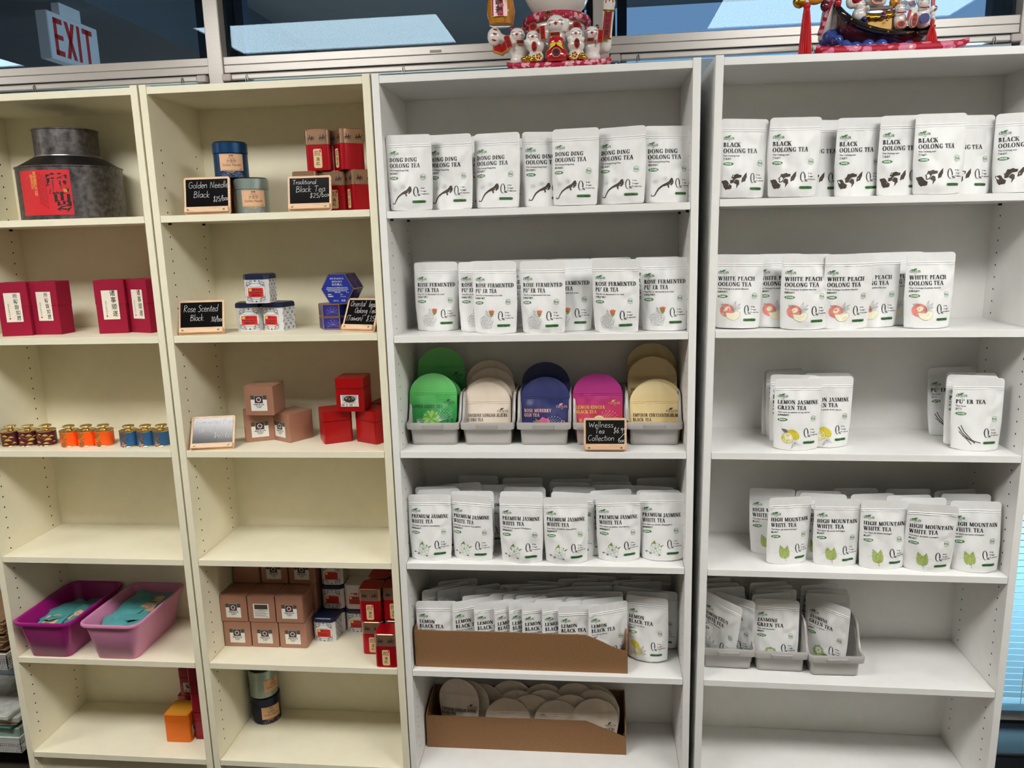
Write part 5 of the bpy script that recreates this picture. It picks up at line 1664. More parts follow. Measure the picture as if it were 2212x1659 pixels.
# round tins
def round_tin(label, x, y, z, col, yaw, lidc=None):
    o = thing('round_tea_tin', label, 'tin', place(x, y, z, yaw), 'round Golden Needle tea tins')
    m = mat('tin_' + col, {'navy': (14, 62, 104), 'sage': (150, 166, 158), 'copper': (166, 112, 88), 'ink': (20, 26, 50)}[col], .32, .55)
    r = .0445
    shared(('rt', col), lambda: None)
    b = shared(('rtb', col), lambda: MB().lathe([(r - .003, 0), (r - .001, .001), (r - .001, .062), (r - .002, .063)], 48).mesh('body', m, radians(30)))
    l = shared(('rtl', col), lambda: MB().lathe([(r - .0012, .0632), (r, .0636), (r, .0885), (r - .002, .0905), (r - .003, .0905)], 48).mesh('lid', m, radians(30)))
    t = shared('rtt', lambda: MB().lathe([(r - .0034, .0896), (r - .0034, .0922), (r - .0046, .0932), (r - .007, .0926), (.001, .0926)], 48).mesh('top_plate', mat('tin_black_top', (16, 17, 20), .35, .3), radians(30)))
    obj('body', b, o)
    obj('lid', l, o)
    obj('top_plate', t, o)

    def mk():
        p = PR()
        pe = mat('label_peach', (222, 176, 138), .6)
        p.grid(-.031, .031, .018, .0605, pe, 0, 14, 1)
        for z0, z1, x0, x1 in ((.0195, .0199, -.0295, .0295), (.0586, .059, -.0295, .0295)):
            p.grid(x0, x1, z0, z1, mat('ink_brown', (58, 34, 24), .5), 1, 10, 1)
        p.text('知意', 0, .0535, .0036, INK, 1, align=.5, bold=.02)
        p.text('Chin-tea', 0, .0485, .0032, INK, 1, w=.0155, align=.5)
        p.text('大金针', 0, .0385, .0072, INK, 1, w=.0250, align=.5)
        p.text('Golden Needle', 0, .0295, .0062, INK, 1, w=.047, align=.5)
        p.text('50g', .0225, .0215, .0026, INK, 1, align=.5)
        for k in range(3):
            p.ring(-.001, .0185, .0072 - k * .002, .0006, GOLDINK, 1, 14)
        rd = random.Random(4)
        for k in range(240):
            a, b_ = rd.uniform(-.033, .033), rd.uniform(.001, .0165)
            if b_ > .017 * (1 - (a / .034) ** 4):
                continue
            p.disc(a, b_, .0008, .0005, (INKG, INKW, mat('ink_bluegrey', (92, 120, 150), .5), PINK)[k % 4], 1, 5, rd.random() * 3)
        return p.mesh('paper_label', wrap(r - .001, 0, 0), .0003)
    obj('paper_label', shared('rtp', mk), o)


def tall_tin(label, x, y, z, yaw):
    o = thing('tall_tea_tin', label, 'tin', place(x, y, z, yaw), 'tall red tea tins with bronze lids')
    rd_ = mat('tin_red', (176, 12, 28), .28, .45)
    br = mat('tin_bronze', (170, 136, 108), .28, .75)
    w = .0325
    obj('body', shared('ttb', lambda: MB().rrect([(0, w - .0015, w - .0015, None), (.001, w, w, None), (.0655, w, w, None)], .011, 6).mesh('body', rd_, radians(30))), o)
    obj('lid', shared('ttl', lambda: MB().rrect([(.0657, w - .0004, w - .0004, None), (.0660, w + .0005, w + .0005, None), (.1015, w + .0005, w + .0005, None), (.103, w - .001, w - .001, None)], .0113, 6, mats=[0, 0, 0]).mesh('lid', br, radians(30))), o)
    obj('lid_top', shared('ttp', lambda: MB().rrect([(.1025, w - .002, w - .002, None), (.1036, w - .0022, w - .0022, None), (.1036, w - .0035, w - .0035, None)], .010, 6).mesh('lid_top', rd_, radians(30))), o)

    def horses():
        p = PR()
        bk = mat('ink_horse', (70, 34, 44), .5)
        for face in range(1):
            for cx, s in ((-.018, 1), (-.011, .8), (.010, .9), (.018, 1.1)):
                z = .0815 + (s - 1) * .004
                p.disc(cx, z, .0048 * s, .0020 * s, bk, 1, 10, .1)
                for dx in (-.004, -.0025, .002, .0038):
                    p.line([(cx + dx * s, z), (cx + dx * s + .0014, z - .006 * s)], .0007, bk, 1)
                p.line([(cx + .004 * s, z + .001), (cx + .0062 * s, z + .005 * s), (cx + .008 * s, z + .0042 * s)], .0016, bk, 1)
                p.disc(cx, z + .0038 * s, .0013 * s, .0036 * s, INK, 1, 8)
                p.disc(cx, z + .008 * s, .0011 * s, .0012 * s, bk, 1, 8)
        return p

    def labelp():
        p = horses()
        cr_ = mat('label_cream', (226, 192, 142), .55)
        p.poly([(-.011 + .003, .007), (.011 - .003, .007), (.011, .010), (.011, .052), (.011 - .003, .055), (-.011 + .003, .055), (-.011, .052), (-.011, .010)], cr_, 0)
        for k, t in enumerate(('Classic', 'Black tea', 'from Yunnan')):
            p.text(t, -.0005 if k else -.002, .0475 - k * .0045, .0030, INK, 1, w=.0016 * len(t), align=.5, bold=.03)
        p.round(.0055, .0095, .0460, .0530, .0015, REDP, 1)
        p.text('滇', 0, .0255, .0068, INK, 1, align=.5, bold=.01)
        p.text('红', 0, .0145, .0068, INK, 1, align=.5, bold=.01)
        p.line([(-.009, .011), (-.004, .017), (0, .019), (.005, .016), (.009, .010)], .0004, INKG, 1)
        return p
    obj('tin_print', shared('tti', lambda: labelp().mesh('tin_print', flat(-w - .0005), .0003)), o)
    for k, a in enumerate((pi / 2, -pi / 2)):
        obj('lid_print', shared('tth', lambda: horses().mesh('lid_print', flat(-w - .0005), .0003)), o, Matrix.Rotation(a, 4, 'Z'))


def scroll(p, x, z, s, fx, fz, m):
    for a0, r, cx, cz in ((0, .5, .5, .5), (1.5, .33, 1.15, .30), (3, .28, .30, 1.15)):
        pts = [(x + fx * s * (cx + r * (1 - t / 9) * cos(a0 + t)), z + fz * s * (cz + r * (1 - t / 9) * sin(a0 + t))) for t in [k * .6 for k in range(13)]]
        p.line(pts, s * .12, m, 1)


def rose_tin(label, x, y, z, yaw, pink=False):
    o = thing('square_tea_tin', label, 'tin', place(x, y, z, yaw), 'square rose tea tins')
    w, h = .0345, .066
    wm = mat('tin_white', (226, 226, 228), .3, .1)
    pk = mat('tin_pink_floral', (232, 206, 212), .3)
    nv = mat('tin_navy_lid', (26, 36, 68), .3, .2)
    ch = lambda hw, r, zz: [(p[0], p[1], zz) for p in rr(hw, hw, r, 0, 1)]
    obj('body', shared(('rsb', pink), lambda: MB().loft([ch(w - .001, .009, 0), ch(w, .010, .001), ch(w, .010, h)], 0).mesh('body', pk if pink else wm)), o)
    if pink:
        obj('lid', shared('rslp', lambda: MB().loft([ch(w + .0004, .010, h - .012), ch(w + .0008, .010, h - .0115), ch(w + .0008, .010, h + .013), ch(w - .001, .009, h + .0145)], 0).mesh('lid', mat('tin_clear_white', (236, 226, 228), .18, coat=.5))), o)
    else:
        obj('lid', shared('rsl', lambda: MB().loft([ch(w + .0018, .0115, h - .0008), ch(w + .0022, .0115, h), ch(w + .0016, .011, h + .010), ch(w - .001, .010, h + .0128), ch(w - .003, .009, h + .0132), ch(w - .004, .009, h + .0125)], 0).mesh('lid', nv)), o)

    def front():
        p = PR()
        ln = mat('ink_slate', (74, 76, 90), .5)
        if not pink:
            for fx, fz, x0, z0 in ((1, 1, -.026, .004), (-1, 1, .026, .004), (1, -1, -.026, .062), (-1, -1, .026, .062)):
                scroll(p, x0, z0, .0125, fx, fz, ln)
                p.line([(x0, z0 + fz * .002), (x0, z0 + fz * .024)], .0006, ln, 1)
                p.line([(x0 + fx * .002, z0), (x0 + fx * .022, z0)], .0006, ln, 1)
            for zz in (.005, .061):
                p.disc(0, zz, .003, .0022, ln, 1, 8)
                p.ring(0, zz + (.012 if zz < .03 else -.012), .017, .0009, ln, 0, 20, rz=.006)
        else:
            for k in range(9):
                flower(p, R.uniform(-.024, .024), R.uniform(.050, .062), R.uniform(.004, .009), 5, PINK, mat('ink_rose_pink', (214, 96, 136), .5), 0, R.random() * 3)
        rl = mat('label_red', (204, 30, 34), .5)
        p.round(-.0215, .0215, .0165, .0425, .003, GOLDINK, 2)
        p.round(-.0208, .0208, .0172, .0418, .003, rl, 3)
        p.disc(-.015, .037, .0048, .0040, GOLDINK, 4, 12)
        p.text('知意 Chin-tea', .003, .0355, .0036, INK, 5, w=.026, align=.5, bold=.02)
        p.text('Rose Scented Black Tea', 0, .0280, .0030, INK, 5, w=.036, align=.5, bold=.03)
        p.text('玫瑰滇红功夫茶', 0, .0205, .0038, INK, 5, w=.030, align=.5, bold=.03)
        return p
    obj('tin_print', shared(('rsp', pink), lambda: front().mesh('tin_print', flat(-w), .0003)), o)
    if not pink:
        def sidep():
            p = PR()
            ln = mat('ink_slate', (74, 76, 90), .5)
            for i in range(-2, 3):
                for j in range(6):
                    scroll(p, i * .010, .004 + j * .0105, .006, 1 if (i + j) % 2 else -1, 1, ln)
            p.grid(-.021, .021, .028, .039, wm, 2)
            p.serif('FOR YOU', 0, .0302, .0064, ln, 3, w=.026, align=.5)
            return p
        for a in (pi / 2, -pi / 2):
            obj('side_print', shared('rss', lambda: sidep().mesh('side_print', flat(-w), .0003)), o, Matrix.Rotation(a, 4, 'Z'))


def hex_tin(label, M, back=False):
    o = thing('hexagonal_tea_tin', label, 'tin', M, 'blue hexagonal tea tins')
    bl = mat('hex_blue', (22, 40, 128), .3, .3)
    dk = mat('hex_navy', (16, 24, 66), .3, .3)
    gd = mat('hex_gold', (196, 150, 84), .3, .7)
    s, h = .0475, .0705

    def hx(r, z):
        return [(r * cos(pi / 3 * k + pi / 3 * 0), r * sin(pi / 3 * k), z) for k in range(6)]
    obj('base', shared('hxb', lambda: MB().loft([hx(s - .0012, 0), hx(s, .0012), hx(s, .0335), hx(s - .0006, .0342)], 0).mesh('base', bl)), o)
    obj('lid', shared('hxl', lambda: MB().loft([hx(s - .0016, .0346), hx(s, .0362), hx(s, h - .0012), hx(s - .0014, h)], 0).mesh('lid', bl)), o)

    def trim():
        p = MB()
        for z in (.0012, .0326, .0362, h - .0018):
            p.loft([hx(s + .0004, z), hx(s + .0004, z + .0020)], 0, None, False, False)
        for k in range(6):
            a = pi / 3 * k
            for z0, z1 in ((.001, .0342), (.0362, h - .001)):
                p.box(-.0013, .0013, -.0013, .0013, z0, z1, 0, Matrix.Translation(((s - .0007) * cos(a), (s - .0007) * sin(a), 0)))
        return p.mesh('gold_trim', gd)
    obj('gold_trim', shared('hxt', trim), o)

    def pattern():
        mb = []
        p = PR()
        ln = mat('ink_lilac', (150, 138, 176), .5)
        for z0, z1 in ((.004, .0322), (.0384, h - .003)):
            p.grid(-.0205, .0205, z0, z1, mat('hex_violet', (44, 44, 140), .35, .2), 0)
            for k in range(6):
                a = -.6 + k * .75
                cx, cz = .004, (z0 + z1) / 2 - .004
                pts = [(cx + t * .019 * cos(a) - .005 * sin(pi * t) * sin(a), max(z0 + .001, min(z1 - .001, cz + t * .016 * sin(a) + .005 * sin(pi * t) * cos(a)))) for t in [q / 6 for q in range(7)]]
                p.line(pts, .0005, ln, 1)
                pts = [(cx + t * .019 * cos(a + .5) + .004 * sin(pi * t) * sin(a), max(z0 + .001, min(z1 - .001, cz + t * .016 * sin(a + .5) - .004 * sin(pi * t) * cos(a)))) for t in [q / 6 for q in range(7)]]
                p.line(pts, .0005, ln, 1)
        return p.mesh('flower_print', flat(-s * cos(pi / 6)), .0004)
    for k in (0, 2, 4):
        obj('flower_print', shared('hxp', pattern), o, Matrix.Rotation(pi / 3 * k, 4, 'Z'))
    if back:
        def txt():
            p = PR()
            w_ = INKW
            p.poly([((s - .0016) * cos(pi / 3 * k), (s - .0016) * sin(pi / 3 * k)) for k in range(6)], mat('hex_blue_face', (34, 50, 146), .3), 0)
            for k in range(6):
                a, b = [((s - .0006) * cos(pi / 3 * q), (s - .0006) * sin(pi / 3 * q)) for q in (k, k + 1)]
                p.line([a, b], .0014, gd, 1)
            p.serif('WHITE TIPS OOLONG TEA', 0, .0262, .0042, w_, 2, w=.040, align=.5)
            p.serif('ORIENTAL BEAUTY', 0, .0180, .0042, w_, 2, w=.030, align=.5)
            p.text('东方美人', 0, .0095, .0048, w_, 2, w=.030, align=.5)
            for k, t in enumerate(('Refreshing sweet and wonderfully aromatic, Oriental', 'Beauty has hints of honey fruit and floral sweetness', 'made by leafhoppers bitten leaves using', 'craftsmanship')):
                p.text(t, 0, .0025 - k * .0042, .0026, w_, 2, w=(.060, .064, .056, .018)[k], align=.5, bold=.02)
            p.text('50 g', .026, -.0105, .0028, w_, 2)
            for k, t in enumerate(('NET WT', 'INGREDIENTS')):
                p.text(t, -.028, -.0165 - k * .0052, .0032, w_, 2, bold=.03, w=(.010, .015)[k])
            for k, t in enumerate(('BEST', '24 months')):
                p.text(t, .008, -.0165 - k * .0052, .0026, w_, 2)
            p.serif('CHIN TEA', -.006, -.034, .0040, w_, 2, w=.015, align=.5)
            p.text('知意', .010, -.034, .0042, w_, 2)
            return p.mesh('face_print', lambda x, z, o_: (x, z, h + o_), .0004)
        obj('face_print', shared('hxf', txt), o)


BRN = mat('box_bronze_brown', (164, 118, 96), .34, .15, coat=.5, noise_amt=.02, noise_scale=80)


def brown_box(label, x, y, z, yaw, face='cup'):
    o = thing('tea_box', label, 'box', place(x, y, z, yaw), 'film-wrapped brown tea boxes')
    w, h = .0425, .0835
    obj('body', shared('bbb', lambda: MB().rrect([(0, w - .001, w - .001, None), (.001, w, w, None), (h - .0012, w, w, None), (h - .0012, w + .0004, w + .0004, None), (h - .0004, w + .0003, w + .0003, None), (h, w - .0012, w - .0012, None)], .004, 4).mesh('body', BRN, radians(30))), o)
    obj('film_fold', shared('bbf', lambda: MB().box(-w, w, -.0004, .0004, h, h + .0003).tube([(w + .0006, -w * .3, h - .004), (w + .0006, w * .4, h - .009), (w + .0006, w * .8, h - .004)], .0004, 5).mesh('film_fold', mat('film_clear', (186, 146, 126), .15, coat=1))), o)
    if face is None:
        return

    def cup():
        p = PR()
        wl = mat('label_offwhite', (224, 220, 212), .5)
        ol = mat('label_olive', (74, 66, 52), .5)
        p.grid(-.0235, .0235, .013, .0575, wl, 0)
        p.grid(-.0235, .0235, .0455, .0575, ol, 1)
        p.grid(-.0125, .0125, .0345, .0568, INKW, 2)
        p.grid(-.0120, .0120, .0350, .0563, mat('label_charcoal', (52, 54, 60), .4), 3)
        p.disc(0, .0455, .0068, .0068, INKW, 4, 20)
        p.disc(0, .0455, .0050, .0050, mat('ink_tea_red', (120, 28, 40), .4), 5, 20)
        p.text('FERMENTED PU-ER', 0, .0300, .0026, INK, 1, w=.031, align=.5, bold=.05)
        p.text('TEA (SHOU)', 0, .0258, .0026, INK, 1, w=.020, align=.5, bold=.03)
        p.text('普洱熟茶', 0, .0212, .0028, INK, 1, w=.013, align=.5, bold=.03)
        p.text('5g', 0, .0152, .0016, INK, 1, align=.5)
        return p

    def back():
        p = PR()
        p.grid(-.0245, .0245, .013, .0590, mat('label_offwhite', (224, 220, 212), .5), 0)
        p.grid(-.0205, .0205, .0415, .0565, BROWNLEAF, 1)
        for k in range(7):
            p.grid(-.0215, .0205 - (k % 3) * .004, .0370 - k * .0032, .0383 - k * .0032, INKG, 1)
        p.text('普洱熟茶', 0, .0375, .0026, INK, 2, w=.014, align=.5)
        p.ring(.0185, .0165, .0028, .0004, INK, 1, 12)
        return p
    obj('box_label', shared(('bbl', face), lambda: (cup() if face == 'cup' else back()).mesh('box_label', flat(-w), .0004)), o)


def lidded_box(label, x, y, z, yaw, col='red', lab=None, h=.094):
    o = thing('lacquer_tea_tin', label, 'tin', place(x, y, z, yaw), '%s tins with a lid seam' % col)
    m = mat('lacquer_' + col, {'red': (172, 10, 16), 'orange': (226, 112, 18), 'wine': (140, 16, 34)}[col], .3, .25)
    m2 = mat('lacquer_top_' + col, {'red': (164, 10, 16), 'orange': (220, 152, 44), 'wine': (128, 14, 30)}[col], .3, .2)
    w = .0405
    r_ = lambda pr, **k: MB().rrect(pr, .007, 5, **k)
    obj('body', shared(('lb', col), lambda: r_([(0, w - .001, w - .001, None), (.001, w, w, None), (.0625, w, w, None), (.0632, w - .001, w - .001, None)]).mesh('body', m, radians(30))), o)
    obj('seam', shared(('ls', col), lambda: r_([(.0630, w - .0012, w - .0012, None), (.0648, w - .0012, w - .0012, None)]).mesh('seam', mat('seam_' + col, {'red': (110, 6, 12), 'orange': (236, 160, 60), 'wine': (90, 8, 22)}[col], .4))), o)
    obj('lid', shared(('ll', col), lambda: r_([(.0646, w - .001, w - .001, None), (.0653, w + .0003, w + .0003, None), (h - .001, w + .0003, w + .0003, None), (h, w - .001, w - .001, None), (h, w - .003, w - .003, None), (h - .0006, w - .0036, w - .0036, None)], mats=[0, 0, 0, 0, 1]).mesh('lid', [m, m2], radians(30))), o)

    def hills():
        p = PR()
        hm = mat('hill_' + col, {'red': (140, 8, 14), 'orange': (238, 150, 60), 'wine': (110, 10, 26)}[col], .35, .2)
        pk = [(-.030, .004), (-.022, .010), (-.016, .008), (-.008, .015), (-.002, .011), (.006, .020), (.013, .012), (.019, .015), (.030, .004)]
        for a, b in zip(pk, pk[1:]):
            p.line([a, b], .0007, hm, 0)
            p.line([((a[0] + b[0]) / 2, (a[1] + b[1]) / 2), ((a[0] + b[0]) / 2 - .004, (a[1] + b[1]) / 2 - .006)], .0005, hm, 0)
        return p
    obj('hill_print', shared(('lh', col), lambda: hills().mesh('hill_print', flat(-w), .0002)), o)
    if lab:
        def lb():
            p = PR()
            p.grid(-.0255, .0255, .014, .0470, mat('label_offwhite', (224, 220, 212), .5), 0)
            p.grid(-.0215, .0215, .0345, .0462, mat('ink_bluebowl', (150, 176, 206), .5), 1)
            p.disc(0, .0352, .0165, .0095, BROWNLEAF, 2, 18)
            for k in range(14):
                p.disc(R.uniform(-.012, .012), R.uniform(.0355, .042), .002, .0012, (GOLDINK, INK)[k % 2], 3, 6, k)
            p.text('OSMANTHUS BLACK TEA', -.0205, .0312, .0022, INK, 2, w=.022, bold=.05)
            p.text('桂花红茶', .004, .0310, .0026, INK, 2, w=.014, bold=.03)
            for k in range(3):
                p.grid(-.020, .020 - k * .003, .0270 - k * .0022, .0278 - k * .0022, INKG, 2)
            for k in range(2):
                for x0, x1 in ((-.0235, -.0150), (-.0105, -.006), (-.001, .008)):
                    p.grid(x0, x1, .0160 + k * .0032, .0176 + k * .0032, INK, 2)
            p.ring(.0175, .0182, .0036, .0004, INK, 2, 12)
            return p
        obj('product_label', shared(('lbl', lab), lambda: lb().mesh('product_label', flat(-w), .0005)), o, Matrix.Rotation(lab, 4, 'Z'))


def tins():
    # Golden Needle group
    round_tin('sage grey Golden Needle tin half hidden by the chalkboard sign', -.3665, .076, Z1, 'sage', .50)
    round_tin('copper Golden Needle tin almost hidden behind the chalkboard sign', -.4600, .082, Z1, 'copper', 0)
    round_tin('dark blue Golden Needle tin on top of two other round tins', -.4155, .074, Z1 + .0934, 'navy', .46)
    # red tins by the Traditional sign
    tall_tin('lower red tin with bronze lid, edge showing beside the Traditional sign', -.2060, .068, Z1, .05)
    tall_tin('lower red tin hidden behind the Traditional Black Tea sign', -.1360, .090, Z1, .05)
    tall_tin('turned lower red tin beside the divider next to the Traditional sign', -.0650, .072, Z1, -.93)
    tall_tin('upper red tin facing forward above the Traditional sign', -.1690, .080, Z1 + .1038, .06)
    tall_tin('turned upper red tin beside the forward-facing upper one', -.0930, .078, Z1 + .1038, -.88)
    # rose tins
    rose_tin('white square tin with navy lid on top of the rose tin pyramid', -.3740, .096, Z2 + .0797, .02)
    rose_tin('lower white rose tin turned towards the Oriental sign side', -.4260, .132, Z2, .30)
    rose_tin('lower white rose tin showing its FOR YOU side', -.3390, .124, Z2, -.30)
    # hexagonal tins
    hex_tin('blue hexagonal tin lying flat beside the rose tins', place(-.1790, .137, Z2, .02))
    hex_tin('blue hexagonal tin lying flat behind the Oriental beauty sign', place(-.0800, .165, Z2, .10))
    hex_tin('blue hexagonal tin standing on edge on the flat ones, text side forward', Matrix.Translation((-.1480, .165, Z2 + .0711 + .0475 * cos(pi / 6))) @ Matrix.Rotation(-.10, 4, 'Z') @ Matrix.Rotation(pi / 2, 4, 'X') @ Matrix.Translation((0, 0, .0)), True)
    # fermented tea boxes
    brown_box('lower brown tea box half behind the glaring sign', -.4320, .140, Z3_, .42)
    brown_box('lower brown tea box turned away from the glaring sign', -.3330, .138, Z3_, -.55)
    brown_box('brown tea box on top of two others', -.3965, .112, Z3_ + .0842, .0)
    lidded_box('lower red tin turned to the brown boxes', -.1960, .120, Z3_, .50)
    lidded_box('lower red tin beside the divider', -.0780, .118, Z3_, -.50)
    lidded_box('top red tin with a food picture label', -.1335, .110, Z3_ + .0945, .0, 'red', 1e-6)
    lidded_box('red tin at the back behind the one beside the divider', -.0660, .215, Z3_, -.2)
    # lower shelf stock
    c3 = (-.5415, -.4540, -.3665)
    nm = ('nearest the end panel', 'in the middle column', 'in the column beside the rose tins')
    for i, x in enumerate(c3):
        brown_box('front bottom brown tea box ' + nm[i], x, .134, Z5, .0)
        brown_box('front upper brown tea box ' + nm[i], x - .003, .131, Z5 + .0842, .0, 'back' if i == 1 else 'cup')
        brown_box('rear bottom brown tea box ' + nm[i], x + .006, .2205, Z5, .0, None)
        brown_box('rear middle brown tea box ' + nm[i], x + .008, .2205, Z5 + .0842, .0, None)
        brown_box('rear top brown tea box ' + nm[i], x + .004 + .002 * i, .2200, Z5 + .1684, .0, None if i == 0 else 'cup')
    rose_tin('single white rose tin in front of the stacked rose tins', -.2830, .166, Z5, -.03)
    rose_tin('bottom white rose tin of the three-high stack', -.2740, .2255 + .003, Z5, 0) if 0 else None
    for k, t in enumerate(('bottom', 'middle', 'top')):
        rose_tin('%s white rose tin of the three-high stack at the back' % t, -.2740 + .002 * k, .2265, Z5 + k * .0797, .0)
    rose_tin('white rose tin under the pink floral one', -.1985, .2265, Z5, .0)
    rose_tin('pink floral square tin on a white rose tin', -.1985, .2265, Z5 + .0797, .0, True)
    tall_tin('front red tin standing alone at the shelf edge', -.0550, .0340, Z5, .0)
    for n, x, y in (('forward stack', -.1130, .102), ('stack beside the divider', -.0450, .112), ('rear stack', -.1080, .182), ('rear stack beside the divider', -.0405, .188)):
        tall_tin('lower red tin of the %s' % n + ' on the stock shelf', x, y, Z5, .0)
        tall_tin('upper red tin of the %s' % n + ' on the stock shelf', x - .002, y, Z5 + .1038, .0)
    round_tin('dark navy Golden Needle tin standing on the lowest cream shelf', -.5290, .2140, Z6, 'ink', .75)
    round_tin('sage green Golden Needle tin stacked on the dark navy one', -.5330, .2120, Z6 + .0934, 'sage', 1.2)
    # bottom shelf of the end bookcase
    lidded_box('orange tin with a lighter lid top on the lowest shelf', -.7585, .1090, Z6, .02, 'orange', pi / 2)
    for k, t in enumerate(('bottom', 'middle', 'top')):
        lidded_box('%s red tin of the stack against the bookcase divider' % t, -.6735, .1280 - .002 * k, Z6 + k * .0945, .02, 'wine')
    lidded_box('bottom dark red tin behind the orange tin', -.7680, .2110, Z6, .0, 'wine')
    lidded_box('dark red tin with white label stacked behind the orange tin', -.7560, .2100, Z6 + .0945, .0, 'wine', 1e-6)


# ------------------------------------------------------------------ ceramic figurines on top of the white bookcases
def floral(name, base, petal, heart, scale):
    m = mat(name, base, .6)
    nt = m.node_tree
    tc = nt.nodes.new('ShaderNodeTexCoord')
    nz = nt.nodes.new('ShaderNodeTexNoise')
    nz.inputs['Scale'].default_value = scale * 2
    ad = nt.nodes.new('ShaderNodeMix')
    ad.data_type = 'VECTOR'
    ad.inputs['Factor'].default_value = .012
    vo = nt.nodes.new('ShaderNodeTexVoronoi')
    vo.inputs['Scale'].default_value = scale
    cr = nt.nodes.new('ShaderNodeValToRGB')
    el = cr.color_ramp.elements
    for q, c in ((0, heart), (.14, heart), (.19, petal), (.46, petal), (.50, base)):
        e = el[0] if q == 0 else el.new(q)
        e.position, e.color = q, lin(c) + (1,)
    el[-1].position, el[-1].color = 1, lin(base) + (1,)
    nt.links.new(tc.outputs['Object'], ad.inputs['A'])
    nt.links.new(tc.outputs['Object'], nz.inputs['Vector'])
    nt.links.new(nz.outputs['Color'], ad.inputs['B'])
    nt.links.new(ad.outputs['Result'], vo.inputs['Vector'])
    nt.links.new(vo.outputs['Distance'], cr.inputs[0])
    nt.links.new(cr.outputs[0], nt.nodes['Principled BSDF'].inputs['Base Color'])
    return m


FLOR = floral('floral_red', (176, 24, 60), (228, 160, 176), (236, 206, 160), 82)
FLOR2 = floral('floral_crimson', (178, 6, 42), (216, 120, 150), (240, 214, 170), 42)
REDG = mat('red_glaze', (178, 22, 34), .14, coat=.6)
BLKG = mat('black_glaze', (14, 14, 16), .12, coat=.7)
BRNG = mat('brown_glaze', (88, 34, 30), .14, coat=.7)
BLUG = mat('blue_glaze', (52, 78, 156), .14, coat=.7)
AMBER = mat('amber_glaze', (196, 128, 30), .14, coat=.6, noise_amt=.12, noise_scale=40)
EARR = mat('ear_red', (150, 30, 44), .2, coat=.4)
SILK = mat('tassel_red', (198, 18, 26), .5, noise_amt=.1, noise_scale=300, stretch=(1, 1, .05))


def ell(c, r):
    return lambda x, z, o: (c[0] + x, c[1] - (r[1] + o) * sqrt(max(.0, 1 - (x / r[0]) ** 2 - (z / r[2]) ** 2)), c[2] + z)


def blob(parts, name, m, parent, vox=None):
    """several ellipsoids and limbs merged into one smooth surface"""
    bm = MB()
    for q in parts:
        if isinstance(q[0], list):
            bm.tube(q[0], q[1], 12)
        else:
            bm.ball(q[0], q[1], n=20, k=12)
    me = bm.mesh(name, m, 3)
    o = obj(name, me, parent)
    if vox:
        md = o.modifiers.new('remesh', 'REMESH')
        md.mode, md.voxel_size, md.use_smooth_shade = 'VOXEL', vox, True
        sm = o.modifiers.new('smooth', 'SMOOTH')
        sm.iterations, sm.factor = 6, .6
    return o


def cushion(label, x0, x1, y0, y1, z, h, m, curl=.014):
    mb = MB()
    n = 18
    vs = {}
    for s in (1, -1):
        g = []
        for j in range(n + 1):
            for i in range(n + 1):
                u, v = -1 + 2 * i / n, -1 + 2 * j / n
                t = .30 + .70 * (1 - abs(u) ** 5) ** .5 * (1 - abs(v) ** 5) ** .5
                cx = u * (1 - .05 * (1 - v * v)) if 1 else u
                cy = v * (1 - .05 * (1 - u * u))
                up = curl * (abs(u) * abs(v)) ** 6
                zc = h * .5 + up * .5
                g.append(((x0 + x1) / 2 + cx * (x1 - x0) / 2, (y0 + y1) / 2 + cy * (y1 - y0) / 2, z + max(0.0, zc + s * h * .5 * t + noise.noise(Vector((u * 3, v * 3, s))) * .0008)))
        q = [(j * (n + 1) + i, j * (n + 1) + i + 1, (j + 1) * (n + 1) + i + 1, (j + 1) * (n + 1) + i) for j in range(n) for i in range(n)]
        mb.add(g, q if s > 0 else [f[::-1] for f in q])
    nv = (n + 1) ** 2
    rim = [(n + 1) * 0 + i for i in range(n + 1)] + [j * (n + 1) + n for j in range(1, n + 1)] + [n * (n + 1) + i for i in range(n - 1, -1, -1)] + [j * (n + 1) for j in range(n - 1, 0, -1)]
    for a, b in zip(rim, rim[1:] + rim[:1]):
        mb.f.append((b, a, a + nv, b + nv))
        mb.m.append(0)
    o = mb.build('cushion', m, None, 3)
    tag(o, label, 'cushion', 'floral cushions')
    return o


def tassel(parent, top, length, r0, r1, name='tassel'):
    p = obj(name, MB().lathe([(.002, 0), (r0 * .8, -.003), (r0, -.010), (r0 * .75, -.014), (r0 * .9, -.016), (r0 * .8, -.020)], 20).mesh(name, SILK, SM), parent, Matrix.Translation(top))
    rings = []
    for k in range(10):
        t = k / 9
        z = -.019 - t * (length - .019)
        r = r0 * .8 + (r1 - r0 * .8) * t ** .8
        rings.append([(r * (1 + .13 * cos(18 * a + t)) * cos(a), r * (1 + .13 * cos(18 * a + t)) * sin(a), z) for a in [2 * pi * i / 108 for i in range(108)]])
    o = obj('tassel_threads', MB().loft(rings).mesh('tassel_threads', SILK, SM), p)
    o['kind'] = 'stuff'
    return p


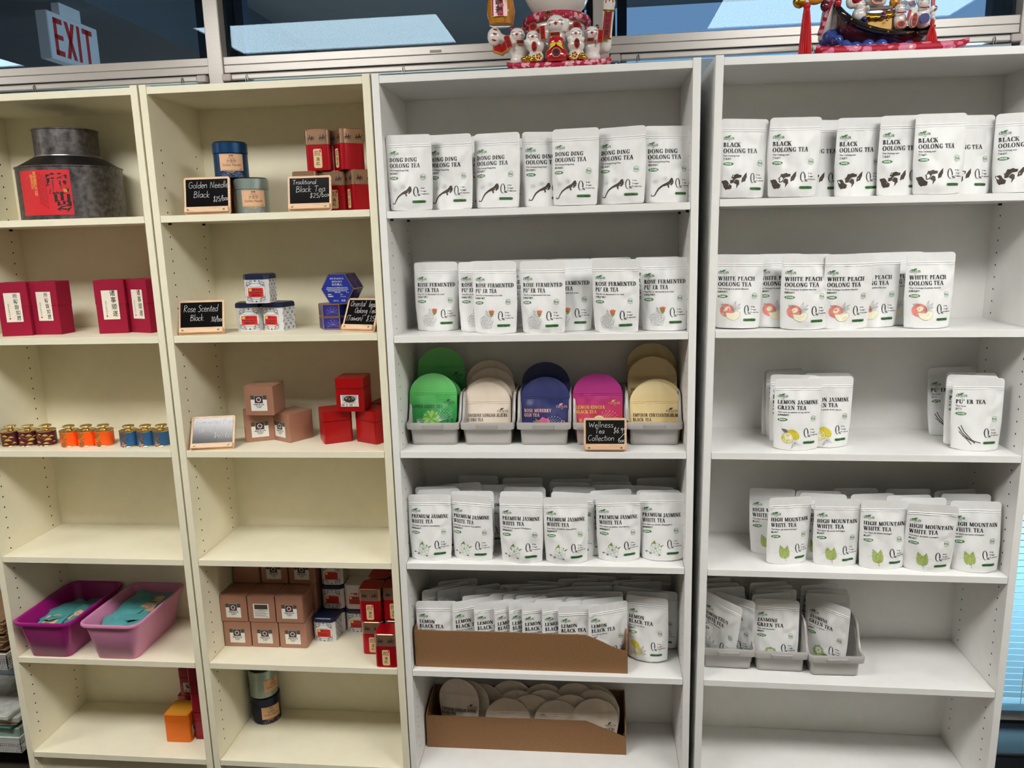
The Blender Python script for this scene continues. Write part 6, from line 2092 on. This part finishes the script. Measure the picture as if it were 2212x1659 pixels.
def small_cat(parent, name, hd, r, body, eyes=True, ears=(1, 1), arms=(), tilt=0.0):
    """hd: head centre; body: list of ellipsoids below"""
    h = Vector(hd)
    o = blob([(h, (r, r * .85, r * .88))] + body + [(a, [r * .42, r * .36, r * .34]) for a in arms], name, CERW, parent, r * .13)
    for s, on in zip((-1, 1), ears):
        if on:
            e = MB().ball((h.x + s * r * .68 + tilt * r, h.y, h.z + r * .72), (r * .26, r * .2, r * .34))
            e.build('ear', EARR if on == 1 else BRNG, o, 3)
    p = PR()
    for s in (-1, 1):
        p.line([(s * r * .5 + r * .20 * cos(t), r * .12 + r * .10 * sin(t)) for t in [k * pi / 6 for k in range(7)]], r * .045, INK, 2)
        p.disc(s * r * .62, -r * .18, r * .10, r * .10, mat('cheek_pink', (206, 110, 130), .4), 1, 10)
    if eyes:
        p.poly([(-r * .26, -r * .02), (0, -r * .34), (r * .26, -r * .02), (r * .12, -r * .06), (0, r * .06), (-r * .12, -r * .06)], REDG, 2)
    obj('face_print', p.mesh('face_print', ell(h, (r, r * .85, r * .88)), .0005), o)
    return o


def plaque(parent, c, w, h, txt, rot=0.0, oval=False, y=None, ink=INK, gold=True):
    M = Matrix.Translation(c) @ Matrix.Rotation(rot, 4, 'Y')
    b = MB()
    pts = [(w / 2 * cos(t), h / 2 * sin(t)) for t in [2 * pi * k / 20 for k in range(20)]] if oval else [(p[0], p[1]) for p in rr(w / 2, h / 2, min(w, h) * .2, 0, 3)]
    b.prism(pts, -.0018, .0015)
    o = b.build('plaque', REDG, parent, None, M)
    p = PR()
    n = len(txt)
    if w > h * 1.3:
        for i, ch in enumerate(txt):
            p.text(ch, (i - (n - 1) / 2) * w * .8 / n, -h * .18, h * .42, ink, 1, w=w * .7 / n, align=.5, bold=.05)
    else:
        s = h / (n + .6)
        for i, ch in enumerate(txt):
            p.text(ch, 0, h / 2 - s * (i + 1.08), s * .56, ink, 1, w=min(w * .66, s * .9), align=.5, bold=.02)
    if gold:
        p.outline([(a * .9, b_ * .94) for a, b_ in pts], .0005, GOLDINK, 1)
    obj('plaque_print', p.mesh('plaque_print', flat(-.0018), .0003), o)
    return o


def lucky_cat():
    zt = 2.0156
    cushion('red floral cushion under the white lucky cat', .335, .590, .022, .245, zt, .024, FLOR, .010)
    q = lambda x, y, d: at(1080 + x / 8.508, y / 8.508, d)
    X, Y = .4545, .135
    zb = 2.037
    o = thing('cat_figurine', 'white ceramic lucky cat with raised paw, small cats and gold coins', 'figurine', Matrix.Translation((0, 0, 0)))
    blob([((X, Y, 2.082), (.086, .066, .058)), ((X, Y, 2.060), (.082, .066, .030)), ((X, Y, 2.132), (.074, .060, .040))], 'body', CERW, o, .005)
    hc, hr = (X + .002, Y, 2.226), (.0835, .070, .080)
    head = MB().ball(hc, hr, n=40, k=24).build('head', CERW, o, 3)
    for s in (-1, 1):
        MB().ball((X + s * .055, Y, 2.292), (.020, .014, .026)).build('ear', EARR, head, 3)
    p = PR()
    for s in (-1, 1):
        p.line([(s * .03 + .014 * cos(t), .008 + .008 * sin(t)) for t in [k * pi / 6 for k in range(7)]], .0022, INK, 1)
        for k in range(2):
            p.line([(s * .052, -.022 - k * .010), (s * .066, -.018 - k * .013)], .0010, INK, 1)
    p.poly([(-.012, -.008), (0, -.022), (.012, -.008), (0, -.004)], REDG, 1)
    obj('face_print', p.mesh('face_print', ell(hc, hr), .0006), head)
    col = MB()
    rings = []
    for i in range(56):
        a = 2 * pi * i / 56
        ca = Vector((X + .0800 * cos(a), Y + .066 * sin(a), 2.1450 - .006 * sin(a)))
        rings.append([ca + Vector((cos(a) * .0075 * cos(t), sin(a) * .0075 * cos(t), .0105 * sin(t))) for t in [2 * pi * k / 12 for k in range(12)]])
    rings.append(rings[0])
    col.loft(rings, 0, None, False, False).build('collar', FLOR, o, 3)
    b = MB().ball((0, 0, 0), .0085).build('bell', GOLDC, o, 3, Matrix.Translation((q(895, 262, .058).x, .058, q(895, 262, .058).z)))
    obj('bell_print', PR().text('福', 0, -.003, .0075, INK, 1, align=.5, bold=.05).mesh('bell_print', ell((0, 0, 0), (.0085, .0085, .0085)), .0004), b)
    plaque(o, (q(605, 492, .072)), .022, .019, '福', -.35, True)
    plaque(o, (q(1415, 460, .072)), .022, .019, '財', .5, True)
    # the five small cats in front
    c = q(1030, 440, .048)
    m = small_cat(o, 'small_cat', c, .0240, [((c.x, .062, c.z - .030), (.0235, .022, .028)), ((c.x, .066, zb + .018), (.030, .026, .024))], arms=[[c + Vector((.018, .0, -.018)), c + Vector((.025, -.004, -.002)), c + Vector((.026, -.006, .010))]])
    plaque(m, q(1010, 630, .034), .026, .010, '福開運', .0)
    plaque(m, q(785, 605, .030), .0125, .033, '千万両来福', -.05, False, None, INK)
    for hx, hy, bx, by, r, txt, pc, dirn in ((320, 640, 340, 930, .0190, '福', (375, 775), -1), (605, 680, 660, 850, .0172, '金運', (630, 860), 0), (1395, 620, 1400, 830, .0168, '開運', (1415, 800), 0), (1690, 610, 1690, 880, .0188, '財', (1660, 735), 1)):
        yy = .066 if dirn else .044
        c = q(hx, hy, yy)
        bc = q(bx, by, yy + .004)
        arm = []
        if dirn:
            arm = [[c + Vector((dirn * .012, -.004, -.022)), c + Vector((dirn * .020, -.010, -.014)), c + Vector((dirn * .022, -.012, -.004))]]
        else:
            arm = [[c + Vector((s * .009, -.002, -.018)), c + Vector((s * .016, -.008, -.014)), c + Vector((s * .018, -.011, -.008 - (s > 0) * .006))] for s in (-1, 1)]
        m = small_cat(o, 'small_cat', c, r, [(bc, (.0212, .019, .024 if dirn else .020)), (Vector((bc.x, yy + .006, zb + .011)), (.0215, .020, .016))], ears=(1, 1) if dirn <= 0 else (1, 2), arms=arm)
        plaque(m, q(pc[0], pc[1], yy - .0185), .020 if dirn else .0145, .0105 if dirn else .025, txt, 0, not dirn)
    plaque(o, q(150, 770, .040), .0150, .031, '大吉利', -.3)
    plaque(o, q(1845, 670, .040), .0135, .031, '千客萬来', .10)
    # treasure bag, coins, ingots
    c = q(1040, 1000, .036)
    bag = MB().lathe([(.006, 0), (.024, .001), (.0275, .010), (.0270, .020), (.021, .031), (.0165, .036), (.0185, .044), (.0170, .053), (.010, .058), (.001, .059)], 32, sy=.62).build('treasure_bag', REDG, o, 3, Matrix.Translation((c.x, .034, zb - .004)))
    p = PR()
    for s in (-1, 1):
        p.poly([(0, .041), (s * .006, .0435), (s * .015, .040), (s * .014, .034), (s * .0175, .026), (s * .010, .031), (s * .002, .036)][::s], mat('ribbon_yellow', (220, 196, 56), .3, coat=.4), 2)
    p.disc(0, .0185, .0112, .0112, GOLDINK, 1, 22)
    p.disc(0, .0185, .0102, .0102, mat('print_wine', (110, 30, 60), .3), 2, 22)
    p.text('寶', 0, .0145, .0075, INK, 4, align=.5, bold=.05)
    obj('bag_print', p.mesh('bag_print', lambda x, z, o_: (x, -sqrt(max(.00001, (.0285 - .36 * max(0, z - .020)) ** 2 - x * x)) * .62 - o_ - .0006, z), .0006), bag)
    for cx, cy in ((715, 1040), (1370, 1010)):
        c = q(cx, cy, .024)
        k = MB().lathe([(.0085, 0), (.0095, .0006), (.0095, .0028), (.0085, .0034)], 28).build('gold_coin', CERW, o, SM, Matrix.Translation(c) @ Matrix.Rotation(pi / 2, 4, 'X'))
        p = PR().disc(0, 0, .0082, .0082, GOLDINK, 0, 22)
        for j in range(5):
            a = j * 2 * pi / 5
            p.disc(.0048 * cos(a), .0048 * sin(a), .0022, .0022, (REDG, INK, mat('print_wine', (110, 30, 60), .3))[j % 3], 1, 10)
        obj('coin_print', p.mesh('coin_print', lambda x, z, o_: (x, z, .0034 + o_), .0003), k)
    for cx, cy, w in ((510, 1120, .018), (640, 1150, .016), (1340, 1105, .014), (1500, 1065, .016)):
        c = q(cx, cy, .036)
        MB().ball((0, 0, 0), (w, .010, .0065)).ball((0, 0, .005), (w * .5, .008, .006)).build('gold_ingot', GOLDC, o, 3, Matrix.Translation((c.x, .034, zb + .004)) @ Matrix.Rotation(.2, 4, 'Y'))
    # raised arm with scroll
    a0, a1 = q(1930, 850, .090), q(2010, 60, .075)
    arm = blob([([a0 + Vector((-.02, .02, -.004)), a0, a0 + (a1 - a0) * .5, a1], [.014, .0165, .0145, .0150]), (a0, (.0165, .0165, .0170)), (a1, (.0160, .0155, .0165)), ([a0 + Vector((0, 0, -.002)), (X + .06, Y - .01, 2.06), (X + .03, Y, 2.06)], [.014, .016, .02])], 'raised_arm', CERW, o, .003)
    d = a1 - a0
    ang = atan2(d.x, d.z)
    p = PR()
    for k in (-1, 0, 1):
        p.disc(k * .0085, .0 - abs(k) * .002, .0014, .0042, REDG, 1, 10)
    mid = a0 + d * .47
    obj('claw_print', p.mesh('claw_print', lambda x, z, o_: (a1.x + x, a1.y - .0158 * sqrt(max(.02, 1 - (x / .016) ** 2)) - o_, a1.z + .003 + z), .0008), arm)
    sc = obj('scroll', MB().bbox(-.0098, .0098, -.001, .001, -.031, .031, .0006).mesh('scroll', GOLDC), arm, Matrix.Translation(mid + Vector((0, -.0175, 0))) @ Matrix.Rotation(ang, 4, 'Y'))
    for s in (-1, 1):
        obj('scroll_rod', MB().tube([(-.0135, 0, 0), (.0135, 0, 0)], .0024, 10).mesh('scroll_rod', GOLDC, SM), sc, Matrix.Translation((0, 0, s * .032)))
    p = PR().grid(-.0084, .0084, -.029, .029, mat('scroll_red', (164, 28, 48), .3, coat=.4), 0)
    p.column('招財進寶', 0, .0275, .0118, INK, 1, 1.16, .015, .0115)
    obj('scroll_print', p.mesh('scroll_print', flat(-.001), .0003), sc)
    # lowered paw with mallet
    z2 = lambda x, y, d: at(960 + x / 5.027, y / 5.027, d)
    c = z2(612, 118, .070)
    mal = MB().lathe([(.020, -.036), (.0285, -.034), (.0335, -.012), (.0345, 0), (.0335, .012), (.0285, .034), (.020, .036)], 28).build('mallet', AMBER, o, SM, Matrix.Translation(c))
    for a in range(9):
        t = a * 2 * pi / 9 + .2
        MB().tube([(.0288 * cos(t), .0288 * sin(t), -.033), (.0345 * cos(t), .0345 * sin(t), 0), (.0288 * cos(t), .0288 * sin(t), .033)], .0016, 6).build('stave_rib', AMBER, mal, SM)
    p = PR().grid(-.020, .020, -.021, .030, GOLDINK, 0, 8, 4).grid(-.0188, .0188, -.0198, .030, mat('scroll_red', (164, 28, 48), .3, coat=.4), 1, 8, 4)
    p.text('開', 0, .0075, .0115, INK, 2, align=.5, bold=.05, w=.017)
    p.text('運', 0, -.0125, .0115, INK, 2, align=.5, bold=.05, w=.018)
    for k in range(5):
        flower(p, R.uniform(-.016, .016), R.uniform(-.016, .026), .005, 5, PINK, PINK if k % 2 else GOLDINK, 1, k)
    obj('mallet_print', p.mesh('mallet_print', wrap(.0352, 0, 0), .0010), mal)
    c = z2(545, 400, .058)
    paw = blob([(c, (.0185, .0165, .0225)), ([c, (X - .07, Y - .02, 2.075), (X - .03, Y, 2.075)], [.014, .017, .02])], 'mallet_paw', CERW, o, .003)
    p = PR()
    for k, (x, z) in enumerate(((.004, .014), (.003, .003), (.0, -.011))):
        p.disc(x, z, .0060, .0018, REDG, 1, 12, -.25)
    obj('claw_print', p.mesh('claw_print', ell(c, (.0185, .0165, .0225)), .0009), paw)
    c = z2(612, 545, .066)
    MB().prism([(-.019, .012), (-.0195, -.004), (-.008, -.008), (.003, -.0125), (.0115, -.006), (.0195, -.004), (.020, .020), (.010, .028), (.004, .012), (-.006, .018)][::1], -.006, .010).build('mallet_handle', AMBER, o, None, Matrix.Translation(c))
    MB().prism([(-.017, .012), (-.015, -.001), (.002, -.006), (.014, -.001), (.017, .016), (.010, .022), (.004, .008), (-.006, .014)], -.0072, -.005).build('handle_cloth', REDG, o, None, Matrix.Translation(c))


def ship():
    zt = 2.0155
    up = lambda x: zt + .0038 - (x - .8145) * .0098
    cs = cushion('crimson floral cushion under the ceramic treasure ship', 1.070, 1.412, .030, .250, 2.0110, .032, FLOR2, .020)
    q = lambda x, y, d: at(1700 + x / 5.53, y / 5.53, d)
    o = thing('ship_figurine', 'ceramic treasure ship carrying white cats, a chest and red tassels', 'figurine', Matrix.Translation((0, 0, 0)))
    yc = .130
    top = [(572, 62), (610, 95), (680, 165), (760, 225), (850, 275), (950, 320), (1060, 352), (1180, 375), (1300, 388), (1420, 390), (1540, 384), (1640, 372), (1700, 356)]
    bot = [(590, 200), (600, 300), (640, 390), (690, 450), (770, 500), (870, 530), (980, 548), (1100, 556), (1220, 558), (1340, 556), (1460, 545), (1560, 525), (1620, 490)]
    rings, rail = [], []
    n = len(top)
    for i in range(n):
        t = i / (n - 1)
        w = .016 + .044 * sin(pi * min(1, t * 1.15 + .02)) ** .6
        a, b = q(*top[i], yc - w), q(*bot[i], yc - w * .6)
        ring = []
        for k in range(13):
            s = pi * k / 12
            e = 1 - abs(cos(s)) ** 2.2
            ring.append(Vector((a.x + (b.x - a.x) * e ** .7, yc - w * cos(s), a.z + (b.z - a.z) * e ** .75)))
        rings.append(ring)
        rail.append(ring[0])
    MB().loft(rings, 0).build('hull', BRNG, o, SM)
    rl = MB().tube([p_ + Vector((0, -.001, -.004)) for p_ in rail], [.0065] * n, 10, flat=1.5).build('gunwale', BLKG, o, SM)
    MB().tube([Vector((p_.x, 2 * yc - p_.y, p_.z)) for p_ in rail], [.0065] * n, 10).build('gunwale', BLKG, o, SM)
    for x, y in ((768, 195), (980, 322), (1202, 390), (1463, 392), (1607, 372)):
        c = min(rail, key=lambda r: abs(r.x - q(x, y, .08).x))
        MB().lathe([(.0024, 0), (.0024, .0012), (.0016, .002)], 14).build('gold_stud', GOLDC, rl, SM, Matrix.Translation((q(x, y, .07).x, c.y - .0085, c.z - .003)) @ Matrix.Rotation(pi / 2, 4, 'X'))
    bird = [(0, 0), (-.006, .004), (-.011, .009), (-.013, .008), (-.010, .004), (-.015, .000), (-.011, -.001), (-.014, -.006), (-.010, -.006), (-.005, -.003)]
    c = q(775, 235, yc - .052)
    MB().prism(bird[::-1], -.0006, .002).build('swallow', mat('pale_blue_glaze', (186, 204, 226), .2, coat=.5), o, None, Matrix.Translation(c))
    # waves
    wv = [(520, 440, 17, .125), (600, 480, 12, .10), (815, 556, 11, .070), (965, 540, 13, .066), (1122, 538, 13, .066), (1265, 560, 10, .068), (1450, 548, 12, .070), (690, 535, 11, .080), (890, 572, 10, .065), (1045, 575, 10, .064), (1370, 572, 10, .066), (1560, 560, 9, .08)]
    ws = [(q(x, y, d), (r * .00115, .018, r * .00105)) for x, y, r, d in wv]
    ws += [(Vector((c_.x, yc + .03, c_.z)), r_) for c_, r_ in ws[:6]] + [(Vector((1.215, yc, 2.040)), (.100, .056, .011))]
    blob(ws, 'waves', BLUG, o, .0026)
    # deck, treasure chest
    MB().box(q(900, 400, yc).x, q(1690, 400, yc).x, yc - .040, yc + .040, q(1100, 400, yc).z, q(1100, 385, yc).z + .002).build('deck', BRNG, o)
    a, b = q(965, 215, .080), q(1262, 350, .080)
    ch = MB().bbox(a.x, b.x, .082, .135, b.z - .004, a.z, .002).build('chest', mat('chest_yellow', (222, 168, 62), .2, coat=.5, noise_amt=.12, noise_scale=60, stretch=(.3, 1, 3)), o)
    MB().bbox(a.x - .003, a.x + .001, .079, .137, b.z - .004, a.z + .012, .001).bbox(b.x - .001, b.x + .004, .079, .137, b.z - .004, a.z + .016, .001).build('chest_side', BRNG, ch)
    t0, t1 = q(945, 190, .076), q(1280, 150, .076)
    cl = MB()
    rings = []
    for k in range(13):
        u = k / 12
        x = t0.x + (t1.x - t0.x) * u
        zz = t0.z + (t1.z - t0.z) * u + .010 - .004 * sin(pi * u)
        rings.append([(x, .074 + .003 * sin(k * 1.7), zz - .018 + .003 * sin(k * 2.3)), (x, .078, zz - .006), (x, .086, zz), (x, .130, zz), (x, .134, zz - .012), (x, .080, zz - .012)])
    cl.loft(rings).build('gold_cloth', GOLDC, ch, 3)
    MB().ball(q(1150, 190, .070), (.0060, .004, .0048)).build('blue_knot', mat('cobalt_glaze', (18, 36, 120), .12, coat=.7), ch, 3)
    MB().ball(q(1155, 150, .070), (.0046, .004, .0034)).build('red_knot', REDG, ch, 3)
    MB().ball(q(1198, 235, .070), (.0026, .0026, .004)).build('gold_bead', GOLDC, ch, 3)
    MB().bbox(q(950, 110, .10).x, q(1275, 80, .10).x, .10, .15, q(950, 130, .10).z, q(950, 100, .10).z + .004, .0015).build('upper_deck', BRNG, o)
    # cats
    c = q(868, 60, .082)
    m = small_cat(o, 'small_cat', c, .0140, [((c.x + .002, .088, c.z - .020), (.0165, .015, .016)), ((c.x - .016, .09, c.z + .010), (.014, .012, .016))], False, (0, 0), [[c + Vector((.012, -.004, -.014)), c + Vector((.016, -.012, -.012)), c + Vector((.012, -.018, -.008))]])
    MB().ball((c.x - .007, c.y - .001, c.z + .010), (.0125, .0125, .0085)).build('red_headscarf', REDG, m, 3)
    MB().ball((c.x + .010, c.y - .006, c.z - .033), (.006, .006, .006)).build('blue_ball', mat('cobalt_glaze', (18, 36, 120), .12, coat=.7), m, 3)
    MB().ball(q(610, 30, .09), (.0085, .008, .0115)).build('bow_knob', REDG, o, 3)
    c = q(1352, 105, .078)
    m = small_cat(o, 'small_cat', c, .0130, [((c.x + .002, .084, c.z - .024), (.0150, .014, .018)), ((c.x + .004, .086, c.z - .036), (.0165, .015, .010))], False, (1, 0))
    MB().tube([c + Vector((-.010, -.011, -.011)), c + Vector((0, -.015, -.0125)), c + Vector((.010, -.011, -.010))], .0016, 8).build('collar', REDG, m, SM)
    plaque(m, q(1360, 290, .066), .022, .017, '福', 0, True)
    plaque(m, q(1455, 180, .066), .006, .024, '', .25, False, None, INK, False)
    c = q(1630, 35, .080)
    m = small_cat(o, 'small_cat', c, .0145, [((c.x + .001, .086, c.z - .026), (.0155, .014, .020)), ((c.x + .004, .088, c.z - .042), (.0175, .016, .013))], False, (1, 1), [[c + Vector((.012, 0, -.018)), c + Vector((.020, -.004, -.016)), c + Vector((.022, -.004, -.008))]])
    MB().tube([c + Vector((-.010, -.010, -.0125)), c + Vector((0, -.0145, -.0140)), c + Vector((.010, -.010, -.0120))], .0018, 8).build('collar', REDG, m, SM)
    b = MB().prism([(p_[0], p_[1]) for p_ in rr(.0105, .0110, .008, 0, 5)], -.002, .002).build('blue_bib', mat('purple_glaze', (62, 58, 122), .14, coat=.6), m, None, Matrix.Translation(q(1642, 218, .068)))
    plaque(o, q(1520, 240, .066), .015, .034, '千両福', .12, True)
    MB().ball(q(1500, 210, .075), (.013, .008, .024)).build('shoulder_white', CERW, o, 3)
    c = q(1065, 20, .10)
    MB().ball(c + Vector((.0, .006, .004)), (.026, .018, .018)).build('seated_cat', CERW, o, 3)
    plaque(o, c + Vector((-.001, -.012, .002)), .030, .022, '福', .1, True)
    MB().ball(q(1290, 30, .105), (.013, .010, .013)).build('amber_drum', AMBER, o, 3)
    b = MB().ball((0, 0, 0), (.020, .004, .020)).build('bagua_fan', mat('pale_blue_glaze', (186, 204, 226), .2, coat=.5), o, 3, Matrix.Translation(q(1450, 20, .10)))
    p = PR()
    for cx in (-.010, .006):
        for t in (.35, .7, 1):
            p.ring(cx, -.004, .007 * t, .0009, REDG if cx > 0 else INKG, 1, 16)
    obj('fan_print', p.mesh('fan_print', ell((0, 0, 0), (.020, .004, .020)), .0012), b)
    # sail
    sl_ = MB()
    rings = []
    for k in range(12):
        t = k / 11
        xl, xr = 540 - 170 * t ** .8, 575 - 60 * t
        y = -60 + 540 * t
        d = .085 + .05 * t
        a, b = q(xl - 60 * (1 - t), y, d), q(xr, y, d)
        rings.append([a, a + (b - a) * .5 + Vector((0, -.010 * sin(pi * t) - .004, 0)), b, b + Vector((0, .004, 0)), a + (b - a) * .5 + Vector((0, .0, 0)), a + Vector((0, .004, 0))])
    sail = sl_.loft(rings).build('sail', CERW, o, 3)
    bd = []
    for k in range(12):
        t = k / 11
        x = 556 - 168 * t ** .8 + 12
        a, b = q(x - 26, -40 + 450 * t, .076 + .04 * t), q(x + 22, -40 + 450 * t, .076 + .04 * t)
        bd.append([a, b, b + Vector((0, .012, 0)), a + Vector((0, .012, 0))])
    MB().loft(bd).build('sail_border', FLOR, sail, 3)
    MB().tube([q(1690, 370, .12), q(1640, 500, .12)], [.006, .010], 10).build('stern_post', CERW, o, SM)
    # bells, bow of the ship, tassels
    c = q(150, 20, .070)
    MB().ball(c, (.0155, .013, .0150)).build('gold_bell', GOLDC, o, 3)
    MB().tube([c + Vector((0, 0, .010)), q(330, -30, .085), q(560, 20, .10)], .0030, 8).build('silk_cord', SILK, o, SM)
    MB().ball(q(330, 5, .080), (.020, .010, .010)).build('amber_knot', AMBER, o, 3)
    MB().ball(q(455, 70, .090), (.011, .009, .013)).build('plum_knot', mat('plum_glaze', (92, 18, 40), .14, coat=.6), o, 3)
    MB().tube([q(235, 5, .062), q(245, 40, .060)], .0045, 10).build('tassel_bead', CERW, o, SM)
    tassel(o, q(240, 28, .052), q(240, 28, .052).z - (zt + .004), .0085, .0145)
    tassel(o, q(1740, 225, .082), .062, .0052, .0150)
    MB().ball(q(1758, 100, .086), (.0075, .006, .0070)).build('pink_knot', mat('rose_gold', (196, 140, 150), .15, .7), o, 3)
    for y_, r_ in ((165, .0055), (205, .0050), (238, .0045)):
        MB().ball(q(1738 + (y_ - 165) * .2, y_, .086), r_).build('pearl', CERW, o, 3)
    MB().bbox(q(1720, 60, .09).x, q(1765, 60, .09).x, .088, .092, q(1740, 75, .09).z, q(1740, -60, .09).z, .001).build('sign_pole', REDG, o)


# ------------------------------------------------------------------ put everything in place
white_pouches()
wellness_shelf()
trays()
canister()
gift_boxes()
small_cans()
tins()
tubs()
signs()
lucky_cat()
ship()
